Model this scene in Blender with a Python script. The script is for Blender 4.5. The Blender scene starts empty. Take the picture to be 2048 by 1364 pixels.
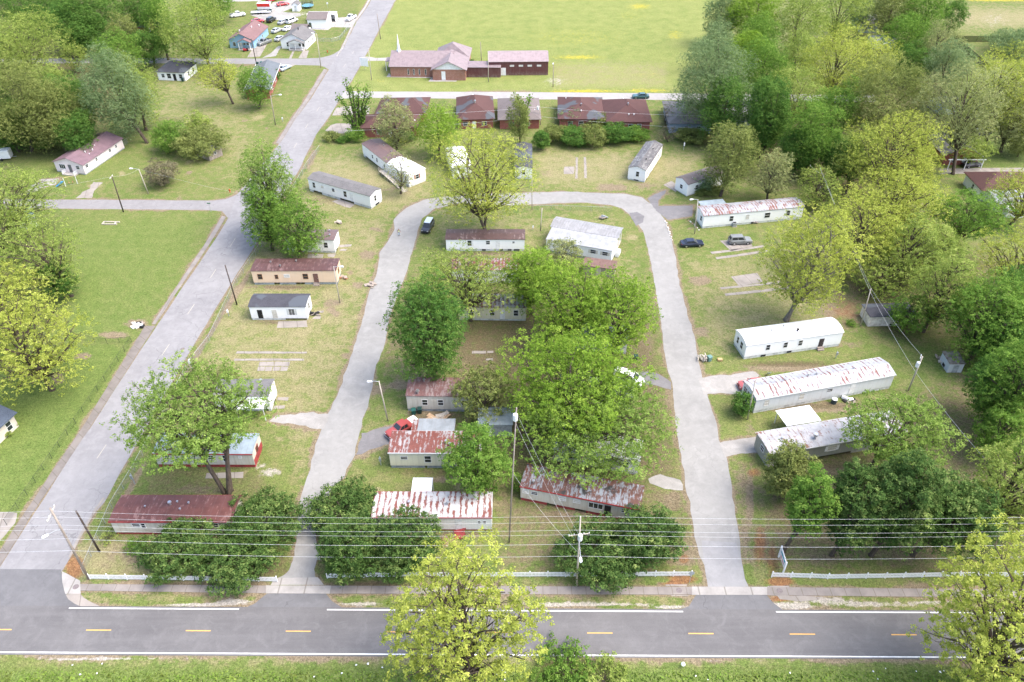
import bpy, math, random
import numpy as np
from mathutils import Vector, Matrix

random.seed(7); RNG = np.random.default_rng(11)
SC = bpy.context.scene

# ---------------------------------------------------------------- camera
F, PITCH, ROLL, HCAM = 1567.6, math.radians(38.4185), math.radians(-0.439), 86.6   # focal length in px of a 2048 px wide frame
FW = Vector((0, math.cos(PITCH), -math.sin(PITCH))); UP0 = Vector((0, math.sin(PITCH), math.cos(PITCH))); RT0 = Vector((1, 0, 0))
RT = RT0 * math.cos(ROLL) + UP0 * math.sin(ROLL)
UP = -RT0 * math.sin(ROLL) + UP0 * math.cos(ROLL)
cam_d = bpy.data.cameras.new('camera'); cam = bpy.data.objects.new('camera', cam_d)
SC.collection.objects.link(cam)
cam.matrix_world = Matrix(((RT.x, UP.x, -FW.x, 0), (RT.y, UP.y, -FW.y, 0), (RT.z, UP.z, -FW.z, HCAM), (0, 0, 0, 1)))
cam_d.sensor_width = 36; cam_d.lens = F / 2048 * 36; cam_d.clip_start = 1; cam_d.clip_end = 4000
SC.camera = cam

# ---------------------------------------------------------------- light
SUN_EL, SUN_AZ = math.radians(60), math.radians(98)     # azimuth measured from +y (away from the camera) towards +x
w = bpy.data.worlds.new('World'); SC.world = w; w.use_nodes = True
wn = w.node_tree; wn.nodes.clear()
sky = wn.nodes.new('ShaderNodeTexSky'); sky.sky_type = 'NISHITA'; sky.sun_disc = False
sky.sun_elevation = SUN_EL; sky.sun_rotation = SUN_AZ; sky.air_density = 1.0; sky.dust_density = 4.0; sky.ozone_density = 1.0
bgn = wn.nodes.new('ShaderNodeBackground'); bgn.inputs['Strength'].default_value = 0.15
wo = wn.nodes.new('ShaderNodeOutputWorld')
wn.links.new(sky.outputs[0], bgn.inputs['Color']); wn.links.new(bgn.outputs[0], wo.inputs['Surface'])
sl = bpy.data.lights.new('sun', 'SUN'); sl.energy = 0.95; sl.angle = math.radians(40); sl.color = (1, .96, .9)
so = bpy.data.objects.new('sun', sl); SC.collection.objects.link(so)
sd = Vector((math.sin(SUN_AZ) * math.cos(SUN_EL), math.cos(SUN_AZ) * math.cos(SUN_EL), math.sin(SUN_EL)))
so.rotation_euler = sd.to_track_quat('Z', 'Y').to_euler(); so.location = (0, 150, 150)
vs = SC.view_settings; vs.view_transform = 'Standard'; vs.look = 'None'; vs.gamma = 1; vs.use_curve_mapping = False
vs.exposure = 1.76
SC.cycles.use_denoising = True
SC.cycles.max_bounces = 6; SC.cycles.diffuse_bounces = 3; SC.cycles.transmission_bounces = 4; SC.cycles.transparent_max_bounces = 8

# ---------------------------------------------------------------- where things stand: a pixel of the 2048 px photograph -> a point of the flat ground
def ray(u, v):
    return (RT * ((u - 1024) / F) + UP * ((682 - v) / F) + FW)
def G(u, v, z=0.0):
    d = ray(u, v); t = (z - HCAM) / d.z
    return Vector((d.x * t, d.y * t, z))
def at_depth(u, v, y):                 # the point of the sight line that stands above the ground line y
    d = ray(u, v); t = y / d.y
    return Vector((d.x * t, y, HCAM + d.z * t))
def px(p):
    q = Vector(p) - Vector((0, 0, HCAM)); z = q.dot(FW)
    return 1024 + F * q.dot(RT) / z, 682 - F * q.dot(UP) / z, z
def GN(u, v):                          # numpy version on arrays
    u = np.asarray(u, float); v = np.asarray(v, float); a = (u - 1024) / F; b = (682 - v) / F
    d = [RT[i] * a + UP[i] * b + FW[i] for i in range(3)]; t = -HCAM / d[2]
    return d[0] * t, d[1] * t
def PN(x, y):
    q = [x, y, -HCAM]; dot = lambda A: q[0] * A[0] + q[1] * A[1] + q[2] * A[2]
    z = dot(FW); return 1024 + F * dot(RT) / z, 682 - F * dot(UP) / z

# ---------------------------------------------------------------- objects
def tag(o, label=None, cat=None, group=None, kind=None):
    if label: o['label'] = label
    if cat: o['category'] = cat
    if group: o['group'] = group
    if kind: o['kind'] = kind
    return o
def thing(name, label, cat, loc=(0, 0, 0), rz=0.0, group=None):
    o = bpy.data.objects.new(name, None); o.empty_display_size = .3
    SC.collection.objects.link(o); o.location = loc; o.rotation_euler = (0, 0, rz)
    return tag(o, label, cat, group)
def link(name, me, mat=None, parent=None):
    o = bpy.data.objects.new(name, me); SC.collection.objects.link(o)
    if mat is not None and not me.materials: me.materials.append(mat)
    if parent is not None: o.parent = parent
    return o

class MB:
    """collects boxes, tubes and faces; build() links them as one mesh object"""
    def __init__(s): s.v = []; s.f = []
    def face(s, pts):
        n = len(s.v); s.v += [tuple(p) for p in pts]; s.f.append(tuple(range(n, n + len(pts)))); return s
    def box(s, x0, y0, z0, x1, y1, z1, M4=None):
        n = len(s.v)
        P = [(x0, y0, z0), (x1, y0, z0), (x1, y1, z0), (x0, y1, z0), (x0, y0, z1), (x1, y0, z1), (x1, y1, z1), (x0, y1, z1)]
        if M4 is not None: P = [tuple(M4 @ Vector(p)) for p in P]
        s.v += P
        s.f += [tuple(n + i for i in q) for q in ((0, 3, 2, 1), (4, 5, 6, 7), (0, 1, 5, 4), (1, 2, 6, 5), (2, 3, 7, 6), (3, 0, 4, 7))]
        return s
    def tube(s, pts, r, n=6, caps=True):
        pts = [Vector(p) for p in pts]
        if not hasattr(r, '__len__'): r = [r] * len(pts)
        base = len(s.v)
        for i, p in enumerate(pts):
            t = (pts[min(i + 1, len(pts) - 1)] - pts[max(i - 1, 0)]).normalized()
            a = t.cross(Vector((0, 0, 1) if abs(t.z) < .9 else (0, 1, 0))).normalized()
            b = t.cross(a)
            for k in range(n):
                th = 2 * math.pi * k / n
                s.v.append(tuple(p + (a * math.cos(th) + b * math.sin(th)) * r[i]))
        for i in range(len(pts) - 1):
            for k in range(n):
                k2 = (k + 1) % n; A = base + i * n
                s.f.append((A + k, A + k2, A + n + k2, A + n + k))
        if caps:
            s.f.append(tuple(base + k for k in range(n))[::-1]); s.f.append(tuple(base + (len(pts) - 1) * n + k for k in range(n)))
        return s
    def prism(s, prof, x0, x1, ax='x'):
        """closed profile of (p, q) pulled along x (p=y, q=z), along y (p=x, q=z) or along z (p=x, q=y)"""
        mk = {'x': lambda t, p: (t, p[0], p[1]), 'y': lambda t, p: (p[0], t, p[1]), 'z': lambda t, p: (p[0], p[1], t)}[ax]
        n = len(s.v); m = len(prof)
        s.v += [mk(x0, p) for p in prof] + [mk(x1, p) for p in prof]
        s.f.append(tuple(n + i for i in range(m))[::-1]); s.f.append(tuple(n + m + i for i in range(m)))
        for i in range(m):
            j = (i + 1) % m; s.f.append((n + i, n + j, n + m + j, n + m + i))
        return s
    def lathe(s, prof, c=(0, 0, 0), n=14):
        """(radius, z) turned round the z axis"""
        base = len(s.v)
        for r, z in prof:
            for k in range(n):
                th = 2 * math.pi * k / n; s.v.append((c[0] + r * math.cos(th), c[1] + r * math.sin(th), c[2] + z))
        for i in range(len(prof) - 1):
            for k in range(n):
                k2 = (k + 1) % n; A = base + i * n; s.f.append((A + k, A + k2, A + n + k2, A + n + k))
        s.f.append(tuple(base + k for k in range(n))[::-1]); s.f.append(tuple(base + (len(prof) - 1) * n + k for k in range(n)))
        return s
    def build(s, name, mat, parent=None, smooth=False, fix=True, bevel=0):
        me = bpy.data.meshes.new(name); me.from_pydata(s.v, [], s.f); me.update()
        if fix:
            import bmesh
            bm = bmesh.new(); bm.from_mesh(me); bmesh.ops.recalc_face_normals(bm, faces=bm.faces)
            if bevel: bmesh.ops.bevel(bm, geom=bm.edges[:], offset=bevel, segments=2, affect='EDGES', clamp_overlap=True)
            bm.to_mesh(me); bm.free()
        if smooth:
            me.polygons.foreach_set('use_smooth', np.ones(len(me.polygons), bool))
        return link(name, me, mat, parent)

# ---------------------------------------------------------------- materials
class NT:
    def __init__(s, name):
        s.m = bpy.data.materials.new(name); s.m.use_nodes = True; s.t = s.m.node_tree; s.t.nodes.clear()
        s.out = s.t.nodes.new('ShaderNodeOutputMaterial')
    def n(s, typ, **kw):
        nd = s.t.nodes.new('ShaderNode' + typ)
        for k, v in kw.items(): setattr(nd, k, v)
        return nd
    def l(s, a, b): s.t.links.new(a, b)
    def put(s, sock, val):
        if hasattr(val, 'links') or hasattr(val, 'is_output'): s.l(val, sock)
        elif isinstance(val, (tuple, list)) and len(val) == 3 and sock.type == 'RGBA': sock.default_value = (*val, 1)
        else: sock.default_value = val
    def coord(s, kind='Object', stretch=None, rot=None):
        c = s.n('TexCoord').outputs[kind]
        if stretch is None and rot is None: return c
        m = s.n('Mapping'); s.l(c, m.inputs[0])
        if stretch: m.inputs['Scale'].default_value = stretch
        if rot: m.inputs['Rotation'].default_value = rot
        return m.outputs[0]
    def noise(s, vec, scale, detail=3, rough=.55, dist=0):
        q = s.n('TexNoise'); s.l(vec, q.inputs['Vector']); q.inputs['Scale'].default_value = scale
        q.inputs['Detail'].default_value = detail; q.inputs['Roughness'].default_value = rough; q.inputs['Distortion'].default_value = dist
        return q.outputs[0]
    def rng(s, x, a, b, c=0., d=1., smooth=False):
        q = s.n('MapRange'); q.clamp = True
        if smooth: q.interpolation_type = 'SMOOTHSTEP'
        s.put(q.inputs[0], x)
        for i, v in enumerate((a, b, c, d)): q.inputs[i + 1].default_value = v
        return q.outputs[0]
    def math(s, op, a, b=0.):
        q = s.n('Math', operation=op); s.put(q.inputs[0], a); s.put(q.inputs[1], b); return q.outputs[0]
    def mix(s, f, a, b, mode='MIX'):
        q = s.n('Mix', data_type='RGBA', blend_type=mode); s.put(q.inputs[0], f); s.put(q.inputs[6], a); s.put(q.inputs[7], b); return q.outputs[2]
    def wave(s, vec, scale, dirn='X', dist=0, profile='SIN'):
        q = s.n('TexWave', wave_type='BANDS', bands_direction=dirn, wave_profile=profile); s.l(vec, q.inputs[0]); q.inputs['Scale'].default_value = scale
        q.inputs['Distortion'].default_value = dist; return q.outputs['Fac']
    def attr(s, name):
        q = s.n('Attribute'); q.attribute_name = name; return q
    def bump(s, h, strength=.3, dist=.05):
        q = s.n('Bump'); q.inputs['Strength'].default_value = strength; q.inputs['Distance'].default_value = dist; s.put(q.inputs['Height'], h); return q.outputs[0]
    def bsdf(s, col, rough=.85, metal=0., spec=.3, normal=None, coat=0.):
        b = s.n('BsdfPrincipled'); s.put(b.inputs['Base Color'], col); s.put(b.inputs['Roughness'], rough)
        b.inputs['Metallic'].default_value = metal; b.inputs['Specular IOR Level'].default_value = spec
        if coat: b.inputs['Coat Weight'].default_value = coat; b.inputs['Coat Roughness'].default_value = .05
        if normal is not None: s.l(normal, b.inputs['Normal'])
        s.l(b.outputs[0], s.out.inputs[0]); return b

MATS = {}
def plain(name, c, c2=None, scale=2.0, rough=.8, spec=.3, metal=0., lo=.4, hi=.65, stretch=None, coat=0., fine=.1):
    """a worn, slightly mottled surface"""
    if name in MATS: return MATS[name]
    t = NT(name); vec = t.coord('Object', stretch)
    if c2 is None: c2 = tuple(x * .72 for x in c)
    col = t.mix(t.rng(t.noise(vec, scale, 4, .6), lo, hi), c, c2)
    if fine:
        k = t.rng(t.noise(t.coord('Object'), 9 * max(scale, .5), 2), .3, .7, 1 - fine, 1 + fine); v = t.n('HueSaturation'); t.put(v.inputs['Color'], col); t.l(k, v.inputs['Value']); col = v.outputs[0]
    t.bsdf(col, rough, metal, spec, coat=coat); MATS[name] = t.m; return t.m

def siding(name, c, dirt=(.42, .38, .32), amount=.25, seam=1.2, vert=True, lines=.12):
    """wall cladding with seams and grime"""
    if name in MATS: return MATS[name]
    t = NT(name); o = t.coord('Object')
    st = t.noise(t.coord('Object', (1.5, 1.5, .25)), 1.3, 4, .65)
    sp = t.n('SeparateXYZ'); t.l(o, sp.inputs[0])
    src = t.math('ADD', sp.outputs[0], sp.outputs[1]) if vert else sp.outputs[2]
    fr = t.math('FRACT', t.math('MULTIPLY', src, seam))
    seamk = t.math('LESS_THAN', fr, .07)
    col = t.mix(t.math('MULTIPLY', t.rng(st, .45, .75), amount), c, dirt)
    low = t.rng(sp.outputs[2], .2, 1.3, .35, 0.)
    col = t.mix(t.math('MULTIPLY', low, t.rng(t.noise(o, 2.2), .35, .7)), col, dirt)
    col = t.mix(t.math('MULTIPLY', seamk, lines), col, (.1, .1, .1))
    t.bsdf(col, .55, 0, .35, t.bump(fr, .15, .02)); MATS[name] = t.m; return t.m

def metal_roof(name, base, rust=(.26, .075, .04), amount=.5, seam=.55, stripes=1., dark=0., base2=None):
    """sheet metal running across the roof, rusting in bands between its seams (object x runs along the ridge)"""
    if name in MATS: return MATS[name]
    t = NT(name); o = t.coord('Object'); sp = t.n('SeparateXYZ'); t.l(o, sp.inputs[0])
    X = sp.outputs[0]
    b = t.mix(t.rng(t.noise(o, .9, 4), .4, .65), base, base2 or tuple(x * .78 for x in base))
    n1 = t.noise(t.coord('Object', (2.6, .55, .5)), 1.3, 5, .72, .5); band = t.noise(t.coord('Object', (.55, .25, .2)), 1.0, 2); bl = t.noise(o, 1.1, 4, .65)
    tri = t.math('SUBTRACT', t.math('MULTIPLY', t.math('ABSOLUTE', t.math('SUBTRACT', t.math('FRACT', t.math('ADD', t.math('MULTIPLY', X, 1 / seam), t.math('MULTIPLY', bl, .35))), .5)), 2.), .5)
    m = t.math('ADD', t.math('ADD', n1, t.math('MULTIPLY', t.math('SUBTRACT', band, .5), .35)), t.math('ADD', t.math('MULTIPLY', tri, .16 * stripes), t.math('MULTIPLY', t.math('SUBTRACT', bl, .5), .5)))
    thr = .5 + (.5 - amount) * .42
    rmask = t.rng(m, thr - .045, thr + .045)
    rc = t.mix(t.rng(t.noise(o, 3.5, 4), .35, .7), rust, tuple(x * 1.35 for x in rust))
    col = t.mix(rmask, b, rc)
    if dark:
        col = t.mix(t.math('MULTIPLY', t.rng(t.noise(o, .55, 3), .58, .64), dark), col, (.03, .03, .03))
    fr = t.math('FRACT', t.math('MULTIPLY', X, 1 / seam)); sk = t.math('LESS_THAN', fr, .09)
    col = t.mix(t.math('MULTIPLY', sk, .16), col, (.12, .1, .1))
    t.bsdf(col, .5, 0, .35, t.bump(sk, .4, .03)); MATS[name] = t.m; return t.m

def shingle(name, c, c2=None, patch=None, scale=.5):
    if name in MATS: return MATS[name]
    t = NT(name); o = t.coord('Object'); c2 = c2 or tuple(x * .6 for x in c)
    col = t.mix(t.rng(t.noise(o, scale, 4, .65), .38, .66), c, c2)
    col = t.mix(t.rng(t.noise(t.coord('Object', (3, 6, 6)), 1.6, 2), .35, .7, 0, .55), col, tuple(x * 1.6 for x in c))
    if patch: col = t.mix(t.rng(t.noise(o, .22, 2), .55, .6), col, patch)
    t.bsdf(col, .9, 0, .2, t.bump(t.noise(o, 12, 2), .4, .03)); MATS[name] = t.m; return t.m

def brick(name, c1, c2, mortar):
    if name in MATS: return MATS[name]
    t = NT(name); o = t.coord('Object'); sp = t.n('SeparateXYZ'); t.l(o, sp.inputs[0])
    cb = t.n('CombineXYZ'); t.l(t.math('ADD', sp.outputs[0], sp.outputs[1]), cb.inputs[0]); t.l(sp.outputs[2], cb.inputs[1])
    q = t.n('TexBrick'); t.l(cb.outputs[0], q.inputs['Vector']); q.inputs['Scale'].default_value = 2.2
    for k, v in (('Color1', c1), ('Color2', c2), ('Mortar', mortar)): q.inputs[k].default_value = (*v, 1)
    col = t.mix(t.rng(t.noise(o, 1.2, 3), .35, .7, 0, .6), q.outputs[0], tuple(x * .7 for x in c1))
    t.bsdf(col, .9, 0, .2); MATS[name] = t.m; return t.m

def see_through(name, c, alpha, scale=9.0):
    """woven wire: a diagonal mesh with open gaps"""
    if name in MATS: return MATS[name]
    t = NT(name); b = t.bsdf(c, .5, .6, .4); tr = t.n('BsdfTransparent'); mx = t.n('MixShader')
    mx.inputs[0].default_value = alpha
    t.l(tr.outputs[0], mx.inputs[1]); t.l(b.outputs[0], mx.inputs[2]); t.l(mx.outputs[0], t.out.inputs[0]); MATS[name] = t.m; return t.m

def leafmat(name, dark, mid, light, trans=.35):
    if name in MATS: return MATS[name]
    t = NT(name); a = t.attr('tone').outputs['Fac']
    r = t.n('ValToRGB'); t.l(a, r.inputs[0]); e = r.color_ramp.elements
    e[0].position = .0; e[0].color = (*dark, 1); e[1].position = 1.; e[1].color = (*light, 1)
    m = e.new(.5); m.color = (*mid, 1)
    d = t.n('BsdfDiffuse'); t.l(r.outputs[0], d.inputs[0]); tl = t.n('BsdfTranslucent')
    t.l(t.mix(1., r.outputs[0], (.95, 1.0, .75), 'MULTIPLY'), tl.inputs[0])
    mx = t.n('MixShader'); mx.inputs[0].default_value = trans
    t.l(d.outputs[0], mx.inputs[1]); t.l(tl.outputs[0], mx.inputs[2]); t.l(mx.outputs[0], t.out.inputs[0]); MATS[name] = t.m; return t.m

WHITE = siding('white_siding', (.86, .86, .85), amount=.15)
WHITE2 = siding('white_lap_siding', (.88, .88, .885), amount=.05, vert=False, seam=4.5, lines=.1)
CREAM = siding('cream_siding', (.70, .67, .52), amount=.3)
TAN = siding('tan_metal_siding', (.58, .55, .48), dirt=(.35, .27, .18), amount=.45)
PEACH = siding('peach_siding', (.80, .60, .43), amount=.15, vert=False, seam=4.0)
GREYW = siding('grey_siding', (.26, .27, .24), amount=.3, vert=False, seam=4.0)
PALEBLUE = siding('pale_blue_siding', (.55, .66, .76), amount=.15, vert=False, seam=4)
BLUE = siding('blue_siding', (.26, .45, .60), amount=.15, vert=False, seam=4)
SLATEBLUE = siding('slate_blue_siding', (.30, .37, .46), amount=.2, vert=False, seam=4)
PINKW = siding('pink_white_siding', (.76, .66, .66), amount=.15, vert=False, seam=4)
SKIRTW = plain('white_skirting_paint', (.66, .68, .68), (.42, .43, .42), 1.5)
SKIRTR = plain('red_skirting_paint', (.33, .05, .05), (.2, .04, .04), 1.5)
SKIRTG = plain('grey_block', (.32, .36, .38), (.2, .22, .24), 2.0)
TRIM = plain('white_trim', (.8, .8, .8), (.68, .68, .68), 2)
TRIMR = plain('red_trim', (.35, .05, .05), None, 2)
TRIMB = plain('brown_trim', (.35, .16, .09), None, 2)
GLASS = NT('window_glass'); GLASS.bsdf((.025, .03, .035), .08, 0, .6); GLASS = GLASS.m
BOARD = plain('boarded_window', (.62, .60, .55), (.5, .46, .4), 3)
DARK = plain('dark_opening', (.02, .02, .02), None, 3)
BLACK = plain('black_rubber', (.02, .02, .02), None, 5)
CHROME = plain('bright_metal', (.6, .6, .62), (.45, .45, .47), 5, .3, .5, .8)
ALU = plain('aluminium', (.75, .77, .8), (.62, .64, .67), 4, .4, .5, .3)
WOODG = plain('weathered_wood', (.34, .29, .25), (.2, .165, .14), 1.5, stretch=(4, 4, .4))
WOODD = plain('creosoted_wood', (.08, .06, .05), (.045, .035, .03), 1.5, stretch=(4, 4, .4))
WOODP = plain('pale_wood', (.50, .45, .38), (.36, .32, .27), 1.5, stretch=(4, 4, .4))
CONC = plain('concrete', (.44, .41, .38), (.31, .28, .26), .9, .9, .2, lo=.38, hi=.7)
GALV = plain('galvanised_post', (.42, .45, .47), (.3, .32, .34), 3, .5, .4, .4)
BARK = plain('bark', (.115, .09, .07), (.06, .048, .038), 2.0, .95, .1, stretch=(3, 3, .6))
BARKP = plain('pale_bark', (.23, .20, .17), (.13, .11, .09), 2.0, .95, .1, stretch=(3, 3, .6))
# ================================================================ the ground
def resample(pts, n):
    x, y = GN([p[0] for p in pts], [p[1] for p in pts])
    s = np.concatenate([[0], np.cumsum(np.hypot(np.diff(x), np.diff(y)))])
    q = np.linspace(0, s[-1], n); return np.stack([np.interp(q, s, x), np.interp(q, s, y)], 1)
def wobble(n, amp, step=3, seed=0):
    r = np.random.default_rng(seed); k = r.normal(0, amp, n // step + 3); return np.interp(np.arange(n) / step, np.arange(len(k)), k)
RIBBONS = []
def ribbon(name, left, right, mat, z, n=160, rough=0.0, cols=4, seed=1, label=None, edge=True, thick=0):
    L = resample(left, n); R = resample(right, n)
    d = R - L; wd = np.linalg.norm(d, axis=1, keepdims=True); d /= np.maximum(wd, 1e-6)
    L = L - d * wobble(n, rough, 2, seed)[:, None]; R = R + d * wobble(n, rough, 2, seed + 5)[:, None]
    V = []; Fc = []
    for i in range(n):
        for k in range(cols + 1):
            p = L[i] + (R[i] - L[i]) * k / cols; V.append((p[0], p[1], z))
    for i in range(n - 1):
        for k in range(cols):
            a = i * (cols + 1) + k; Fc.append((a, a + 1, a + cols + 2, a + cols + 1))
    b = MB(); b.v = V; b.f = Fc
    if thick:
        loop = [tuple(p) for p in L] + [tuple(p) for p in R[::-1]]
        for i in range(len(loop)):
            j = (i + 1) % len(loop); b.face([(loop[i][0], loop[i][1], z), (loop[j][0], loop[j][1], z), (loop[j][0], loop[j][1], -.02), (loop[i][0], loop[i][1], -.02)])
    o = b.build(name, mat); tag(o, kind='structure')
    me = o.data; up = sum(p.normal.z for p in me.polygons)
    if up < 0: me.flip_normals()
    if edge: RIBBONS.append(np.concatenate([L, R[::-1]]))
    return o
def patch(name, pts, mat, z, rough=.05, seed=0, edge=False, thick=0):
    """a flat polygon with a slightly broken outline"""
    x, y = GN([p[0] for p in pts], [p[1] for p in pts]); P = []
    r = np.random.default_rng(seed + 5000 + int(pts[0][0]))
    for i in range(len(x)):
        j = (i + 1) % len(x); m = max(1, int(math.hypot(x[j] - x[i], y[j] - y[i]) / .8))
        for k in range(m):
            P.append((x[i] + (x[j] - x[i]) * k / m + r.normal(0, rough), y[i] + (y[j] - y[i]) * k / m + r.normal(0, rough)))
    b = MB(); b.face([(p[0], p[1], z) for p in P])
    if thick: 
        for i in range(len(P)):
            j = (i + 1) % len(P); b.face([(*P[i], z), (*P[j], z), (*P[j], -.02), (*P[i], -.02)])
    o = b.build(name, mat); tag(o, kind='structure')
    if not thick and o.data.polygons[0].normal.z < 0: o.data.flip_normals()
    if edge: RIBBONS.append(np.array(P))
    return o

def asphalt(name, c, c2, crack=.5, along=None, grain=.12, tracks=None):
    t = NT(name); o = t.coord('Object')
    col = t.mix(t.rng(t.noise(o, .12, 4, .6), .35, .68), c, c2)
    col = t.mix(t.rng(t.noise(t.coord('Object', along or (1, 1, 1)), .9, 4, .65), .42, .7, 0, .35), col, tuple(x * 1.25 for x in c))
    col = t.mix(t.rng(t.noise(o, 26, 2, .7), .3, .7, 0, grain * 2), col, tuple(x * .55 for x in c2))
    col = t.mix(t.rng(t.noise(o, .45, 5, .75, .8), .5, .68, 0, .45), col, tuple(x * 1.16 for x in c))
    col = t.mix(t.rng(t.noise(o, 2.2, 4, .8), .54, .74, 0, .4), col, tuple(x * .72 for x in c2))
    if crack:
        q = t.n('TexVoronoi', feature='DISTANCE_TO_EDGE'); q.inputs['Scale'].default_value = .22
        mp = t.n('VectorMath', operation='ADD'); t.l(o, mp.inputs[0])
        nz = t.n('TexNoise'); t.l(o, nz.inputs['Vector']); nz.inputs['Scale'].default_value = .8
        sc = t.n('VectorMath', operation='SCALE'); t.l(nz.outputs['Color'], sc.inputs[0]); sc.inputs['Scale'].default_value = 1.6; t.l(sc.outputs[0], mp.inputs[1])
        t.l(mp.outputs[0], q.inputs['Vector'])
        k = t.math('MULTIPLY', t.rng(q.outputs['Distance'], .004, .012, 1, 0), t.rng(t.noise(o, .09), .45, .6, 0, crack))
        col = t.mix(k, col, tuple(x * .5 for x in c2))
    t.bsdf(col, .9, 0, .2, t.bump(t.noise(o, 18, 2), .25, .02)); return t.m
PARK = asphalt('worn_pale_asphalt', (0.278, 0.273, 0.261), (0.225, 0.221, 0.212), .22)
SIDE = asphalt('grey_asphalt', (0.245, 0.24, 0.242), (0.198, 0.193, 0.198), .5, grain=.08)
HIGH = asphalt('highway_asphalt', (0.161, 0.156, 0.156), (0.123, 0.119, 0.121), 0, (.08, 1.1, 1), grain=.22)
CROSS = asphalt('cross_street_asphalt', (0.236, 0.228, 0.229), (0.199, 0.192, 0.192), .4, grain=.08)
CONCRD = asphalt('pale_concrete_road', (0.318, 0.303, 0.289), (0.266, 0.255, 0.248), .3, grain=.06)
APRON = asphalt('dark_apron_asphalt', (0.156, 0.154, 0.158), (0.125, 0.124, 0.128), .5)
GRAVEL = asphalt('gravel', (.36, .345, .325), (.25, .24, .222), 0, grain=.3)
GRAVELD = asphalt('dark_gravel', (0.198, 0.192, 0.195), (0.144, 0.139, 0.143), 0, grain=.25)
def slabs(name, c, joint):
    t = NT(name); o = t.coord('Object')
    col = t.mix(t.rng(t.noise(o, .5, 4, .6), .35, .7), c, tuple(x * .68 for x in c))
    sp = t.n('SeparateXYZ'); t.l(o, sp.inputs[0])
    a = t.math('FRACT', t.math('MULTIPLY', t.math('ADD', sp.outputs[0], t.math('MULTIPLY', sp.outputs[1], joint[1])), joint[0]))
    col = t.mix(t.math('MULTIPLY', t.math('LESS_THAN', a, .05), .55), col, (.1, .085, .06))
    col = t.mix(t.rng(t.noise(o, 14, 2), .3, .7, 0, .25), col, tuple(x * .6 for x in c))
    t.bsdf(col, .9, 0, .2); return t.m
WALK = slabs('pavement_slabs', (0.266, 0.24, 0.222), (.55, 0))
WALKD = slabs('old_pavement_slabs', (0.215, 0.192, 0.174), (.3, 1.2))
PADM = slabs('pad_concrete', (0.311, 0.281, 0.252), (.4, .3))
PADW = slabs('bright_concrete', (0.37, 0.351, 0.329), (.3, 0))

# highway: straight strip, carried well past both sides of the frame
def hline(v0, v1, u0=0, u1=2048, ext=160):
    a, b = G(u0, v0), G(u1, v1); d = (b - a).normalized(); return a - d * ext, b + d * ext
def strip(name, a, b, mat, z, n=2, edge=False, thick=0):
    A0, A1 = a; B0, B1 = b; bb = MB()
    for i in range(n):
        s, t = i / n, (i + 1) / n
        bb.face([A0.lerp(A1, s).to_tuple()[:2] + (z,), A0.lerp(A1, t).to_tuple()[:2] + (z,), B0.lerp(B1, t).to_tuple()[:2] + (z,), B0.lerp(B1, s).to_tuple()[:2] + (z,)])
    if thick:
        for p, q in ((A0, A1), (B1, B0), (A1, B1), (B0, A0)):
            bb.face([(p.x, p.y, z), (q.x, q.y, z), (q.x, q.y, -.02), (p.x, p.y, -.02)])
    o = bb.build(name, mat, fix=bool(thick)); tag(o, kind='structure')
    if not thick and o.data.polygons[0].normal.z < 0: o.data.flip_normals()
    if edge: RIBBONS.append(np.array([A0[:2], A1[:2], B1[:2], B0[:2]]))
    return o
HN = hline(1211.5, 1221.5); HS = hline(1309.5, 1319.5)
strip('highway', HS, HN, HIGH, .016, 40, edge=True)
PAINTW = plain('white_road_paint', (.78, .78, .76), (.62, .62, .6), 1.2, lo=.45, hi=.75)
PAINTY = plain('yellow_road_paint', (.60, .34, .10), (.48, .29, .11), 1.5, lo=.45, hi=.75)
PAINTO = plain('worn_yellow_paint', (.38, .355, .29), (.29, .275, .245), 1.5, lo=.4, hi=.7)
def paintline(name, u0, v0, u1, v1, wid, mat, z=.020, e0=0, e1=0):
    a, b = G(u0, v0), G(u1, v1); d = (b - a).normalized(); a = a - d * e0; b = b + d * e1; nrm = Vector((-d.y, d.x, 0)) * wid / 2
    m = max(1, int((b - a).length / 6)); bb = MB()
    for i in range(m):
        p, q = a.lerp(b, i / m), a.lerp(b, (i + 1) / m)
        bb.face([(p - nrm).to_tuple()[:2] + (z,), (q - nrm).to_tuple()[:2] + (z,), (q + nrm).to_tuple()[:2] + (z,), (p + nrm).to_tuple()[:2] + (z,)])
    return tag(bb.build(name, mat, fix=False), kind='structure')
paintline('road_edge_line', 138, 1216.2, 478, 1218.4, .15, PAINTW)
paintline('road_edge_line', 654, 1219.4, 1366, 1223.2, .15, PAINTW)
paintline('road_edge_line', 1552, 1223.8, 2048, 1225.8, .15, PAINTW, e1=160)
paintline('road_edge_line', 0, 1304.6, 2048, 1315.2, .15, PAINTW, e0=160, e1=160)
a0, a1 = G(172.5, 1260.2), G(1782, 1269.4); dd = (a1 - a0).normalized()
for k in range(-3, 14):
    p = a0 + dd * 12.19 * k; q = p + dd * 3.05; n_ = Vector((-dd.y, dd.x, 0)) * .075; b = MB()
    b.face([(*(p - n_)[:2], .020), (*(q - n_)[:2], .020), (*(q + n_)[:2], .020), (*(p + n_)[:2], .020)])
    tag(b.build('centre_dash', PAINTY, fix=False), kind='structure')

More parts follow.
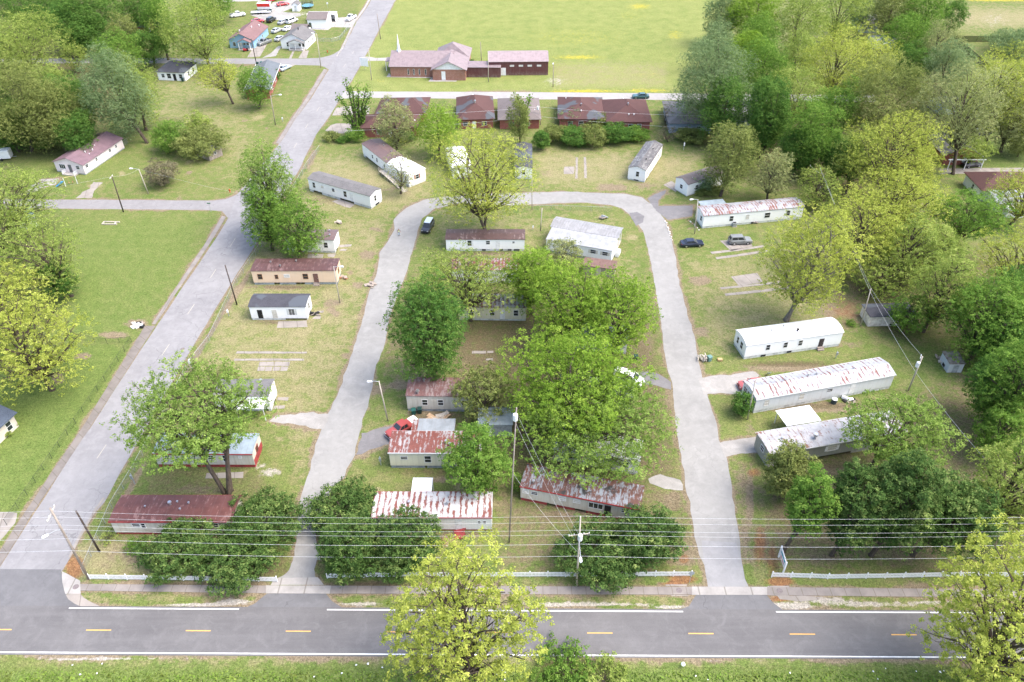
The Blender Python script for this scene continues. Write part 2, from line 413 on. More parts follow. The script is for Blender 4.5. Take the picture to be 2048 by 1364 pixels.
# side road climbing on the left
SL = [(-60, 1250), (-22, 1175), (0, 1134), (32, 1083), (72, 1021), (150, 899), (179, 859), (237, 767), (287, 692), (314, 652), (370, 568), (425, 488), (456, 438), (475, 388), (561, 285), (587, 244), (622, 197), (659, 136), (672, 115), (687, 95), (714, 42), (734, 15), (750, -14), (790, -80)]
SR = [(96, 1190), (124, 1143), (137, 1123), (157, 1083), (187, 1030), (210, 1004), (244, 939), (310, 822), (362, 734), (392, 682), (452, 583), (487, 528), (512, 488), (602, 332), (632, 270), (659, 232), (707, 155), (737, 100), (762, 52), (791, 0), (830, -80)]
ribbon('side_road', SL, SR, SIDE, .006, 200, .05, 4, 3)
patch('road_mouth', [(-90, 1137), (122, 1139), (124, 1150), (126, 1165), (131, 1183), (140, 1198), (155, 1208), (178, 1215.5), (-90, 1216)], APRON, .011, .02, edge=True)
for (ua, va, ub, vb) in ((193.75, 917, 212.5, 889.5), (323.75, 710.75, 338.75, 688.25), (375, 628.5, 388.75, 608.5), (421, 555.5, 432, 538.5), (460, 493.5, 471, 476), (587.75, 295.75, 594, 286), (610.75, 256.2, 616.5, 247.5), (633.25, 222.5, 639, 214), (653.25, 189.25, 657.75, 184), (687, 134, 692, 127.5), (704, 107.5, 708, 102)):
    paintline('worn_centre_dash', ua, va, ub, vb, .12, PAINTO, .010)
ribbon('cross_street', [(-420, 399), (-60, 398), (85, 399), (425, 401), (452, 398), (474, 389), (490, 372)], [(-420, 418), (-60, 417), (112, 417), (422, 420), (444, 422), (456, 436), (470, 440)], CROSS, .002, 90, .06)
ribbon('far_cross_street', [(-420, 116), (40, 117), (237, 116), (512, 117), (600, 117), (640, 116), (664, 110), (680, 100)], [(-420, 127), (40, 127), (237, 126), (512, 128), (600, 130), (640, 131), (652, 135), (660, 141)], CROSS, .002, 90, .05)
ribbon('church_road', [(690, 182), (735, 183), (1024, 184), (1266, 186), (1500, 188), (1750, 190)], [(678, 197), (735, 196), (854, 196.5), (1131, 199), (1349, 200), (1500, 202), (1750, 204)], CONCRD, .003, 70, .08)

# loop road through the park
PO = [(588, 1120), (590, 1090), (598, 1010), (612, 957), (624, 922), (642, 862), (659, 822), (672, 797), (687, 757), (707, 697), (712, 680), (729, 623), (739, 581), (752, 553), (761, 501), (777, 481), (789, 458), (787, 441), (794, 431), (812, 416), (844, 401), (887, 393), (937, 388), (1000, 386), (1074, 385), (1131, 383), (1199, 386), (1249, 388), (1284, 395), (1308, 412), (1330, 440), (1336, 461), (1344, 483), (1351, 516), (1359, 566), (1374, 623), (1389, 673), (1394, 707), (1404, 757), (1424, 817), (1439, 877), (1454, 919), (1469, 1014), (1474, 1048), (1479, 1098), (1489, 1163), (1492, 1180)]
PI_ = [(640, 1120), (634, 1070), (650, 1000), (687, 952), (704, 919), (722, 857), (732, 822), (744, 777), (749, 742), (762, 709), (772, 680), (777, 641), (794, 591), (809, 556), (822, 511), (832, 476), (837, 458), (844, 438), (867, 418), (912, 408), (1024, 410), (1099, 407), (1174, 405), (1224, 411), (1246, 418), (1264, 433), (1286, 461), (1296, 496), (1309, 566), (1324, 653), (1326, 682), (1331, 719), (1346, 777), (1349, 832), (1359, 894), (1371, 969), (1381, 1017), (1389, 1073), (1406, 1128), (1416, 1173), (1418, 1180)]
def matched(a, b):
    return a, b
ribbon('park_road', PO, PI_, PARK, .008, 320, .10, 5, 9)
ribbon('park_road', [(545, 1160), (566, 1152), (578, 1140), (588, 1112)], [(642, 1160), (630, 1152), (628, 1140), (636, 1112)], PARK, .004, 20, .05, 5, 4)
patch('new_asphalt_patch', [(1403, 1081), (1472, 1085), (1481, 1110), (1490, 1158), (1497, 1173), (1416, 1174), (1408, 1120)], APRON if False else asphalt('fresh_patch_asphalt', (.275, .273, .275), (.24, .238, .24), .2), .012, .01)
patch('asphalt_apron', [(534, 1187), (651, 1187), (664, 1202), (690, 1219), (488, 1217), (510, 1206)], APRON, .012, .03, edge=True)
patch('asphalt_apron', [(1392, 1190), (1533, 1190), (1545, 1204), (1572, 1224), (1352, 1222), (1378, 1212)], APRON, .012, .03, edge=True)
patch('asphalt_apron', [(1258, 426), (1275, 424), (1288, 432), (1286, 445), (1272, 452)], GRAVELD, .012, .06)
patch('driveway_mouth', [(541, 1170), (545, 1162), (556, 1156), (636, 1155), (645, 1166), (648, 1170)], PADW, .010, .02)
# pavements
strip('pavement', (G(135, 1181), G(532, 1186.5)), (G(135, 1168), G(532, 1171.5)), WALK, .05, 10, True, .05)
strip('pavement', (G(532, 1187), G(662, 1187.5)), (G(532, 1171), G(662, 1171.5)), PADW, .045, 4, True, .05)
strip('pavement', (G(662, 1187.3), G(1384, 1189.5)), (G(662, 1171.7), G(1384, 1174)), WALK, .05, 16, True, .05)
strip('pavement', (G(1384, 1190), G(1534, 1190)), (G(1384, 1173.5), G(1534, 1174)), PADW, .045, 4, True, .05)
e0 = G(2048, 1180); e1 = G(1534, 1175); dx = (e0 - e1).normalized() * 160
strip('pavement', (G(1534, 1190.5), G(2048, 1196) + dx), (G(1534, 1174.5), G(2048, 1179.5) + dx), WALK, .05, 16, True, .05)
patch('corner_ramp', [(124, 1143), (135, 1148), (160, 1162), (162, 1188), (131, 1188), (125, 1165)], PADW, .054, .02)
patch('corner_gravel', [(131, 1188.5), (160, 1188.5), (175, 1201), (205, 1214), (172, 1215), (150, 1207), (138, 1198)], PADM, .014, .06)
ribbon('pavement', [(-40, 1168), (0, 1103), (55, 1017), (160, 862), (272, 682), (290, 652)], [(-26, 1172), (17, 1106), (68, 1022), (176, 862), (286, 690), (311, 652)], WALKD, .04, 90, .03, 2, 6, thick=.04)
ribbon('pavement', [(304, 648), (362, 560), (416, 478), (444, 432)], [(310.5, 649), (368, 563), (423, 482), (452.5, 434)], WALK, .04, 60, .03, 2, 7, thick=.04)
ribbon('kerb', [(552, 286), (578, 245), (612, 197), (648, 138)], [(558.5, 288), (584, 248), (618, 200), (655, 140)], WALK, .06, 60, .02, 1, 8, thick=.06)
ribbon('kerb', [(672, 113), (683, 95), (708, 42), (728, 15), (744, -14)], [(674.5, 114), (686, 97), (711, 44), (731, 17), (747, -12)], PADW, .06, 40, .02, 1, 9, thick=.06)
ribbon('kerb', [(137, 1114), (150, 1086), (190, 1017), (206, 995)], [(139.5, 1119), (156, 1085), (194, 1018), (210, 997)], PADM, .05, 40, .03, 1, 10, thick=.06)
# driveways and yards
patch('driveway', [(538, 842), (552, 832), (580, 829), (612, 825), (660, 828), (648, 858), (632, 856), (600, 850), (556, 846)], GRAVEL, .012, .12, edge=True)
patch('driveway', [(722, 867), (735, 866), (755, 856), (800, 850), (800, 886), (772, 889), (740, 900), (712, 910)], GRAVELD, .012, .1, edge=True)
patch('driveway', [(1398, 758), (1420, 752), (1460, 750), (1505, 742), (1520, 752), (1488, 790), (1440, 787), (1408, 790)], GRAVEL, .012, .1, edge=True)
patch('driveway', [(1436, 886), (1470, 880), (1510, 874), (1570, 868), (1590, 880), (1530, 905), (1480, 908), (1452, 914)], GRAVEL, .012, .1, edge=True)
patch('driveway', [(1262, 748), (1288, 742), (1318, 748), (1342, 764), (1342, 780), (1312, 771), (1290, 768), (1270, 766)], GRAVELD, .012, .1, edge=True)
patch('driveway', [(1295, 398), (1310, 388), (1332, 380), (1330, 386), (1318, 400), (1316, 412), (1386, 411), (1384, 432), (1336, 440), (1316, 425)], GRAVELD, .012, .06, edge=True)
patch('driveway', [(1296, 955), (1320, 948), (1362, 960), (1366, 982), (1330, 978), (1300, 968)], GRAVEL, .012, .1)
patch('gravel_yard', [(52, 388), (62, 370), (84, 358), (118, 357), (112, 368), (84, 376), (64, 388)], GRAVEL, .006, .1, edge=True)
patch('concrete_path', [(153, 396), (165, 384), (178, 377), (186, 364), (206, 365), (198, 372), (188, 382), (184, 396)], PADM, .006, .1)
patch('driveway', [(512, 86), (536, 85), (520, 113), (494, 115)], PADM, .006, .02)
patch('driveway', [(542, 106), (556, 92), (563, 92), (552, 112), (524, 116)], GRAVEL, .006, .08)
patch('driveway', [(597, 116), (606, 101), (618, 101), (613, 116)], PADM, .006, .02)
patch('concrete_path', [(578, 117), (586, 100), (590, 100), (583, 117)], PADM, .006, .02)
patch('driveway', [(548, 131), (560, 129), (592, 129), (578, 136), (566, 144), (560, 140)], PADM, .006, .02)
patch('driveway', [(655, 36), (700, 34), (714, 37), (706, 52), (700, 55), (664, 54), (656, 60), (618, 59), (618, 56), (652, 50)], PADW, .006, .02)
patch('gravel_yard', [(500, 30), (530, 22), (600, 26), (602, 32), (560, 40), (530, 40)], GRAVEL, .006, .1)
patch('gravel_yard', [(536, 26), (545, 5), (600, -4), (590, 14), (560, 26)], PADW, .007, .1)
patch('gravel_yard', [(430, 4), (520, 2), (540, -10), (420, -10)], PADW, .007, .1)
patch('concrete_path', [(722, 114), (736, 113), (752, 116), (782, 115), (782, 121), (736, 122), (724, 120)], PADW, .007, .02)
patch('concrete_path', [(773, 154), (778, 146), (784, 153), (862, 154), (862, 156)], CONC, .006, .02)
patch('concrete_path', [(857, 163), (864, 154), (870, 160), (914, 161), (912, 163)], CONC, .006, .02)
patch('driveway', [(662, 250), (672, 247), (712, 247), (714, 265), (680, 267), (650, 262)], PADM, .010, .02)
patch('driveway', [(672, 216), (684, 213), (740, 212), (738, 228), (664, 231)], PADM, .010, .02)
patch('driveway', [(930, 196), (972, 196), (972, 206), (930, 206)], PADW, .008, .02)
patch('driveway', [(1130, 198.5), (1174, 199), (1176, 206), (1130, 206)], PADW, .008, .02)
patch('driveway', [(1218, 199), (1262, 199), (1262, 206), (1220, 206)], PADW, .008, .02)
patch('driveway', [(1880, 337), (1960, 336), (2120, 335), (2120, 346), (1960, 347), (1880, 348)], PADM, .006, .02)
patch('driveway', [(-40, 1040), (0, 1024), (36, 1026), (30, 1046), (0, 1082), (-40, 1100)], PADM, .006, .05)
# home pads and runners left where homes once stood
def pad(*pts): return patch('concrete_pad', pts, PADM, .03, .03, thick=.03)
pad((474, 703), (614, 703.5), (614, 707), (472, 707)); pad((469, 717.5), (608, 717.5), (607, 721.5), (468, 721.5))
for q in range(4):
    for r in range(2):
        u = 519 + q * 15.5 - r * 3; v = 723.5 + r * 10; pad((u, v), (u + 14, v), (u + 13 - r, v + 8.5), (u - 2, v + 8.5))
pad((1129, 333.5), (1149, 333.5), (1148, 348), (1127, 348)); pad((1151.5, 315), (1156, 315), (1155, 357), (1150.5, 357)); pad((1167.5, 314.5), (1172, 314.5), (1174, 356), (1169, 356))
pad((1421, 504), (1474, 498), (1527, 490.5), (1529, 494), (1475, 502), (1424, 508)); pad((1431, 514.5), (1480, 508), (1534, 500), (1535, 504), (1482, 512), (1433, 518.5))
pad((1440, 481.5), (1496, 478), (1506, 492), (1462, 502)); pad((1421, 475), (1437, 474), (1440, 490), (1425, 492)) if False else None
pad((1440, 575), (1480, 571), (1560, 563), (1560, 567), (1480, 575), (1443, 579)); pad((1449, 587.5), (1500, 582), (1580, 573), (1580, 577), (1502, 587), (1451, 591.5))
pad((1462, 553.5), (1514, 546), (1526, 564), (1478, 572))
pad((557, 643), (612, 641), (615, 654), (553, 656)); pad((664, 403), (680, 398), (710, 409), (700, 416), (690, 414)); pad((616, 509), (648, 508), (645, 516), (615, 516)); pad((655, 508), (672, 507), (668, 515), (656, 514))
pad((676, 490), (704, 489), (702, 493), (680, 495)); pad((682, 498), (694, 498), (692, 502), (678, 502)); pad((634, 622), (648, 621), (646, 625), (632, 626)); pad((630, 633), (642, 633), (641, 638), (624, 638))
pad((556, 795), (577, 795), (575, 801), (553, 800)); pad((548, 812), (570, 811), (568, 817), (545, 818))
pad((413, 947), (487, 944), (486, 956), (411, 957)); pad((944, 702), (972, 702), (972, 707), (944, 707)); pad((972, 717), (986, 717), (986, 721), (972, 721)); pad((974, 702), (987, 702), (987, 706), (974, 706))
pad((1327, 370), (1343, 362), (1358, 372), (1352, 384)); pad((1554, 1192), (1604, 1192), (1640, 1194), (1636, 1200), (1600, 1203), (1560, 1199)) 
pad((1534, 1172), (1578, 1171), (1585, 1182), (1578, 1193), (1540, 1191))
pad((1330, 1169), (1374, 1169), (1372, 1172.6), (1332, 1172.6)); pad((1341, 1190.3), (1378, 1190.6), (1376, 1192.5), (1345, 1192.8))
# manhole lids
MH = plain('iron_lid', (.2, .17, .17), None, 4)
for u, v in ((152, 1174), (1358, 1181), (1559, 1182), (365, 698)):
    p = G(u, v); b = MB(); b.lathe([(.38, 0), (.38, .012), (.33, .018), (.33, .012)], (0, 0, 0), 18)
    o = b.build('manhole_cover', MH); o.location = (p.x, p.y, .056 if v != 698 else .012)
    if u in (1559,): o.location.z = .062
    tag(o, {152: 'round iron manhole cover in the pavement at the side road corner', 1358: 'round iron manhole cover in the pavement left of the right driveway mouth', 1559: 'round iron manhole cover in the pavement right of the right driveway mouth', 365: 'dark manhole cover in the asphalt of the side road'}[u], 'manhole cover')

# one ground sheet, fine where it is near
def graded(a, b, fine, far_lo, far_hi, grow=1.07):
    c = list(np.arange(a, b + 1e-6, fine)); s = fine
    lo = []; x = a
    while x > far_lo: s *= grow; x -= s; lo.append(x)
    hi = []; x = b; s = fine
    while x < far_hi: s *= grow; x += s; hi.append(x)
    return np.array(lo[::-1] + c + hi)
gx = graded(-100, 105, .42, -1500, 1500); gy = graded(41, 175, .42, -60, 3000, 1.05)
X, Y = np.meshgrid(gx, gy); U, V_ = PN(X.ravel(), np.maximum(Y.ravel(), 20)); x_, y_ = X.ravel(), Y.ravel()
def dist_poly(poly):
    """distance to a polygon's outline, over the whole grid"""
    d = np.full(len(x_), 99.0); lo = poly.min(0) - 6; hi = poly.max(0) + 6
    sel = np.where((x_ > lo[0]) & (x_ < hi[0]) & (y_ > lo[1]) & (y_ < hi[1]))[0]
    if len(sel) == 0: return d
    P = poly; n = len(P); best = np.full(len(sel), 99.0); X0 = x_[sel]; Y0 = y_[sel]
    for i in range(n):
        a = P[i]; e = P[(i + 1) % n] - a; L2 = e @ e
        if L2 < 1e-9: continue
        near = np.where((np.abs(X0 - a[0] - e[0] / 2) < abs(e[0]) / 2 + 5) & (np.abs(Y0 - a[1] - e[1] / 2) < abs(e[1]) / 2 + 5))[0]
        if len(near) == 0: continue
        t = np.clip(((X0[near] - a[0]) * e[0] + (Y0[near] - a[1]) * e[1]) / L2, 0, 1)
        dd_ = np.hypot(X0[near] - a[0] - e[0] * t, Y0[near] - a[1] - e[1] * t); best[near] = np.minimum(best[near], dd_)
    d[sel] = best; return d
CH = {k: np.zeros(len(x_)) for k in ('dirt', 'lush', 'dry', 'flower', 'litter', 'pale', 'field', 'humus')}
for P in RIBBONS:
    d = dist_poly(P); wv = .75 + .55 * np.sin(x_ * .31 + y_ * .17) * np.sin(y_ * .23 - x_ * .11) + .35 * np.sin(x_ * .83 + 1) * np.sin(y_ * .71); CH['dirt'] = np.maximum(CH['dirt'], np.clip(1 - d / np.clip(wv * 1.3, .25, 2.0), 0, 1) * np.clip(.62 + .3 * wv, .5, .95))
def blob(ch, u, v, ru, rv, amt, rot=0):
    a = math.radians(rot); du, dv = U - u, V_ - v; p = (du * math.cos(a) + dv * math.sin(a)) / ru; q = (-du * math.sin(a) + dv * math.cos(a)) / rv
    CH[ch] = np.maximum(CH[ch], amt * np.clip(1.35 - np.sqrt(p * p + q * q), 0, 1) / 1.0)
def area(ch, pts, amt, soft=25):
    """a region given by its outline, with a soft border"""
    P = np.array(pts, float); n = len(P); ins = np.zeros(len(U), bool); best = np.full(len(U), 1e9)
    for i in range(n):
        a = P[i]; e = P[(i + 1) % n] - a
        c = ((P[i][1] > V_) != (P[(i + 1) % n][1] > V_)) & (U < e[0] * (V_ - a[1]) / (e[1] if abs(e[1]) > 1e-9 else 1e-9) + a[0]); ins ^= c
        t = np.clip(((U - a[0]) * e[0] + (V_ - a[1]) * e[1]) / (e @ e), 0, 1); best = np.minimum(best, np.hypot(U - a[0] - e[0] * t, V_ - a[1] - e[1] * t))
    CH[ch] = np.maximum(CH[ch], amt * np.clip(.5 + np.where(ins, best, -best) / (2 * soft), 0, 1))
# rich lawns
area('lush', [(60, 425), (420, 425), (400, 500), (300, 645), (255, 690), (130, 680), (100, 560)], .62, 30)
area('lush', [(120, 480), (230, 500), (220, 640), (270, 680), (130, 690)], .85, 40)
area('lush', [(-200, 690), (265, 690), (40, 1030), (-200, 1010)], .95, 14)
area('lush', [(760, 20), (1420, 10), (1340, 185), (770, 180), (740, 110)], .30, 60); area('field', [(735, -60), (1500, -80), (1420, 60), (1345, 188), (690, 192), (700, 150)], 1, 12)
area('lush', [(170, 160), (530, 140), (540, 200), (300, 360), (150, 360)], .3, 40)
area('lush', [(0, 280), (200, 250), (330, 350), (40, 400)], .5, 40)
area('lush', [(-100, 1335), (2150, 1335), (2150, 1500), (-100, 1500)], .85, 12)
area('lush', [(1960, 60), (2100, 60), (2100, 130), (1960, 130)], .4, 20)
area('lush', [(1880, 280), (2100, 270), (2100, 340), (1880, 340)], .6, 12)
area('lush', [(1350, 455), (1530, 455), (1500, 560), (1360, 550)], .35, 40)
area('lush', [(1395, 620), (1480, 720), (1500, 745), (1400, 750)], .35, 20)
area('lush', [(1420, 800), (1500, 840), (1490, 875), (1440, 875)], .4, 20)
area('lush', [(1700, 680), (1960, 640), (1990, 760), (1800, 790)], .4, 40)
# dry, yellow-tan lawns
area('dry', [(480, 430), (790, 420), (770, 500), (700, 740), (600, 980), (560, 850), (380, 760)], .55, 30)
area('dry', [(600, 300), (860, 300), (870, 400), (780, 440), (600, 440)], .6, 30)
area('dry', [(1060, 290), (1420, 300), (1380, 390), (1070, 380)], .62, 25)
area('dry', [(1350, 500), (1700, 480), (1700, 650), (1400, 740)], .5, 40)
area('dry', [(860, 410), (1240, 420), (1320, 700), (1200, 520), (860, 500)], .45, 30)
area('dry', [(280, 60), (540, 150), (520, 380), (300, 300)], .45, 50)
area('dry', [(90, 1330), (90, 1310), (2048, 1310), (2048, 1330)], .5, 10)
area('dry', [(150, 1180), (1390, 1188), (1390, 1215), (150, 1212)], .4, 10)
area('dry', [(1540, 1190), (2148, 1200), (2148, 1220), (1560, 1220)], .5, 10)
area('dry', [(1900, 10), (2100, 10), (2100, 60), (1900, 60)], .7, 20)
area('dry', [(1100, 118), (1340, 120), (1340, 180), (1100, 182)], .5, 14)
area('dry', [(130, 1080), (560, 1020), (560, 1165), (130, 1165)], .7, 25)
# leaf litter and bare earth under the trees
area('dirt', [(900, 660), (1010, 640), (1010, 860), (1040, 960), (980, 830), (900, 760)], .55, 30)
area('dirt', [(1000, 640), (1290, 600), (1330, 760), (1350, 950), (1200, 1000), (1010, 900)], .6, 35)
area('dirt', [(750, 650), (900, 640), (900, 830), (760, 760)], .4, 30)
area('dirt', [(980, 960), (1380, 960), (1400, 1150), (980, 1150)], .45, 30)
area('dirt', [(1640, 560), (1760, 540), (1760, 660), (1660, 680)], .55, 35)
area('dirt', [(1700, 800), (2000, 700), (2048, 1000), (1900, 1130), (1500, 1150), (1480, 950)], .45, 60)
area('dirt', [(1480, 1020), (1900, 1090), (1900, 1145), (1500, 1140)], .55, 30)
area('dirt', [(1450, 900), (1500, 930), (1530, 1140), (1480, 1140)], .5, 20)
area('dirt', [(1400, 300), (1650, 300), (1650, 400), (1450, 400)], .35, 40)
area('dirt', [(-200, 150), (170, 150), (120, 310), (-200, 330)], .4, 40)
area('dirt', [(230, 1060), (330, 1060), (300, 1150), (190, 1140)], .5, 20)
for a in ((700, 712, 22, 10, .8), (640, 850, 40, 10, .6), (755, 780, 25, 16, .7), (1285, 700, 26, 60, .85), (1340, 790, 14, 40, .9), (1356, 875, 14, 24, 1), (1345, 1000, 30, 30, .8), (1345, 1060, 30, 45, .7), (1370, 1110, 40, 40, .8), (1400, 560, 32, 12, .9), (1400, 665, 25, 14, .8), (1355, 605, 10, 50, .6), (1225, 375, 34, 10, .9), (560, 560, 20, 8, .6), (735, 510, 22, 12, .8), (715, 570, 16, 9, .8), (700, 545, 10, 8, .6), (690, 690, 18, 8, .5), (1280, 660, 20, 20, .6), (1290, 600, 14, 14, .6), (1500, 1000, 10, 80, .9), (1465, 990, 16, 60, .5), (1490, 1080, 14, 60, .7), (1500, 860, 12, 30, .6), (1090, 345, 20, 10, .5), (1330, 520, 10, 10, .5), (225, 670, 32, 9, .9), (275, 648, 28, 12, .9), (165, 712, 24, 8, .9), (115, 757, 14, 14, 1), (500, 760, 20, 10, .5), (600, 420, 30, 14, .5), (930, 960, 90, 9, .9), (560, 575, 70, 6, .8), (570, 645, 70, 6, .6), (1580, 735, 110, 10, .9), (1640, 815, 150, 14, .9), (1640, 940, 120, 16, .8), (970, 508, 85, 6, .8), (860, 830, 60, 12, .9), (880, 1070, 110, 10, .8), (1150, 1030, 110, 12, .9), (400, 980, 70, 14, .6), (420, 1075, 180, 14, .6), (1660, 620, 30, 18, .9), (800, 770, 40, 14, .8), (640, 400, 60, 16, .4), (790, 380, 40, 12, .4), (1290, 370, 30, 10, .6), (1690, 690, 40, 12, .6)):
    blob('dirt', *a)
blob('dirt', 388, 720, 8, 60, .95, 28); blob('dirt', 470, 590, 8, 80, .95, 33); blob('dirt', 270, 960, 8, 60, .9, 30); blob('dirt', 425, 660, 6, 50, .9, 33); blob('dirt', 622, 320, 8, 30, .9, 20)
for a in ((150, 1135, 22, 26, 1), (1365, 1158, 34, 12, 1), (1345, 1168, 30, 6, .9), (1560, 1163, 34, 12, 1), (1545, 1120, 16, 60, .6), (1368, 1118, 12, 10, 1), (1520, 1090, 16, 50, .7), (1560, 1198, 26, 6, .9), (1508, 945, 16, 10, .7), (880, 1085, 80, 16, .5), (1690, 620, 50, 40, .45), (1130, 670, 100, 80, .3), (1150, 1000, 120, 30, .45), (1620, 1190, 10, 6, .6), (640, 800, 6, 40, .3), (950, 690, 40, 50, .4)):
    blob('litter', *a)
for a in ((1145, 113, 70, 2.5, 1), (1350, 70, 22, 10, .5), (1150, 181, 110, 3, .75), (1290, 181, 60, 3, .6), (1225, 160, 80, 2, .4), (1280, 10, 30, 6, .6), (2020, -6, 130, 9, 1.1), (1260, 30, 40, 14, .3), (1400, 250, 40, 8, .5), (1300, 150, 60, 8, .3), (1220, 138, 60, 3, .35), (760, 160, 30, 8, .3), (1150, 75, 160, 30, .28)):
    blob('flower', *a)
for a in ((400, 1209, 90, 4, 1), (470, 1203, 40, 6, .9), (150, 1316, 180, 4, .9), (1160, 1208, 160, 5, .9), (1340, 1214, 50, 4, .8), (720, 1208, 60, 5, .8), (1580, 1212, 60, 8, 1), (1720, 1208, 150, 5, .8), (1650, 1200, 60, 8, .7), (1860, 1206, 60, 5, .7), (300, 1319, 200, 3, .7), (1300, 1320, 300, 3, .5), (1700, 1322, 300, 3, .4), (1110, 162, 30, 12, .5), (1200, 130, 60, 4, .45), (1150, 155, 120, 3, .35), (1990, 40, 40, 20, .4), (540, 945, 30, 12, .6), (520, 930, 20, 10, .6), (600, 30, 60, 8, .5)):
    blob('pale', *a)
rw = np.random.default_rng(77)
for k in range(150):
    if k < 95: u, v = rw.uniform(480, 1460), rw.uniform(410, 1120)
    else: u, v = rw.uniform(60, 760), rw.uniform(200, 660)
    if u < 450 and v > 400: continue
    sz = .35 + (v / 1100) * .8; blob('dirt' if k % 3 == 0 else 'dry', u, v, rw.uniform(8, 38) * sz, rw.uniform(4, 13) * sz, rw.uniform(.5, .95), rw.uniform(-30, 30))
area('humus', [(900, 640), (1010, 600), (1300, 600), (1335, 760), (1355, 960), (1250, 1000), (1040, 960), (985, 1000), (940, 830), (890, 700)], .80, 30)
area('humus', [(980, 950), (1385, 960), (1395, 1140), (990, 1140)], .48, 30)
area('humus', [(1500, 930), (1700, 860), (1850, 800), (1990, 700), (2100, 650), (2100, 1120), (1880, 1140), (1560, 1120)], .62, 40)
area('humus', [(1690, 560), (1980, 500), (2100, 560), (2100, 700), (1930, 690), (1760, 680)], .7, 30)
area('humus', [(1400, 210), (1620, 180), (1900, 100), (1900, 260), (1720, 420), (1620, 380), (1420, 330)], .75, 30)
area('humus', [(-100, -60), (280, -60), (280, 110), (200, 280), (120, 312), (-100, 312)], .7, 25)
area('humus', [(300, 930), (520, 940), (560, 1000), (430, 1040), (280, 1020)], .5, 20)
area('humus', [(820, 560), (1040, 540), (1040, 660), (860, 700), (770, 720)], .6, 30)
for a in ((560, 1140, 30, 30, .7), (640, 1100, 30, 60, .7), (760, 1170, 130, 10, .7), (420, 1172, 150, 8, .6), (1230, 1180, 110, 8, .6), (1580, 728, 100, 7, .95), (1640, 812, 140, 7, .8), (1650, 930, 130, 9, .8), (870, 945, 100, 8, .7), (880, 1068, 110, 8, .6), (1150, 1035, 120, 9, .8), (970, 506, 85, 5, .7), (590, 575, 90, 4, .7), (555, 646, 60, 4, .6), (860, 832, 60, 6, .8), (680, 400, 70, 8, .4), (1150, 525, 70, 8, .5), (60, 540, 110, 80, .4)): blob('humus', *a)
me = bpy.data.meshes.new('ground'); nx, ny = len(gx), len(gy)
me.vertices.add(nx * ny); me.vertices.foreach_set('co', np.stack([x_, y_, np.zeros(len(x_))], 1).ravel())
ii = (np.arange(ny - 1)[:, None] * nx + np.arange(nx - 1)[None]).ravel()
q = np.stack([ii, ii + 1, ii + nx + 1, ii + nx], 1).ravel(); nf = len(ii)
me.loops.add(nf * 4); me.loops.foreach_set('vertex_index', q.astype(np.int32)); me.polygons.add(nf)
me.polygons.foreach_set('loop_start', np.arange(0, nf * 4, 4, dtype=np.int32)); me.update(calc_edges=True)
for nm, (a, b, c) in (('regs', ('dirt', 'lush', 'dry')), ('spots', ('flower', 'litter', 'pale'))):
    at = me.color_attributes.new(nm, 'FLOAT_COLOR', 'POINT')
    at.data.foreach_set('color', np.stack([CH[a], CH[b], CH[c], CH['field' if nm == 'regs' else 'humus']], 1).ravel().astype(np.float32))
t = NT('grass'); o = t.coord('Object')
A1 = t.n('SeparateColor'); t.l(t.attr('regs').outputs['Color'], A1.inputs[0]); A2 = t.n('SeparateColor'); t.l(t.attr('spots').outputs['Color'], A2.inputs[0])
big = t.noise(o, .035, 4, .6); mid = t.noise(o, .22, 5, .65); fin = t.noise(o, 1.1, 5, .7); tex = t.noise(o, 5.5, 3, .75)
sm = t.noise(o, .55, 4, .7); tuft = t.noise(o, 2.6, 4, .75)
g = t.mix(t.rng(mid, .36, .66), (.122, .160, .043), (.090, .132, .033))
g = t.mix(t.rng(sm, .44, .60, 0, .8), g, (.175, .165, .075))
g = t.mix(t.rng(big, .4, .62, 0, .4), g, (.165, .175, .06))
g = t.mix(t.math('MULTIPLY', t.attr('regs').outputs['Alpha'], .75), g, t.mix(t.rng(mid, .38, .62), (.225, .245, .08), (.175, .21, .062)))
def region(g, ch, col, n1=mid, soft=.12, amt=1.0, k=.55):
    m = t.math('ADD', ch, t.math('MULTIPLY', t.math('SUBTRACT', t.math('ADD', t.math('ADD', t.math('MULTIPLY', n1, .35), t.math('MULTIPLY', fin, .30)), t.math('MULTIPLY', sm, .35)), .5), 2 * k))
    return t.mix(t.rng(m, .5 - soft, .5 + soft, 0, amt), g, col)
g = region(g, A1.outputs[1], t.mix(t.rng(sm, .35, .65), (.096, .140, .034), (.132, .174, .046)), soft=.3, amt=.88)
g = region(g, A1.outputs[2], t.mix(t.rng(fin, .35, .65), (.285, .235, .14), (.215, .20, .10)), soft=.2, amt=.85, k=1.0)
g = region(g, A2.outputs[0], (.42, .35, .03), fin, .2, .75, .8)
g = region(g, A1.outputs[0], t.mix(t.rng(fin, .3, .7), (.24, .19, .135), (.16, .122, .082)), soft=.16, amt=.9, k=1.05)
g = region(g, A2.outputs[1], t.mix(t.rng(fin, .3, .7), (.27, .13, .06), (.16, .085, .045)), soft=.2, amt=.9, k=.8)
g = region(g, A2.outputs[2], t.mix(t.rng(fin, .3, .7), (.40, .37, .33), (.30, .275, .235)), fin, .14, .9, .9)
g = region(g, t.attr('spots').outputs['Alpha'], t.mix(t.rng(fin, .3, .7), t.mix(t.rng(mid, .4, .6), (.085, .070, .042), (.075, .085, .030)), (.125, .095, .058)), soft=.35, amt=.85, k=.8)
hv = t.n('HueSaturation'); t.put(hv.inputs['Color'], g); t.l(t.rng(tex, .3, .7, .52, 1.45), hv.inputs['Value'])
hv2 = t.n('HueSaturation'); t.l(hv.outputs[0], hv2.inputs['Color']); t.l(t.rng(tuft, .32, .68, .66, 1.34), hv2.inputs['Value'])
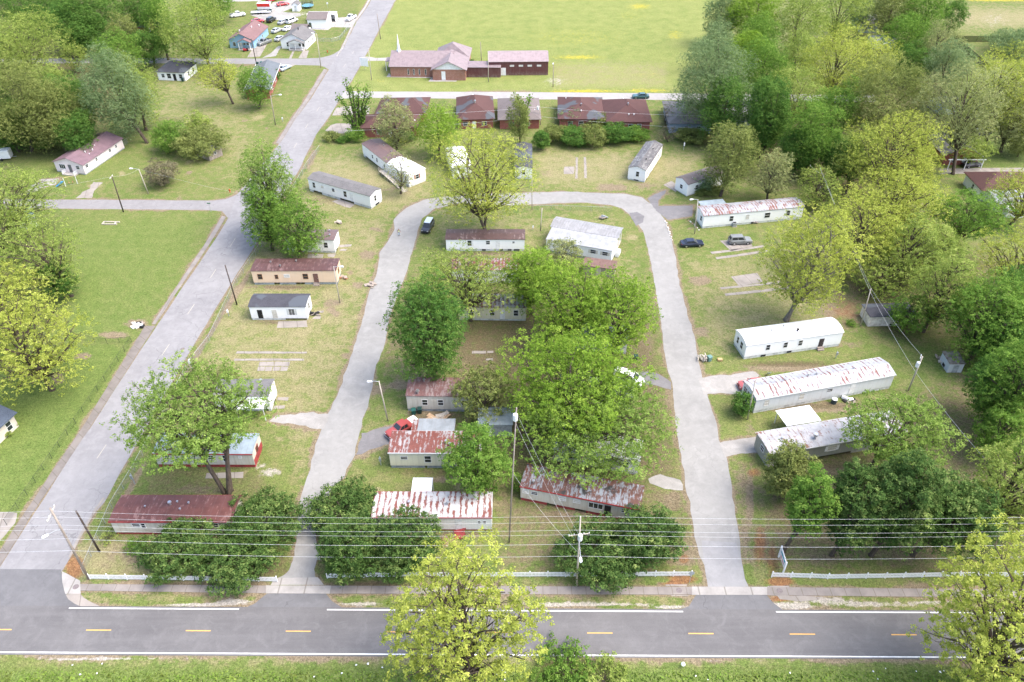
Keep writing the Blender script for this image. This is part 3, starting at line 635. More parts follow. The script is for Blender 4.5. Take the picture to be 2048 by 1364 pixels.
t.bsdf(hv2.outputs[0], .95, 0, .1, t.bump(tex, .6, .12))
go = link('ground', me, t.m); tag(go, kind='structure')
# ================================================================ buildings
class Face:
    """a wall of a box: s runs along it, seen from outside left to right; o points out"""
    def __init__(s, L, D, f):
        s.o, s.d, s.n, s.len = {'f': ((0, 0), (1, 0), (0, -1), L), 'r': ((L, 0), (0, 1), (1, 0), D), 'b': ((L, D), (-1, 0), (0, 1), L), 'l': ((0, D), (0, -1), (-1, 0), D)}[f]
    def box(s, b, s0, s1, z0, z1, o0, o1):
        xs = [s.o[0] + s.d[0] * t + s.n[0] * q for t in (s0, s1) for q in (o0, o1)]; ys = [s.o[1] + s.d[1] * t + s.n[1] * q for t in (s0, s1) for q in (o0, o1)]
        return b.box(min(xs), min(ys), z0, max(xs), max(ys), z1)

def window(t, fc, sc, zc, w, h, frame=None, pane=None, shut=None, style='dh', label=None):
    frame = frame or TRIM; s0, s1, z0, z1 = sc - w / 2, sc + w / 2, zc - h / 2, zc + h / 2; f = .06; b = MB()
    fc.box(b, s0 - f, s1 + f, z0 - f, z0, -.02, .05); fc.box(b, s0 - f, s1 + f, z1, z1 + f, -.02, .05); fc.box(b, s0 - f, s0, z0, z1, -.02, .05); fc.box(b, s1, s1 + f, z0, z1, -.02, .05)
    if style == 'dh': fc.box(b, s0, s1, zc - .025, zc + .025, -.02, .04)
    if style == 'grid':
        for k in (1, 2): fc.box(b, s0, s1, z0 + h * k / 3 - .02, z0 + h * k / 3 + .02, -.02, .04)
        fc.box(b, sc - .02, sc + .02, z0, z1, -.02, .045)
    if style == 'wide':
        for k in (1, 2): fc.box(b, s0 + w * k / 3 - .03, s0 + w * k / 3 + .03, z0, z1, -.02, .04)
    o = b.build('window', frame, t)
    if label: o['label'] = label
    p = MB(); fc.box(p, s0, s1, z0, z1, -.01, .02); p.build('pane', pane or GLASS, o)
    if shut:
        q = MB()
        for a, c in ((s0 - f - .36, s0 - f - .02), (s1 + f + .02, s1 + f + .36)): fc.box(q, a, c, z0, z1, -.01, .045)
        q.build('shutter', shut, o)
    return o
def door(t, fc, sc, z0, w=.9, h=2.0, mat=None, steps=0, label=None):
    b = MB(); fc.box(b, sc - w / 2, sc + w / 2, z0, z0 + h, -.02, .045); fc.box(b, sc - w * .3, sc + w * .3, z0 + h * .55, z0 + h * .85, .04, .055)
    o = b.build('door', mat or TRIM, t)
    if label: o['label'] = label
    k = MB(); fc.box(k, sc + w * .34, sc + w * .40, z0 + h * .46, z0 + h * .5, .04, .10); k.build('handle', CHROME, o)
    if steps:
        q = MB(); n = max(2, int(z0 / .2))
        for i in range(n): fc.box(q, sc - .6, sc + .6, 0, z0 * (n - i) / n - .02, .08 + i * .27, .08 + (i + 1) * .27)
        q.build('steps', WOODG, t)
    return o

def roof_slab(b, prof, x0, x1, th=.09):
    """an open (y, z) line pulled along x, given thickness"""
    P = list(prof); b.prism([(p[0], p[1] + th) for p in P] + [(p[0], p[1]) for p in P[::-1]], x0, x1)

def building(name, label, cat, A, B, D, h, wall, roofm, roof='gable', rise=.5, ov=.15, ovy=.12, skirt=0, skirtm=None, gaps=(), wins=(), trim=None, group=None, vents=(), across=False, base_z=0, split=None):
    """A, B: front corners on the ground (px of the photo); D depth away from the front; roof ridge runs along the front unless across"""
    a = G(*A) if not isinstance(A, Vector) else A; b_ = G(*B) if not isinstance(B, Vector) else B
    d = b_ - a; L = d.length; t = thing(name, label, cat, a, math.atan2(d.y, d.x), group); t['len'] = L
    z0 = skirt + base_z; n = 8; inset = 0
    if roof == 'gable': line = [(0, h), (D / 2, h + rise), (D, h)]
    elif roof == 'arch': line = [(D * i / n, h + rise * (1 - (2 * i / n - 1) ** 2)) for i in range(n + 1)]
    elif roof == 'shed': line = [(0, h), (D, h + rise)]
    else: line = [(0, h), (D, h)]
    w = MB()
    if across:
        line = [(0, h), (L / 2, h + rise), (L, h)] if roof == 'gable' else line
        w.prism([(0, z0), (L, z0)] + line[::-1], 0, D, 'y')
    else: w.prism([(0, z0), (D, z0)] + line[::-1], 0, L, 'x')
    w.build('wall', wall, t)
    r = MB()
    if roof == 'hip':
        e = min(L, D) / 2; o = ov; zb = h + .01; E4 = [(-o, -o), (L + o, -o), (L + o, D + o), (-o, D + o)]
        zz = rise; 
        if L >= D: R2 = [(e, D / 2), (L - e, D / 2)]
        else: R2 = [(L / 2, e), (L / 2, D - e)]
        V = [(x, y, zb) for x, y in E4] + [(x, y, zb + zz) for x, y in R2] + [(x, y, zb - .12) for x, y in E4]
        Fq = [(0, 1, 5, 4), (2, 3, 4, 5), (1, 2, 5), (3, 0, 4)] if L >= D else [(0, 1, 4), (1, 2, 5, 4), (2, 3, 5), (3, 0, 4, 5)]
        Fq += [(6, 7, 1, 0), (7, 8, 2, 1), (8, 9, 3, 2), (9, 6, 0, 3), (9, 8, 7, 6)]
        r.v = V; r.f = Fq
    else:
        dl = list(line); 
        s0 = (dl[1][1] - dl[0][1]) / max(dl[1][0] - dl[0][0], .01); s1 = (dl[-1][1] - dl[-2][1]) / max(dl[-1][0] - dl[-2][0], .01)
        dl = [(dl[0][0] - ovy, dl[0][1] - s0 * ovy)] + dl[1:-1] + [(dl[-1][0] + ovy, dl[-1][1] + s1 * ovy)]
        dl = [(p, q + .012) for p, q in dl]
        if across:
            rr = [(p, q + .09) for p, q in dl] + dl[::-1]; r.prism(rr, -ov, D + ov, 'y')
        else: roof_slab(r, dl, -ov, L + ov)
    ro = r.build('roof', roofm, t)
    if trim:
        q = MB()
        if not across:
            q.box(-ov - .03, -ovy - .07, h - .14, L + ov + .03, -ovy - .01, h + .04); q.box(-ov - .03, D + ovy + .01, h - .14, L + ov + .03, D + ovy + .07, h + .04)
        q.build('eaves_trim', trim, t)
    if skirt:
        q = MB(); i_ = .06; cuts = sorted(gaps); x = 0; segs = []
        for g0, g1 in cuts: segs.append((x, g0 * L)); x = g1 * L
        segs.append((x, L))
        for s0, s1 in segs:
            if s1 - s0 > .05: q.box(s0 + i_, i_, 0, s1 - i_ if s1 == L else s1, i_ + .05, z0 - .003)
        q.box(i_, i_ + .055, 0, i_ + .05, D - i_, z0 - .003); q.box(L - i_ - .05, i_ + .055, 0, L - i_, D - i_, z0 - .003); q.box(i_ + .055, D - i_ - .05, 0, L - i_ - .055, D - i_, z0 - .003)
        q.build('skirting', skirtm or SKIRTW, t)
        if gaps:
            for g0, g1 in gaps:
                m = max(1, int((g1 - g0) * L / 1.6))
                for k in range(m): xx = g0 * L + (k + .5) * (g1 - g0) * L / m; p = MB(); p.box(xx - .2, .5, 0, xx + .2, .9, z0 - .004); p.build('pier', SKIRTG, t)
    for wd in wins:
        k, f, s = wd[0], wd[1], wd[2]; fc = Face(L, D, f); s = s * fc.len; kw = wd[4] if len(wd) > 4 else {}
        zc = skirt + base_z + 1.25
        if k == 'w': wz = wd[3]; window(t, fc, s, zc + wz[2] if len(wz) > 2 else zc, wz[0], wz[1], **kw)
        elif k == 'd': door(t, fc, s, max(skirt + base_z, .05), **(wd[3] or {}))
        elif k == 'v': q = MB(); fc.box(q, s - wd[3][0] / 2, s + wd[3][0] / 2, .12, .12 + wd[3][1], -.02, .02); q.build('crawl_opening', DARK, t)
    for v in vents:
        x, y = v[0] * L, v[1] * D
        if roof == 'hip': zz = h + rise * min(x, L - x, y, D - y) / (min(L, D) / 2)
        else: zz = np.interp(x if across else y, [p[0] for p in line], [p[1] for p in line])
        q = MB(); s_ = v[2] if len(v) > 2 else 1; q.lathe([(.10 * s_, -.1), (.10 * s_, .38 * s_), (.2 * s_, .40 * s_), (.17 * s_, .52 * s_)], (x, y, zz), 9); q.build('roof_vent', CHROME if len(v) < 4 else v[3], ro)
    return t
def part(t, name, mat, *boxes, label=None):
    b = MB()
    for q in boxes: b.box(*q)
    o = b.build(name, mat, t)
    if label: o['label'] = label
    return o
MH_ = 'mobile home'
R_GREY = shingle('grey_shingles', (.14, .135, .135), (.095, .092, .092)); R_DARK = shingle('dark_shingles', (.058, .058, .068), (.038, .038, .045), (.085, .095, .11)); R_MAUVE = metal_roof('mauve_brown_roof', (.15, .105, .104), (.125, .08, .075), .45, 1.2)
R_RED = metal_roof('red_brown_roof', (.12, .048, .042), (.17, .095, .085), .22, 1.2, .3); R_DKRED = metal_roof('dark_red_roof', (.095, .048, .046), (.14, .085, .08), .3, 1.2, .4)
R_RUST = metal_roof('rust_striped_white_roof', (.31, .295, .295), (.135, .046, .035), .66, .62, .8); R_RUSTL = metal_roof('lightly_rusted_white_roof', (.28, .28, .29), (.10, .04, .03), .42, .75, 1.1)
R_RUSTP = metal_roof('patchy_rusted_roof', (.215, .235, .26), (.085, .038, .028), .58, .9, .2, 1.0); R_STREAK = metal_roof('rust_streaked_roof', (.33, .345, .37), (.15, .054, .036), .38, .6, 1.0); R_BROWN = metal_roof('brown_metal_roof', (.10, .06, .055), (.19, .145, .135), .2, .9, .5)
R_WHITE = metal_roof('white_roof', (.87, .87, .87), (.6, .58, .56), .05, 1.4, .3); R_SILVER = metal_roof('silver_roof', (.25, .275, .295), (.19, .20, .21), .3, .7, .6); R_PBLUE = metal_roof('pale_blue_roof', (.27, .325, .355), (.21, .245, .265), .2, .8, .4); R_WEATH = metal_roof('weathered_white_roof', (.29, .29, .295), (.19, .188, .19), .42, .6, .8)
R_PINK = metal_roof('pink_metal_roof', (.185, .12, .14), (.155, .10, .118), .3, .9, .3); R_CHURCH = metal_roof('church_metal_roof', (.245, .192, .197), (.215, .168, .173), .3, .6, .2)
R_DUP = shingle('red_brown_shingles', (.085, .044, .041), (.065, .036, .034), None, .3); R_DUPG = shingle('patched_red_grey_shingles', (.085, .045, .042), (.068, .038, .036), (.09, .095, .105), .25); R_GB = shingle('blue_grey_shingles', (.115, .13, .145), (.09, .10, .11)); R_BRSH = shingle('brown_grey_shingles', (.15, .128, .122), (.115, .098, .095)); R_PKSH = shingle('pink_brown_shingles', (.17, .105, .105), (.13, .08, .08))
BRICK = brick('orange_red_brick', (.36, .16, .11), (.27, .115, .085), (.42, .36, .32)); BRICKR = brick('red_brick', (.34, .10, .075), (.25, .075, .06), (.3, .22, .2)); MAROON = siding('maroon_metal', (.115, .04, .042), amount=.1, seam=1.6, lines=.3)
W_ = lambda f, s, w=.8, h=1.2, dz=.15, **k: ('w', f, s, (w, h, dz), k)
D_ = lambda f, s, **k: ('d', f, s, k)

# ---- park, left of the left drive
t = building('mobile_home', 'long white trailer with grey shingle roof set diagonally in the upper left of the park', MH_, (620, 382), (743, 418), 4.1, 3.2, WHITE2, R_GREY, rise=.55, skirt=.55, gaps=((.06, .20), (.50, .72)), ov=.12,
    wins=[W_('f', .09, .7, 1.3), W_('f', .23, .7, .6, .3, pane=BOARD), W_('f', .41, .7, .8, .3), W_('f', .60, .8, 1.4), D_('f', .70, mat=TRIM), W_('r', .42, .7, 1.3), ('v', 'r', .55, (1.3, .35))])
t = building('mobile_home', 'white trailer with mauve roof and white-roofed front half, diagonal behind the one with grey shingles', MH_, (727, 312), (776, 351), 5.0, 3.3, WHITE, R_MAUVE, rise=.5, skirt=.6, gaps=((.1, .9),), wins=[W_('f', .42, .7, .9), W_('f', .6, .7, 1.0), W_('f', .9, .6, .9)], vents=[(.4, .7), (.7, .7)])
L1_ = t['len']
t = building('mobile_home', 'white trailer with white arched roof, pink-edged end windows and a ramp', MH_, (777, 351.5), (819, 375), 5.0, 3.2, WHITE, R_WHITE, 'arch', rise=.55, skirt=.55, wins=[W_('f', .85, .6, 1.1), W_('f', .5, .6, 1.1), D_('f', .25), W_('r', .5, .9, 1.1, .2, shut=TRIMB)])
a = G(767, 346); b = G(815, 382); d = b - a; tr = thing('access_ramp', 'long grey wooden ramp along the white arched-roof trailer', 'ramp', a, math.atan2(d.y, d.x)); Lr = d.length
rm = MB(); rm.prism([(0, .9), (2.4, .9), (Lr, .05), (Lr, 0), (2.4, .78), (0, .78)], -1.2, 0, 'y'); rm.build('deck', WOODP, tr)
for yy in (-1.22, -.02):
    q = MB()
    for k in range(9):
        x = Lr * k / 8; zz = .9 if x < 2.4 else .9 - .85 * (x - 2.4) / (Lr - 2.4); q.box(x - .04, yy - .03, 0, x + .04, yy + .03, zz + .95)
    q.tube([(0, yy, 1.85), (2.4, yy, 1.85), (Lr, yy, 1.0)], .045, 4); q.tube([(0, yy, 1.4), (2.4, yy, 1.4), (Lr, yy, .55)], .03, 4); q.build('railing', WOODP, tr)
t = building('mobile_home', 'small white trailer with mauve roof half hidden by the round green tree', MH_, (576, 503), (671.5, 506), 4.0, 3.1, WHITE2, R_MAUVE, rise=.25, skirt=.45, gaps=((.15, .3),), wins=[W_('f', .82, .8, 1.2), W_('f', .3, .8, 1.0), ('v', 'r', .3, (.8, .3)), W_('f', .6, .5, .6, .4)], vents=[(.85, .75), (.9, .3)])
t = building('mobile_home', 'peach trailer with dark red roof and a brown door on steps', MH_, (509, 569.5), (676, 568.5), 4.2, 3.2, PEACH, R_DKRED, 'gable', rise=.18, skirt=.5, skirtm=SKIRTG, gaps=((.24, .3), (.5, .6)),
    wins=[W_('f', .09, .8, 1.1, frame=TRIMB), W_('f', .285, .55, .85, .1, frame=TRIMB), W_('f', .41, 1.0, .6, .3, pane=BOARD), W_('f', .63, .9, 1.1, frame=TRIMB), ('d', 'f', .75, dict(mat=plain('brown_door', (.2, .11, .09)), steps=1, w=.95)), W_('r', .5, .8, 1.1, frame=TRIMB)], vents=[(.2, .6), (.33, .3), (.5, .7)])
t = building('mobile_home', 'short white trailer with dark roof and open doorways below the peach trailer', MH_, (504.5, 640), (616, 640), 4.0, 3.0, WHITE2, R_DARK, 'arch', rise=.3, skirt=.4, gaps=((.60, .98),), wins=[('d', 'f', .17, dict(mat=DARK, h=1.9, label='open doorway')), ('d', 'f', .43, dict(mat=BOARD, h=1.9)), W_('f', .74, 1.0, 1.3, .2, style='grid', shut=SKIRTW), W_('r', .5, .7, 1.2, .2, shut=SKIRTW), ('v', 'r', .5, (1.2, .3))])
t = building('mobile_home', 'white trailer with grey roof behind the large light green tree on the left', MH_, (436, 823), (544, 822), 4.0, 3.2, WHITE, R_GREY, rise=.5, skirt=.4, wins=[W_('f', .4, .8, 1.1), W_('f', .7, .8, 1.1), ('v', 'f', .9, (.8, .3)), ('v', 'r', .5, (1.2, .3))], vents=[(.8, .75, 1.3)])
part(t, 'porch_roof', R_WHITE, (t['len'] * .45, -2.2, 2.5, t['len'] * .96, -.02, 2.58)); part(t, 'porch_post', TRIM, (t['len'] * .46, -2.15, 0, t['len'] * .46 + .1, -2.05, 2.49)); part(t, 'porch_post', TRIM, (t['len'] * .94, -2.15, 0, t['len'] * .94 + .1, -2.05, 2.49))
t = building('mobile_home', 'cream trailer with pale blue roof and red trim under the large light green tree', MH_, (318, 934), (512, 935), 4.0, 2.95, TAN, R_PBLUE, 'arch', rise=.25, skirt=.6, skirtm=SKIRTR, trim=TRIMR, ov=.1, wins=[W_('f', .12, .8, .7, .3), W_('f', .57, .8, .7, .3), W_('f', .72, .8, 1.2, .1), W_('f', .87, .4, .4, .4, pane=BOARD), ('d', 'f', .42, dict(mat=TAN)), W_('r', .5, .9, 1.1, .1, frame=TRIMR)])
part(t, 'end_panel', SKIRTR, (t['len'] + .004, .05, .55, t['len'] + .05, 3.95, 1.5))
t = building('mobile_home', 'long trailer with red-brown roof and red skirting at the lower left corner of the park', MH_, (233, 1069), (472, 1069), 4.3, 2.85, TAN, R_RED, rise=.2, skirt=.45, skirtm=SKIRTR, trim=TRIMR, wins=[W_('f', .2, 1.0, .6, .35), W_('f', .26, .5, .9, .2), ('d', 'f', .4, dict(mat=TAN)), W_('f', .6, 1, .7, .3), W_('f', .85, 1, .7, .3), W_('l', .5, 1.2, .8, .3)], vents=[(.45, .6, 1.4), (.5, .7, .8), (.55, .4, .8), (.6, .65, .8), (.25, .5, .7)])
# ---- island
t = building('mobile_home', 'tan metal trailer with mottled red-brown roof beside two green bins', MH_, (816, 822), (958, 824), 4.3, 3.3, TAN, metal_roof('mottled_brown_roof', (.17, .09, .085), (.20, .155, .15), .36, 1.4, .2), rise=.22, skirt=.5, skirtm=SKIRTG, ov=.1, wins=[W_('f', .25, .8, 1.1, .2), W_('f', .47, .8, 1.1, .2), ('d', 'f', .38, dict(mat=TAN)), W_('f', .8, .8, 1.1, .2)], vents=[(.16, .1, 1.6), (.22, .75, 1.2)])
t = building('mobile_home', 'cream trailer with rust-striped roof behind the green tree, red pickup beside it', MH_, (782, 936), (962, 937), 4.2, 3.35, CREAM, R_RUST, rise=.2, skirt=.55, skirtm=SKIRTG, trim=TRIM, ov=.1, gaps=((.38, .40),), wins=[W_('f', .16, .95, .6, .4), W_('f', .42, .9, 1.3, .15), W_('f', .75, .9, 1.2), ('d', 'f', .6, dict(mat=CREAM)), W_('l', .5, .8, 1.1)], vents=[(.62, .4, 1.3), (.66, .3, 1.1)])
L_ = t['len']; lt = MB(); lt.prism([(4.35, 2.95), (7.6, 2.75), (7.6, 2.82), (4.35, 3.02)], L_ * .27, L_ * .69, 'x'); lt.build('lean_to_roof', R_SILVER, t)
lt = MB(); lt.prism([(4.35, 2.96), (7.4, 2.77), (7.4, 2.84), (4.35, 3.03)], L_ * .20, L_ * .269, 'x'); lt.build('lean_to_roof', R_RUST, t)
for x in (.28, .48, .68): part(t, 'lean_to_post', WOODP, (L_ * x, 7.45, 0, L_ * x + .1, 7.55, 2.74))
t = building('mobile_home', 'white metal trailer with rust-striped white roof and a porch roof behind it', MH_, (748, 1061), (984, 1061), 4.2, 2.9, TAN if False else siding('white_metal_siding', (.66, .66, .64), amount=.25), R_RUSTL if False else metal_roof('rust_banded_white_roof', (.46, .455, .45), (.15, .052, .04), .40, .8, 1.5), rise=.2, skirt=.25, skirtm=SKIRTR, trim=TRIMR, ov=.08, wins=[W_('f', .895, .35, .5, .3), W_('f', .94, .35, .5, .3), ('d', 'f', .72, dict(mat=SKIRTW)), W_('f', .5, 1, .7, .3), W_('f', .2, 1, .7, .3)], vents=[(.63, .45, 1.4), (.63, .8, .8), (.3, .5)])
L_ = t['len']; part(t, 'porch_roof', R_WHITE, (L_ * .30, 4.36, 2.62, L_ * .475, 7.1, 2.70)); [part(t, 'porch_post', TRIM, (L_ * x, 6.95, 0, L_ * x + .1, 7.05, 2.615)) for x in (.305, .465)]
t = building('mobile_home', 'tilted tan trailer with patchy rusted and blackened roof and broken red skirting', MH_, (1041, 1000), (1276, 1047), 4.1, 3.0, TAN, R_RUSTP, rise=.2, skirt=.55, skirtm=SKIRTR, trim=TRIMR, ov=.08, gaps=((.23, .30), (.47, .56)), wins=[W_('f', .045, .8, .6, .25, pane=BOARD), W_('f', .12, .85, .55, .25), ('d', 'f', .28, dict(mat=TAN, w=1.1)), W_('f', .36, .9, .6, .25, pane=BOARD), W_('f', .48, .9, .6, .3, pane=BOARD), W_('f', .64, 1.9, 1.0, .15, style='wide'), ('d', 'f', .74, dict(mat=DARK, h=1.9)), W_('f', .88, .9, .7, .3), W_('r', .5, 1.0, .7)], vents=[(.1, .2, 1.2)])
t = building('mobile_home', 'white trailer with brown metal roof under the big yellow-green tree', MH_, (893, 502), (1049, 502), 4.0, 2.75, WHITE2, R_BROWN, rise=.2, skirt=.45, gaps=(), wins=[W_('f', .30, .8, 1.2, .2, shut=TRIM), W_('f', .535, .75, .8, .35), ('d', 'f', .66, dict(mat=TRIM)), W_('f', .86, .4, .4, .4), ('v', 'f', .48, (.8, .35)), ('v', 'f', .70, (.8, .35)), ('v', 'f', .9, (1.2, .35)), ('v', 'f', .81, (.8, .35))])
t = building('mobile_home', 'double-wide white home with weathered white roof and a side porch, turned diagonally', MH_, (1092, 503), (1222, 526.5), 4.2, 2.9, WHITE2, R_WHITE if False else metal_roof('bright_annex_roof', (.33, .337, .35), (.26, .26, .265), .25, 1.2, .4), 'shed', rise=.55, skirt=.5, skirtm=SKIRTG, ov=.1, wins=[W_('f', .45, .9, 1.1, .2), W_('f', .72, 1.1, .8, .25, shut=BOARD), W_('f', .90, 1.1, .8, .25, shut=BOARD), W_('r', .3, .7, 1, .2)])
L_ = t['len']; q = MB(); roof_slab(q, [(4.15, 3.5), (6.6, 3.95), (8.6, 3.5)], -.5, L_ + .3); q.build('roof', R_WEATH, t, ); q = MB(); q.prism([(4.21, .5), (8.4, .5), (8.4, 3.48), (6.6, 3.9), (4.21, 3.48)], .4, L_ - 1.6, 'x'); q.build('wall', WHITE2, t)
part(t, 'porch_floor', WOODP, (L_ - 1.55, 4.3, .45, L_ + .1, 8.3, .6)); [part(t, 'porch_post', TRIM, (L_ - .05, y, .6, L_ + .07, y + .12, 3.5)) for y in (4.5, 6.4, 8.1)]; part(t, 'steps', TRIM, (L_ + .12, 2.6, 0, L_ + .5, 4.2, .45), (L_ + .5, 2.6, 0, L_ + .9, 4.2, .22)); part(t, 'railing', TRIM, (L_ + .1, 2.55, .2, L_ + 1.0, 2.62, 1.1), (L_ + .1, 4.2, .2, L_ + 1.0, 4.27, 1.1))
for A, B, lb, m, wl in (((905, 566), (1038, 566), 'hidden trailer with rusted roof under the middle spring tree, upper of two', R_RUST, WHITE), ((918, 640), (1052, 642), 'hidden trailer with rusted roof under the middle spring tree, lower of two', R_RUSTL, CREAM), ((1140, 700), (1252, 708), 'hidden trailer with grey-blue roof under the bright lime trees', R_SILVER, WHITE), ((1115, 808), (1262, 826), 'hidden trailer with silver roof under the largest lime tree', R_SILVER, WHITE), ((1105, 922), (1275, 950), 'hidden trailer with white roof under the wide green tree', R_WHITE, WHITE)):
    building('mobile_home', lb, MH_, A, B, 4.1, 3.0, wl, m, rise=.2, skirt=.4, wins=[W_('f', .2), W_('f', .5), D_('f', .65), W_('f', .85)])
t = building('garden_shed', 'low brown flat roof between the double-wide and the bright lime tree', 'shed', (1165, 548), (1228, 556), 2.8, 2.0, WOODG, metal_roof('brown_shed_roof', (.17, .10, .08), (.12, .065, .05), .3), 'shed', rise=.1, wins=[D_('f', .5, mat=WOODP)])
t = building('garden_shed', 'small shed with pale blue metal roof beside the thin olive tree', 'shed', (958, 872), (1024, 872), 3.6, 2.4, SKIRTG, R_PBLUE, 'shed', rise=.15, wins=[D_('f', .3, mat=SKIRTW)])
t = building('mobile_home', 'narrow white trailer with dark grey arched roof pointing away behind the yellow tree', MH_, (1030, 358), (1064, 358), 13.2, 3.0, WHITE, R_DARK, 'arch', rise=.35, skirt=.4, wins=[W_('f', .5, .8, 1.1), W_('r', .2), W_('r', .7)], across=True) if False else building('mobile_home', 'narrow white trailer with dark grey roof pointing away behind the yellow tree', MH_, (1030, 358), (1064, 358), 13.2, 2.9, WHITE, R_DARK, 'gable', rise=.55, skirt=.4, wins=[W_('f', .5, .8, 1.1), W_('r', .2), W_('r', .7)], across=True)
t = building('mobile_home', 'white trailer mostly behind the big yellow-green tree, left of the dark-roofed narrow one', MH_, (906, 358), (944, 354), 11, 2.9, WHITE, R_WHITE, 'gable', rise=.4, skirt=.4, wins=[W_('f', .5, .9, 1.0), W_('l', .8), W_('l', .4)], across=True)
# ---- upper right of the park
b = G(1289, 365); a = b + Vector((-3.85, 1.68, 0))
t = building('mobile_home', 'white trailer with dark streaked gable roof pointing away at the top of the loop', MH_, a, b, 15.4, 3.1, WHITE2, metal_roof('dark_streaked_roof', (.115, .11, .112), (.19, .185, .18), .36, 1.0, .6), 'gable', rise=.7, skirt=.3, across=True, wins=[W_('f', .55, .7, 1.2, .3), ('v', 'f', .5, (1.2, .25)), W_('r', .15), W_('r', .45, .7, .9), W_('r', .75), ('v', 'r', .3, (1.0, .25)), ('v', 'r', .1, (.8, .25))], vents=[(.3, .2, .7), (.3, .6, .7), (.7, .3, .8, BLACK), (.7, .7, .8, BLACK)])
t = building('mobile_home', 'small white trailer with grey-brown gable roof right of the loop, shrubs in front', MH_, (1373, 393), (1446, 369), 4.2, 3.0, WHITE2, R_BRSH, rise=.75, skirt=.2, wins=[W_('l', .5, .8, .9, .2), W_('f', .25), W_('f', .6), D_('f', .45)], vents=[(.2, .3, .6)])
t = building('mobile_home', 'long white trailer with rust-streaked pale roof right of the loop top', MH_, (1404, 457), (1602, 438), 4.3, 3.05, WHITE2, R_STREAK, 'arch', rise=.35, skirt=.45, wins=[W_('f', .28, .8, 1.2, .1), W_('f', .44, .7, 1.1, .15, pane=BOARD), W_('f', .64, 1.2, 1.2, .1), W_('f', .85), W_('l', .72, .8, 1.1), D_('l', .35)], vents=[(.3, .5), (.6, .6)])
part(t, 'back_awning', R_PBLUE, (1.4, 4.75, 2.5, 7.2, 7.4, 2.58)); [part(t, 'awning_post', TRIM, (x, 7.2, 0, x + .1, 7.3, 2.495)) for x in (1.5, 4.2, 7.0)]
t = building('mobile_home', 'bright white trailer with white arched roof in front of the airy multi-stem tree', MH_, (1487, 719), (1678, 692), 4.3, 3.1, WHITE2, R_WHITE, 'arch', rise=.5, skirt=.55, ov=.08, wins=[W_('f', .23, .7, 1.1, .2), W_('f', .41, .7, 1.1, .2), W_('f', .565, .7, 1.1, .2), ('d', 'f', .79, dict(mat=plain('dark_door', (.06, .05, .05)), steps=1, h=1.7)), W_('l', .3, .6, 1.3, .15), W_('l', .65, .8, 1.3, .15), ('v', 'f', .47, (.8, .35)), ('v', 'f', .2, (.9, .3))], vents=[(.55, .3, 1.2, BLACK), (.3, .5, .8), (.45, .7, .8), (.8, .25, .7), (.93, .4, .7)])
t = building('mobile_home', 'long white trailer with many short rust streaks on its white roof', MH_, (1506, 827), (1779, 777), 4.3, 3.05, siding('grey_white_siding', (.68, .70, .73), amount=.15), metal_roof('short_streaked_roof', (.36, .38, .41), (.135, .045, .034), .20, .78, 1.8), 'gable', rise=.55, skirt=.55, skirtm=SKIRTW, trim=TRIM, ov=.12, wins=[W_('f', .33, .8, 1.2, .1, pane=BOARD), W_('f', .53, .9, .6, .35), ('d', 'f', .70, dict(mat=TRIM)), W_('l', .22, .85, 1.5, .1, style='grid'), W_('l', .5, .85, 1.5, .1, style='grid'), W_('l', .78, .85, 1.5, .1, style='grid'), W_('f', .08, .8, 1.2, .1, pane=BOARD)], vents=[(.42, .6, 1.1), (.48, .6, 1.1), (.25, .6, .8), (.75, .55, .8)])
t = building('mobile_home', 'dark grey trailer with rust-patched white roof and a white carport', MH_, (1533, 936), (1800, 889), 4.3, 3.0, GREYW, metal_roof('rust_patched_white_roof', (.36, .36, .37), (.14, .056, .034), .27, .6, .4), 'gable', rise=.22, skirt=.5, skirtm=GREYW, trim=TRIM, gaps=((.35, .62),), wins=[W_('f', .46, 1.4, 1.0, .2, pane=BOARD, shut=TRIM), W_('f', .15, 1.0, 1.0, .2), W_('f', .8, 1.0, 1.0, .2), W_('l', .5, .9, .9, .2)], vents=[(.35, .3, 1.9), (.13, .5, .9)])
L_ = t['len']; q = MB()
q.prism([(5.0, 2.62), (8.6, 2.5), (8.6, 2.57), (5.0, 2.69)], L_ * .24, L_ * .50, 'x'); q.build('carport_roof', R_WHITE, t)
for x in (.25, .49): part(t, 'carport_post', TRIM, (L_ * x, 8.35, 0, L_ * x + .1, 8.45, 2.49)); part(t, 'carport_post', TRIM, (L_ * x, 5.1, 0, L_ * x + .1, 5.2, 2.6))
t = building('garden_shed', 'white shed with dark broken roof beside a pole in the right-hand wood', 'shed', (1735, 653), (1825, 650), 3.6, 2.3, plain('peeling_white_boards', (.72, .68, .62), (.5, .44, .38), 1.5), R_DARK, 'hip', rise=.55, ov=.2, wins=[D_('l', .5, mat=BOARD), ('v', 'f', .5, (.35, .3))])
t.rotation_euler.z -= math.radians(0)
t = building('garden_shed', 'small blue-grey metal shed with ruined roof alone in the clearing at the right', 'shed', (1893, 745), (1922, 745), 3.0, 1.9, siding('blue_grey_metal', (.42, .47, .53), amount=.4, seam=3), plain('ruined_roof', (.26, .24, .21), (.12, .10, .09), 1.4), 'shed', rise=.12, wins=[D_('f', .5, mat=SKIRTG, h=1.6), ('v', 'l', .5, (.8, .6))])
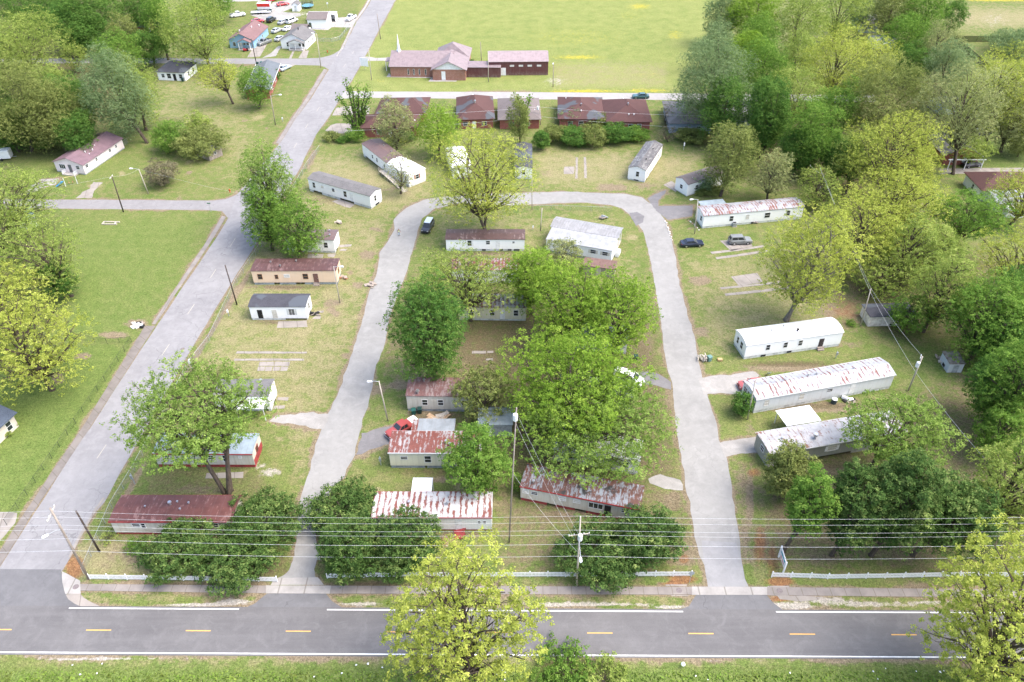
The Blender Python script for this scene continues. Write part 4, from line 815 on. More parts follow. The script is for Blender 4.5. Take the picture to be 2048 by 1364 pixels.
# ---- left side of the side road
t = building('house', 'white bungalow with pink metal roof on the left slope', 'house', (115, 343), (178, 345), 15.5, 2.7, PINKW, R_PINK, 'gable', rise=1.35, across=True, ov=.35, ovy=.35, base_z=.25, wins=[W_('f', .26, 1.6, 1.1, .1, style='wide'), ('d', 'f', .52, dict(mat=plain('dark_screen_door', (.15, .15, .15)))), W_('f', .80, .9, .8, .25), W_('r', .08, .9, .7, .3), W_('r', .32, .6, .7, .3), ('d', 'r', .46, dict(mat=TRIM)), W_('r', .66, .7, .7, .3), W_('r', .82, .7, .7, .3)], vents=[(.72, .3, .9, TRIM), (.80, .42, .9, TRIM), (.85, .3, .6, TRIM), (.7, .55, .6, TRIM), (.08, .55, 1.2)])
t.rotation_euler.z += math.radians(-9)
part(t, 'foundation', SKIRTG, (.02, .02, 0, t['len'] - .02, 15.48, .248)); part(t, 'porch_step', CONC, (t['len'] * .3, -1.4, 0, t['len'] * .75, -.02, .25))
for k in (.32, .72): part(t, 'porch_rail', ALU, (t['len'] * k, -1.38, .25, t['len'] * k + .05, -.05, 1.1))
t = building('house', 'red brick house with blue-grey roof at the corner of the side road', 'house', (536, 198), (536.5, 198.3), 13, 2.6, BRICKR, R_GB, 'gable', rise=1.5) if False else None
a = G(541, 197); b = G(561, 145); d = b - a
t = building('house', 'red brick house with blue-grey roof beside the far cross street', 'house', a, b, 6.6, 2.7, BRICKR, R_GB, 'gable', rise=1.3, ov=.4, ovy=.5, trim=TRIM, wins=[W_('f', .25, 1.4, 1.2, .1, style='wide'), W_('f', .55, 1.4, 1.2, .1, style='wide'), D_('f', .8), W_('l', .5)])
t = building('house', 'white cottage with dark hipped roof partly behind trees on the far cross street', 'house', (318, 160), (372, 162), 8.5, 2.7, WHITE2, R_DARK, 'hip', rise=2.1, ov=.4, wins=[W_('f', .2, .9, 1), ('d', 'f', .62, dict(mat=DARK)), W_('f', .42, 1.2, 1.4), W_('f', .85, 1.0, 1.2), W_('r', .3), W_('r', .7)])
t = building('house', 'small dark brick house half hidden at the top left', 'house', (268, 70), (292, 70), 8, 2.6, BRICKR, R_GREY, 'gable', rise=1.3, ov=.3, wins=[W_('f', .5), D_('r', .5)])
t = building('garden_shed', 'weathered shed with grey roof overgrown by the slope thicket', 'shed', (395, 312), (420, 322), 4, 2.2, WOODG, R_GREY, 'gable', rise=.6, wins=[D_('f', .5, mat=WOODP), W_('r', .5, .6, .6)])
t = building('house', 'blue house with pink-brown roof and a gabled porch on the far cross street', 'house', (461, 96), (509, 97), 15.0, 2.8, BLUE, R_PKSH, 'gable', rise=2.0, across=True, ov=.4, ovy=.4, wins=[W_('f', .2, .9, 1.2, .1), W_('f', .62, .7, .8, .3), W_('f', .76, .7, .8, .3), D_('f', .48), W_('r', .3, .7, .8), W_('r', .6, .7, .8)], vents=[(.3, .3, 1.3, TRIM), (.65, .55, 1.2, TRIM), (.8, .8, 1.2, TRIM)])
L_ = t['len']; q = MB(); q.prism([(L_ * .42, 2.5), (L_ * .7, 3.55), (L_ * .98, 2.5), (L_ * .98, 2.62), (L_ * .7, 3.68), (L_ * .42, 2.62)], -2.2, -.43, 'y'); q.build('porch_roof', R_PKSH, t)
q = MB(); q.prism([(L_ * .45, 2.5), (L_ * .95, 2.5), (L_ * .7, 3.5)], -2.1, -2.0, 'y'); q.build('porch_gable', BLUE, t); [part(t, 'porch_post', TRIM, (L_ * x, -2.1, 0, L_ * x + .2, -1.9, 2.49)) for x in (.46, .92)]; part(t, 'porch_floor', CONC, (L_ * .4, -2.2, 0, L_ * .98, -.02, .15))
t = building('house', 'white cottage with dark grey gable roof and small porch on the far cross street', 'house', (564, 97), (613, 99), 9.5, 3.0, WHITE2, R_GREY, 'gable', rise=1.9, across=True, ov=.35, ovy=.35, wins=[W_('f', .28, .9, 1.3, .2), ('d', 'f', .55, dict(mat=TRIM)), W_('f', .76, .75, 1.0, .2), W_('f', .90, .75, 1.0, .2), W_('r', .3), W_('r', .7), W_('l', .5)], vents=[(.55, .55, 1.4, BLACK)])
L_ = t['len']; q = MB(); q.prism([(L_ * .34, 2.5), (L_ * .66, 3.5), (L_ * .98, 2.5), (L_ * .98, 2.62), (L_ * .66, 3.62), (L_ * .34, 2.62)], -1.9, -.40, 'y'); q.build('porch_roof', R_GREY, t); q = MB(); q.prism([(L_ * .38, 2.5), (L_ * .94, 2.5), (L_ * .66, 3.45)], -1.8, -1.7, 'y'); q.build('porch_gable', TRIM, t)
[part(t, 'porch_post', TRIM, (L_ * x, -1.8, 0, L_ * x + .18, -1.62, 2.49)) for x in (.39, .63, .9)]; part(t, 'porch_floor', CONC, (L_ * .36, -1.9, 0, L_ * .96, -.02, .3))
q = MB(); roof_slab(q, [(9.9, 2.6), (13.0, 4.3), (16, 2.6)], -.5, L_ * .62); q.build('rear_roof', R_BRSH, t); part(t, 'rear_wall', WHITE2, (-.2, 10.1, 0, L_ * .58, 15.8, 2.62))
t = building('garage', 'white garage with brown-grey roof beside the concrete drive at the top', 'garage', (617, 57), (655, 57), 7.5, 3.2, WHITE2, R_BRSH, 'gable', rise=1.5, ov=.25, ovy=.3, wins=[('d', 'f', .12, dict(mat=plain('dark_green_door', (.07, .10, .08)))), ('d', 'r', .5, dict(mat=SKIRTW, w=3.0, h=2.3)), W_('r', .5, .5, .5, 1.3)])
part(t, 'rear_carport', R_WHITE, (-2.0, 7.9, 2.6, 8.5, 11.5, 2.7)); part(t, 'carport_wall', WHITE2, (8.2, 7.9, 0, 8.4, 11.4, 2.59)); part(t, 'carport_wall', WHITE2, (-1.9, 11.2, 0, 8.1, 11.4, 2.59))
t = building('garden_shed', 'little white shed with grey gable roof beside the trampoline at the top', 'shed', (585, 23), (599, 23), 3.5, 2.3, WHITE2, R_GREY, 'gable', rise=.9, across=True, ov=.2, wins=[D_('f', .5, mat=SKIRTW)])
t = building('house', 'red and white building cut by the top border near the parked pickups', 'house', (520, -8), (590, -8), 9, 3.5, WHITE2, R_GREY, 'gable', rise=1.5, wins=[('d', 'f', .3, dict(mat=plain('red_door', (.5, .03, .03)), w=3, h=2.5)), D_('f', .8)])
a = G(-31, 916); b = G(38, 852); d = b - a
t = building('house', 'cream house corner with dark slate roof and low shrubs at the left border', 'house', a, b, 9, 2.7, plain('cream_stucco', (.62, .55, .47), (.52, .46, .40), 1.2), shingle('slate_blue_shingles', (.06, .075, .10), (.04, .05, .07)), 'gable', rise=1.6, ov=.5, ovy=.5, wins=[W_('f', .35, 1.4, 1.2, .1, frame=TRIM), W_('f', .8, .9, 1.5, .1)])
t = building('house', 'turquoise-roofed building behind the trees at the left border', 'house', (44, 462), (78, 452), 4, 2.6, WHITE, metal_roof('turquoise_roof', (.42, .60, .60), (.36, .5, .5), .3), 'shed', rise=.7, wins=[W_('f', .5)])
# ---- church
a = G(782, 153.5); b = G(905, 154.5)
t = building('church', 'low brick church with mauve metal roof, white gable wing and small steeple', 'church', a, b, 13, 3.3, BRICK, R_CHURCH, 'gable', rise=2.6, ov=.35, ovy=.4, wins=[('w', 'f', s, (.35, 1.7, .3), dict(style='')) for s in (.29, .38, .47, .57)] + [D_('l', .5)])
L_ = t['len']; wx0, wx1 = L_ * .70, L_ * 1.225; c_ = (wx0 + wx1) / 2
q = MB(); q.box(wx0, -2.6, 0, wx1, 17, 3.298); q.build('wing_wall', BRICK, t)
q = MB(); q.prism([(wx0, 3.30), (wx1, 3.30), (c_, 5.55)], -2.58, -2.3, 'y'); q.build('wing_gable', TRIM, t)
q = MB(); n0 = [(wx0 - .5, 3.1), (c_, 5.7), (wx1 + .5, 3.1)]; q.prism([(p, z + .12) for p, z in n0] + n0[::-1], -3.1, 8.5, 'y'); q.build('wing_roof', R_CHURCH, t)
q = MB(); e0_, e1_ = wx0 - .5, wx1 + .5; q.v = [(e0_, 8.5, 3.2), (e1_, 8.5, 3.2), (e1_, 18, 3.2), (e0_, 18, 3.2), (c_, 11, 6.9), (c_, 12.5, 6.9)]; q.f = [(0, 1, 4), (1, 2, 5, 4), (2, 3, 5), (3, 0, 4, 5), (3, 2, 1, 0)]; q.build('rear_roof', R_CHURCH, t)
fc = Face(1, 1, 'f'); fc.o = (0, -2.6); door(t, fc, wx0 + (wx1 - wx0) * .33, .1, 1.2, 2.6, TRIM)
q = MB(); q.lathe([(.75, -1.2), (.75, .5), (.55, .6), (.42, 1.4), (.05, 5.2), (.02, 5.3)], (2.0, 6.3, 5.7), 4); q.build('steeple', TRIM, t)
part(t, 'entrance_porch_roof', R_CHURCH, (-2.4, 5.0, 2.9, -.37, 9.0, 3.02)); [part(t, 'porch_post', TRIM, (-2.3, y, 0, -2.1, y + .2, 2.89)) for y in (5.1, 8.7)]
q = MB(); fcs = [wx1 + .03, wx1 + 10.6]; q.box(fcs[0], .2, 0, fcs[1], 4.2, 3.0); q.build('link_wall', MAROON, t); q = MB(); roof_slab(q, [(0, 3.02), (4.4, 3.5)], fcs[0] + .5, fcs[1] + .1); q.build('link_roof', R_CHURCH, t)
t = building('metal_hall', 'long maroon metal hall with pinkish roof right of the church', 'hall', (978, 151), (1096, 150), 10, 4.2, MAROON, metal_roof('pinkish_hall_roof', (.30, .235, .238), (.265, .205, .21), .3, .8, .2), 'gable', rise=1.4, ov=.15, ovy=.2, wins=[('d', 'f', .235, dict(mat=TRIM, w=1.9, h=2.3))] + [W_('f', s, 1.2, .4, 1.7, pane=BOARD) for s in (.39, .54, .69, .845)])
q = MB(); q.lathe([(.45, 0), (.45, 1.0)], (-.9, 2, 2.2), 8); q.build('tank', TRIM, t)
# ---- brick duplexes along the church road
DG = 'brick duplexes along the church road'
t = building('duplex_house', 'large maroon-roofed brick duplex at the corner of the side road, two roofs', 'duplex', (727, 275), (836, 273), 8.0, 2.8, BRICKR, R_DUP, 'hip', rise=2.0, ov=.6, group=DG, wins=[W_('f', .3, 1.2, 1), W_('f', .7, 1.2, 1), D_('f', .5), W_('l', .5)], vents=[(.75, .3, .9, TRIM), (.95, .3, .9, TRIM)])
q = MB(); L_ = t['len']; q.v = [(-.3 + 2.5, 9.0, 2.8), (L_ + 2, 9.0, 2.8), (L_ + 2.6, 20.5, 2.8), (3, 20.5, 2.8), (7, 14.6, 5.0), (L_ - 2, 14.6, 5.0)]; q.f = [(0, 1, 5, 4), (1, 2, 5), (2, 3, 4, 5), (3, 0, 4), (3, 2, 1, 0)]; q.build('rear_roof', R_DUPG, t); part(t, 'rear_wall', BRICKR, (3.3, 9.5, 0, L_ + 1.5, 20, 2.79))
t = building('duplex_house', 'brick duplex with red-brown front gable behind the lime tree', 'duplex', (918, 258), (986, 256), 15, 2.8, BRICKR, R_DUPG, 'hip', rise=2.6, ov=.6, group=DG, wins=[W_('f', .2, 1.2, 1), W_('f', .75, 1.2, 1), D_('f', .45)], vents=[(.5, .3, 1.5, CHROME), (.45, .85, 1.0, TRIM)])
t = building('duplex_house', 'brick duplex with grey-brown roof between the ivy-clad trunk and the left duplex gable', 'duplex', (1000, 258), (1078, 257), 14, 2.8, BRICKR, R_BRSH, 'hip', rise=2.4, ov=.6, group=DG, wins=[W_('f', .3, 1.2, 1), W_('f', .7, 1.2, 1)], vents=[(.9, .3, .8, TRIM)])
t = building('duplex_house', 'brick duplex with half grey, half red-brown roof behind the hedge', 'duplex', (1119, 256), (1204, 257), 14.5, 2.8, BRICKR, R_DUPG, 'hip', rise=2.4, ov=.6, group=DG, wins=[W_('f', .25, 1.2, 1), W_('f', .5, 1.2, 1), W_('f', .8, 1.2, 1)], vents=[(.5, .3, 1.2, CHROME), (.5, .15, 1.0, TRIM), (.15, .8, .8, TRIM)])
t = building('duplex_house', 'red brick duplex with bright red-brown pyramid roof behind the right end of the hedge', 'duplex', (1215, 263), (1298, 263), 14.5, 2.9, BRICKR, R_DUP, 'hip', rise=2.6, ov=.6, group=DG, wins=[W_('f', .22, 1.0, 1.3, .2), W_('f', .55, 1.2, 1.3, .2), W_('f', .75, 1.0, 1.3, .2)], vents=[(.5, .35, 1.2, CHROME), (.45, .85, 1.2, TRIM), (.5, .12, 1.0, TRIM), (.62, .12, 1.0, TRIM)])
t = building('duplex_house', 'slate-blue house with dark shingle roof behind the bare tree', 'duplex', (1338, 266), (1420, 267), 14.5, 2.9, SLATEBLUE, R_GREY, 'hip', rise=2.4, ov=.6, group=DG, wins=[W_('f', .4, 1.0, 1.0), W_('f', .7, 1.0, 1.0)], vents=[(.45, .85, 1.3, CHROME)])
t = building('duplex_house', 'house with dark roof patched by white tarpaulin under the tall grey-green tree', 'duplex', (1438, 262), (1500, 262), 14, 2.9, SLATEBLUE, R_DARK, 'gable', rise=2.3, ov=.6, group=DG, wins=[W_('f', .3), W_('f', .7)], vents=[(.3, .85, 1.2, CHROME)])
q = MB(); q.prism([(2.2, 3.76), (5.0, 4.62), (5.0, 4.66), (2.2, 3.80)], 1.0, 7.5, 'x'); q.build('tarpaulin', R_WEATH, t)
# ---- houses in the wood on the right
t = building('house', 'brick house with white-trimmed porch roof seen through trees at the right', 'house', (1884, 330), (1952, 330), 10, 2.8, BRICKR, R_GREY, 'gable', rise=2.2, across=True, ov=.5, ovy=.6, wins=[W_('f', .3), D_('f', .6), W_('r', .3), W_('f', .5, .8, .6, 2.0)], trim=TRIM)
L_ = t['len']; part(t, 'porch_beam', TRIM, (-.3, -2.6, 2.5, L_ + .4, -2.4, 2.7)); [part(t, 'porch_post', TRIM, (L_ * x, -2.55, 0, L_ * x + .15, -2.4, 2.49)) for x in (.02, .5, .98)]; part(t, 'barge_board', TRIM, (L_ + .68, -.5, 2.3, L_ + .75, 10.4, 2.5))
t = building('house', 'white house with red-brown hipped roof and grey lower roof at the right border', 'house', (1958, 402), (2080, 402), 8.5, 2.8, WHITE2, R_DUP, 'hip', rise=2.4, ov=.5, wins=[W_('f', .3), W_('f', .7), W_('l', .5)], vents=[(.5, .4, 1, TRIM)])
L_ = t['len']; q = MB(); roof_slab(q, [(-6.0, 2.3), (-.55, 3.0)], .6, L_); q.build('lower_roof', R_SILVER, t); part(t, 'lower_wall', WHITE2, (1.0, -5.6, 0, L_ - .5, -.02, 2.28)); part(t, 'porch_wall', WHITE2, (2.2, -7.6, 0, 6.6, -5.62, 2.1))
t = building('house', 'grey-roofed house glimpsed between the trees at the top of the right-hand wood', 'house', (1720, 66), (1752, 66), 9, 2.8, SLATEBLUE, R_GREY, 'gable', rise=2.0, ov=.4, wins=[W_('f', .3), W_('f', .7)])
t = building('garden_shed', 'pale grey flat-roofed shed glimpsed below the hidden grey-roofed house', 'shed', (1743, 98), (1790, 98), 5, 2.5, SLATEBLUE, R_SILVER, 'shed', rise=.3, wins=[D_('f', .5)])
t = building('house', 'dark-roofed house glimpsed between trees above the parked dark car at the right', 'house', (1885, 232), (1918, 226), 6, 2.6, SLATEBLUE, R_DARK, 'gable', rise=1.2, ov=.4, wins=[W_('f', .5)])
# ================================================================ trees
LEAF = {
    'yel':   leafmat('leaves_spring_yellow', (.20, .245, .045), (.40, .45, .09), (.60, .62, .16), .40),
    'yellow2': leafmat('leaves_yellow_green', (.14, .205, .045), (.28, .36, .085), (.45, .50, .15), .38),
    'lime':  leafmat('leaves_lime', (.11, .20, .025), (.23, .36, .05), (.38, .49, .09), .40),
    'mid':   leafmat('leaves_mid_green', (.05, .125, .03), (.11, .215, .045), (.20, .31, .07), .35),
    'green': leafmat('leaves_fresh_green', (.075, .16, .03), (.16, .28, .05), (.28, .40, .09), .38),
    'dark':  leafmat('leaves_evergreen', (.034, .072, .02), (.085, .152, .04), (.255, .32, .10), .22),
    'olive': leafmat('leaves_olive', (.11, .14, .04), (.21, .25, .075), (.33, .36, .12), .3),
    'pale':  leafmat('leaves_pale', (.17, .20, .09), (.31, .34, .14), (.45, .47, .21), .35),
    'grey':  leafmat('leaves_grey_green', (.11, .17, .075), (.20, .28, .125), (.31, .38, .19), .35),
    'bare':  leafmat('buds_and_twigs', (.12, .105, .07), (.18, .16, .10), (.26, .245, .14), .2),
    'fresh': leafmat('leaves_pale_fresh', (.10, .175, .035), (.215, .32, .07), (.36, .46, .13), .38),
}
#        clumps, clump size, leaf density, leaf size (px of 1024), openness, twig share
SHAPE = {'yel': (1.25, .26, 1.25, 1.5, .55, 1), 'yellow2': (1.2, .26, 1.5, 1.45, .5, 1), 'lime': (1.2, .28, 2.6, 1.4, .5, .6), 'mid': (1.2, .29, 3.0, 1.35, .5, .5), 'green': (1.2, .28, 2.3, 1.4, .5, .6),
         'dark': (1.35, .27, 3.6, 1.35, .6, .1), 'olive': (1.1, .28, 2.4, 1.3, .5, .8), 'fresh': (1.2, .27, 2.0, 1.4, .5, .8), 'pale': (1.1, .26, 1.6, 1.3, .5, 1.3), 'grey': (1.1, .28, 2.0, 1.35, .5, 1), 'bare': (1.0, .27, .6, 1.2, .4, 2.2)}

def leaf_mesh(name, P, N, S, tone):
    """one quad per leaf spray; P centres, N normals, S sizes"""
    n = len(P); h = RNG.normal(size=(n, 3)); A = np.cross(N, h); A /= np.linalg.norm(A, axis=1, keepdims=True) + 1e-9; B = np.cross(N, A)
    asp = RNG.uniform(.55, 1.0, (n, 1)); A = A * S[:, None]; B = B * S[:, None] * asp
    k = RNG.uniform(-.35, .35, (n, 1)) * S[:, None]
    V = np.stack([P - A * 1.0 + N * k, P - B * .8 - A * .1, P + A * 1.05 + N * k, P + B * .8 + A * .15], 1).reshape(-1, 3)
    me = bpy.data.meshes.new(name); me.vertices.add(n * 4); me.vertices.foreach_set('co', V.ravel().astype(np.float32))
    me.loops.add(n * 4); me.loops.foreach_set('vertex_index', np.arange(n * 4, dtype=np.int32)); me.polygons.add(n)
    me.polygons.foreach_set('loop_start', np.arange(0, n * 4, 4, dtype=np.int32)); me.update(calc_edges=True)
    at = me.attributes.new('tone', 'FLOAT', 'FACE'); at.data.foreach_set('value', np.clip(tone, 0, 1).astype(np.float32)); return me

def fit(u0, u1, v0, v1, vb=None, ub=None, clear=.25):
    """real position and size of a crown from its outline; unless the row its trunk stands on is known, the crown hangs a natural height above the ground"""
    if vb is None:
        lo, hi = (v0 + v1) / 2, v1 + 200
        for _ in range(30):
            m = (lo + hi) / 2; c, R, Rz, b, s = fit(u0, u1, v0, v1, m, None)
            if c.z - Rz > clear * (R + 2.5): hi = m
            else: lo = m
        vb = lo
    uc, vc = (u0 + u1) / 2, (v0 + v1) / 2; y = G(uc, vb).y; c = at_depth(uc, vc, y); z = px(c)[2]; s = F / z
    d = ray(uc, vc); a = math.atan2(-d.z, math.hypot(d.x, d.y)); R = (u1 - u0) / 2 / s; Hh = (v1 - v0) / 2 / s
    q = (Hh * Hh - (R * math.sin(a)) ** 2) / math.cos(a) ** 2; Rz = math.sqrt(max(q, (.42 * R) ** 2)); Rz = min(Rz, 2.0 * R)
    bx = c.x if ub is None else c.x + (ub - uc) / s
    return c, R, Rz, Vector((bx, y, 0)), s

def grow(name, label, cat, spec, style, ub=None, group=None, seed=0, trunk=True, forks=1, dens=1.0, bark=None, shape=1.0):
    c, R, Rz, base, s = fit(*spec[:4], spec[4] if len(spec) > 4 else None, ub, .10 if cat == 'tree' else (.0 if name == 'evergreen_bush' else -.28)); r = np.random.default_rng(20000 + seed + int(spec[0] * 7 + spec[2] * 3))
    kc, cs, den, lpx, openn, tw = SHAPE[style]; den *= dens * (1.0 if s > 10.5 or style == 'bare' else 1.35 if s > 8.5 else 1.75)
    if c.z - Rz < .15: 
        lo = .15; top = c.z + Rz; Rz = max((top - lo) / 2, .3); zc = lo + Rz
    else: zc = c.z
    cen = np.array([c.x - base.x, 0, zc]); t = thing(name, label, cat, base, 0, group)
    ncl = int(np.clip(kc * (10 + 26 * (R / 5.0) ** 1.0 * math.sqrt(Rz / R)), 8, 64))
    # clump centres: spread over the outer crown, some inside
    D = r.normal(size=(ncl * 6, 3)); D /= np.linalg.norm(D, axis=1, keepdims=True); rad = r.uniform(.35, 1, (ncl * 6, 1)) ** .55
    Cand = D * rad * .86; Cand = Cand[Cand[:, 2] > -.84]
    pick = [0]
    for _ in range(min(ncl, len(Cand)) - 1):
        dm = np.min(np.linalg.norm(Cand[:, None] - Cand[pick][None], axis=2), axis=1); pick.append(int(np.argmax(dm * r.uniform(.6, 1, len(dm)))))
    C = Cand[pick]; lump = r.uniform(.84, 1.10, (len(C), 1)); C = C * lump
    Rv = np.array([R, R, Rz]); rc = cs * r.uniform(.75, 1.3, len(C)); CW = cen + C * Rv
    # sprays of leaves on the shells of the clumps
    area_px = math.pi * (R * s / 2) * (max(Rz * .85, R * .6) * s / 2); sp = max(.30 * min(1, R / 2.5), lpx * .8 / (s / 2)); npl = int(np.clip(14 * (sp * s / 4.4) ** 1.2, 6, 20))
    nsp = int(np.clip(2.6 * den * area_px / (math.pi * (sp * s / 2) ** 2), 80, 26000)); per = np.maximum((nsp * rc ** 2 / (rc ** 2).sum()).astype(int), 3)
    ids = np.repeat(np.arange(len(C)), per); n = len(ids); d = r.normal(size=(n, 3)); d /= np.linalg.norm(d, axis=1, keepdims=True)
    low = d[:, 2] < -.15; d[low & (r.random(n) < .5), 2] *= -1
    rr = (.58 + .42 * r.uniform(0, 1, n) ** .5 + r.normal(0, .05, n))[:, None]
    lumpy = 1 + .24 * np.sin(d[:, :1] * 5 + ids[:, None]) * np.cos(d[:, 1:2] * 6 + ids[:, None] * 2.1)
    SP = CW[ids] + d * rr * lumpy * (rc[ids][:, None] * (Rv * np.array([1, 1, .9])))
    SN = d * .6 + r.normal(0, .35, (n, 3)) + np.array([0, 0, .6]); cl = r.normal(0, .10, len(C)); ST_ = .46 + cl[ids] + r.normal(0, .15, n)
    k = np.repeat(np.arange(n), npl); m = len(k); P = SP[k] + r.normal(0, 1, (m, 3)) * sp * np.array([.55, .55, .34])
    N = SN[k] + r.normal(0, .5, (m, 3)); N /= np.linalg.norm(N, axis=1, keepdims=True)
    S = sp * .40 * r.uniform(.6, 1.3, m); tone = ST_[k] + r.normal(0, .10, m)
    P[:, 2] = np.maximum(P[:, 2], .05)
    me = leaf_mesh('crown', P, N, S, tone); link('crown', me, LEAF[style], t)
    # trunk and limbs
    b = MB(); tr = np.clip(.012 * (zc + Rz) + .022 * R, .05, .42); bk = bark or BARK
    if trunk:
        heads = []
        for k in range(forks):
            off = np.array([r.normal(0, .12), r.normal(0, .12), 0]) * R * (1.6 if forks > 1 else 1)
            hd = cen + off + np.array([0, 0, .35 * Rz]); st = np.array([r.normal(0, .25) if forks > 1 else 0, r.normal(0, .2) if forks > 1 else 0, -.1])
            mid1 = st * .55 + (cen + off) * .45; mid1 = np.array([st[0] + (cen[0] + off[0] - st[0]) * .35 + r.normal(0, .1), st[1] + off[1] * .35, (zc - Rz * .5) * .55 if zc - Rz * .5 > .6 else zc * .3])
            pts = [st, np.array([st[0], st[1], .25]), mid1, cen * np.array([.8, 1, 1]) + off * .8 + np.array([0, 0, -.35 * Rz]), hd]
            f_ = .75 if forks > 1 else 1
            b.tube([tuple(p) for p in pts], [tr * 1.5 * f_, tr * 1.05 * f_, tr * .9 * f_, tr * .55 * f_, tr * .12], 7); heads.append(pts)
        for i, cw in enumerate(CW):
            if R * s < 14 and i % 2: continue
            if s < 9 and style not in ('bare', 'pale', 'yel') and i % 3: continue
            pts = heads[i % forks]; zb = np.clip(cw[2] - .9 * np.linalg.norm((cw - cen)[:2]) - .3 * Rz, pts[2][2] * .9, pts[4][2] * .95)
            # point of the trunk at height zb
            for k in range(1, 4):
                if pts[k + 1][2] >= zb: break
            f = np.clip((zb - pts[k][2]) / max(pts[k + 1][2] - pts[k][2], 1e-3), 0, 1); st = pts[k] + (pts[k + 1] - pts[k]) * f
            ln = np.linalg.norm(cw - st); m = (st + cw) / 2 + np.array([0, 0, .12 * ln]) + r.normal(0, .05 * ln, 3); m[2] = max(m[2], .1)
            r0 = np.clip(tr * .40 * (rc[i] / cs), .03, .3) * (.7 if s < 9 else 1); b.tube([tuple(st), tuple(m), tuple(cw)], [r0, r0 * .62, r0 * .25], 5, False)
            for _ in range(int((3 if s > 9 else 1.2) * tw + r.random())):
                e = r.normal(size=3); e[2] = abs(e[2]) * .7 + .1; e /= np.linalg.norm(e); q = m + (cw - m) * r.uniform(.3, 1); e2 = q + e * rc[i] * R * r.uniform(.6, 1.0)
                mm = (q + e2) / 2 + r.normal(0, .06 * R * rc[i], 3); e2[2] = max(e2[2], .1)
                w0 = np.clip(r0 * .3, .014, .07) * (1.2 if tw > 1.5 else 1); b.tube([tuple(q), tuple(mm), tuple(e2)], [w0, w0 * .7, w0 * .3], 3, False)
        b.build('trunk' if cat == 'tree' else 'stem', bk, t, smooth=True, fix=False)
    return t

def T(spec, style, label, **k): return grow(k.pop('name', 'tree'), label, 'tree', spec, style, **k)
def B_(spec, style, label, **k): return grow(k.pop('name', 'shrub'), label, k.pop('cat', 'shrub'), spec, style, **k)

# --- foreground
T((750, 1082, 1078, 1440), 'yel', 'bright yellow-green spring tree rising in front of the main road at the bottom edge', ub=958, forks=2, seed=3, dens=.62)
T((1850, 2210, 1040, 1440), 'yel', 'bright yellow-green spring tree overlapping the main road in the bottom right corner', ub=2050, seed=4, dens=.68)
B_((1060, 1190, 1288, 1400), 'green', 'loose green shrub on the near verge right of the foreground yellow tree', seed=5, dens=.6)
B_((1150, 1260, 1310, 1410), 'yellow2', 'low yellow-green shrub on the near verge beside the loose green one', seed=6, dens=.7)
H = 'dense dark evergreens behind the white picket fence'
B_((272, 430, 1036, 1164), 'dark', 'dark rounded evergreen at the left end of the picket fence hedge', name='evergreen_bush', group=H, seed=1)
B_((385, 562, 1046, 1178), 'dark', 'dark rounded evergreen touching the pavement left of the brick-grey drive entrance', name='evergreen_bush', group=H, seed=2)
B_((450, 605, 981, 1107), 'dark', 'dark evergreen in front of the long red-brown roof, left of the drive entrance', name='evergreen_bush', group=H, seed=3)
B_((604, 765, 958, 1077), 'dark', 'dark evergreen just right of the drive, behind the large rounded one', name='evergreen_bush', group=H, seed=4)
B_((634, 770, 1026, 1160), 'dark', 'large dark rounded evergreen on the right edge of the drive entrance', name='evergreen_bush', group=H, seed=5)
B_((735, 885, 1016, 1157), 'dark', 'dark evergreen in front of the white trailer with the rust-striped roof', name='evergreen_bush', group=H, seed=6)
B_((1115, 1290, 1031, 1180), 'dark', 'dark evergreen below the tall power pole, spilling over the pavement', name='evergreen_bush', group=H, seed=7)
B_((1225, 1372, 1001, 1137), 'dark', 'dark evergreen in front of the right end of the tilted rusty trailer', name='evergreen_bush', group=H, seed=8)
B_((250, 300, 1075, 1120), 'green', 'small bright green bush left of the picket fence hedge', seed=9)
B_((195, 240, 1062, 1095), 'yellow2', 'small yellow-green sapling against the left end of the red-roofed trailer', seed=10, dens=.6)
# --- park, left part
T((232, 535, 735, 912, 985), 'fresh', 'large light green tree with thick forked trunk over the pale-blue-roofed trailer', ub=402, forks=3, seed=12, dens=.8) 
B_((412, 478, 735, 792), 'olive', 'olive bush beside the side road fence above the large light green tree', seed=11, dens=.7)
T((478, 606, 290, 470), 'fresh', 'tall green tree beside the side road left of the long white trailer', ub=545, seed=9)
T((484, 572, 368, 500), 'green', 'lower left part of the green tree group, leaning over the side road', ub=530, seed=10)
T((540, 652, 395, 520), 'green', 'round green tree in front of the small white trailer with the mauve roof', ub=585, seed=12)
T((852, 1068, 248, 452, 463), 'yel', 'big yellow-green tree with an ivy-clad trunk behind the trailer with the brown metal roof', ub=968, seed=13, forks=2, dens=1.0)
T((822, 925, 208, 312), 'lime', 'lime green tree in front of the left brick duplex', seed=14, dens=.75)
T((745, 832, 192, 300), 'pale', 'thin budding tree in front of the maroon duplex roofs', seed=15)
T((765, 835, 295, 385), 'pale', 'small sparse tree over the white roof with the ramp', seed=16, ub=797, dens=.35)
B_((690, 735, 255, 292), 'green', 'round green shrub at the foot of the ivy-clad trunks', seed=17)
B_((645, 682, 262, 292), 'olive', 'grey-green shrub beside the side road at the corner of the concrete drive', seed=18)
B_((672, 702, 272, 294), 'mid', 'small dark green shrub between the grey-green shrub and the ivy trunks', seed=181)
B_((795, 832, 262, 292), 'mid', 'dark green shrub at the right corner of the maroon duplex', seed=19)
B_((772, 815, 270, 300), 'yel', 'yellow-green shrub above the mauve trailer roof', seed=20)
T((1012, 1060, 190, 290), 'olive', 'half-dead grey tree between two brick duplexes', seed=21, ub=1040)
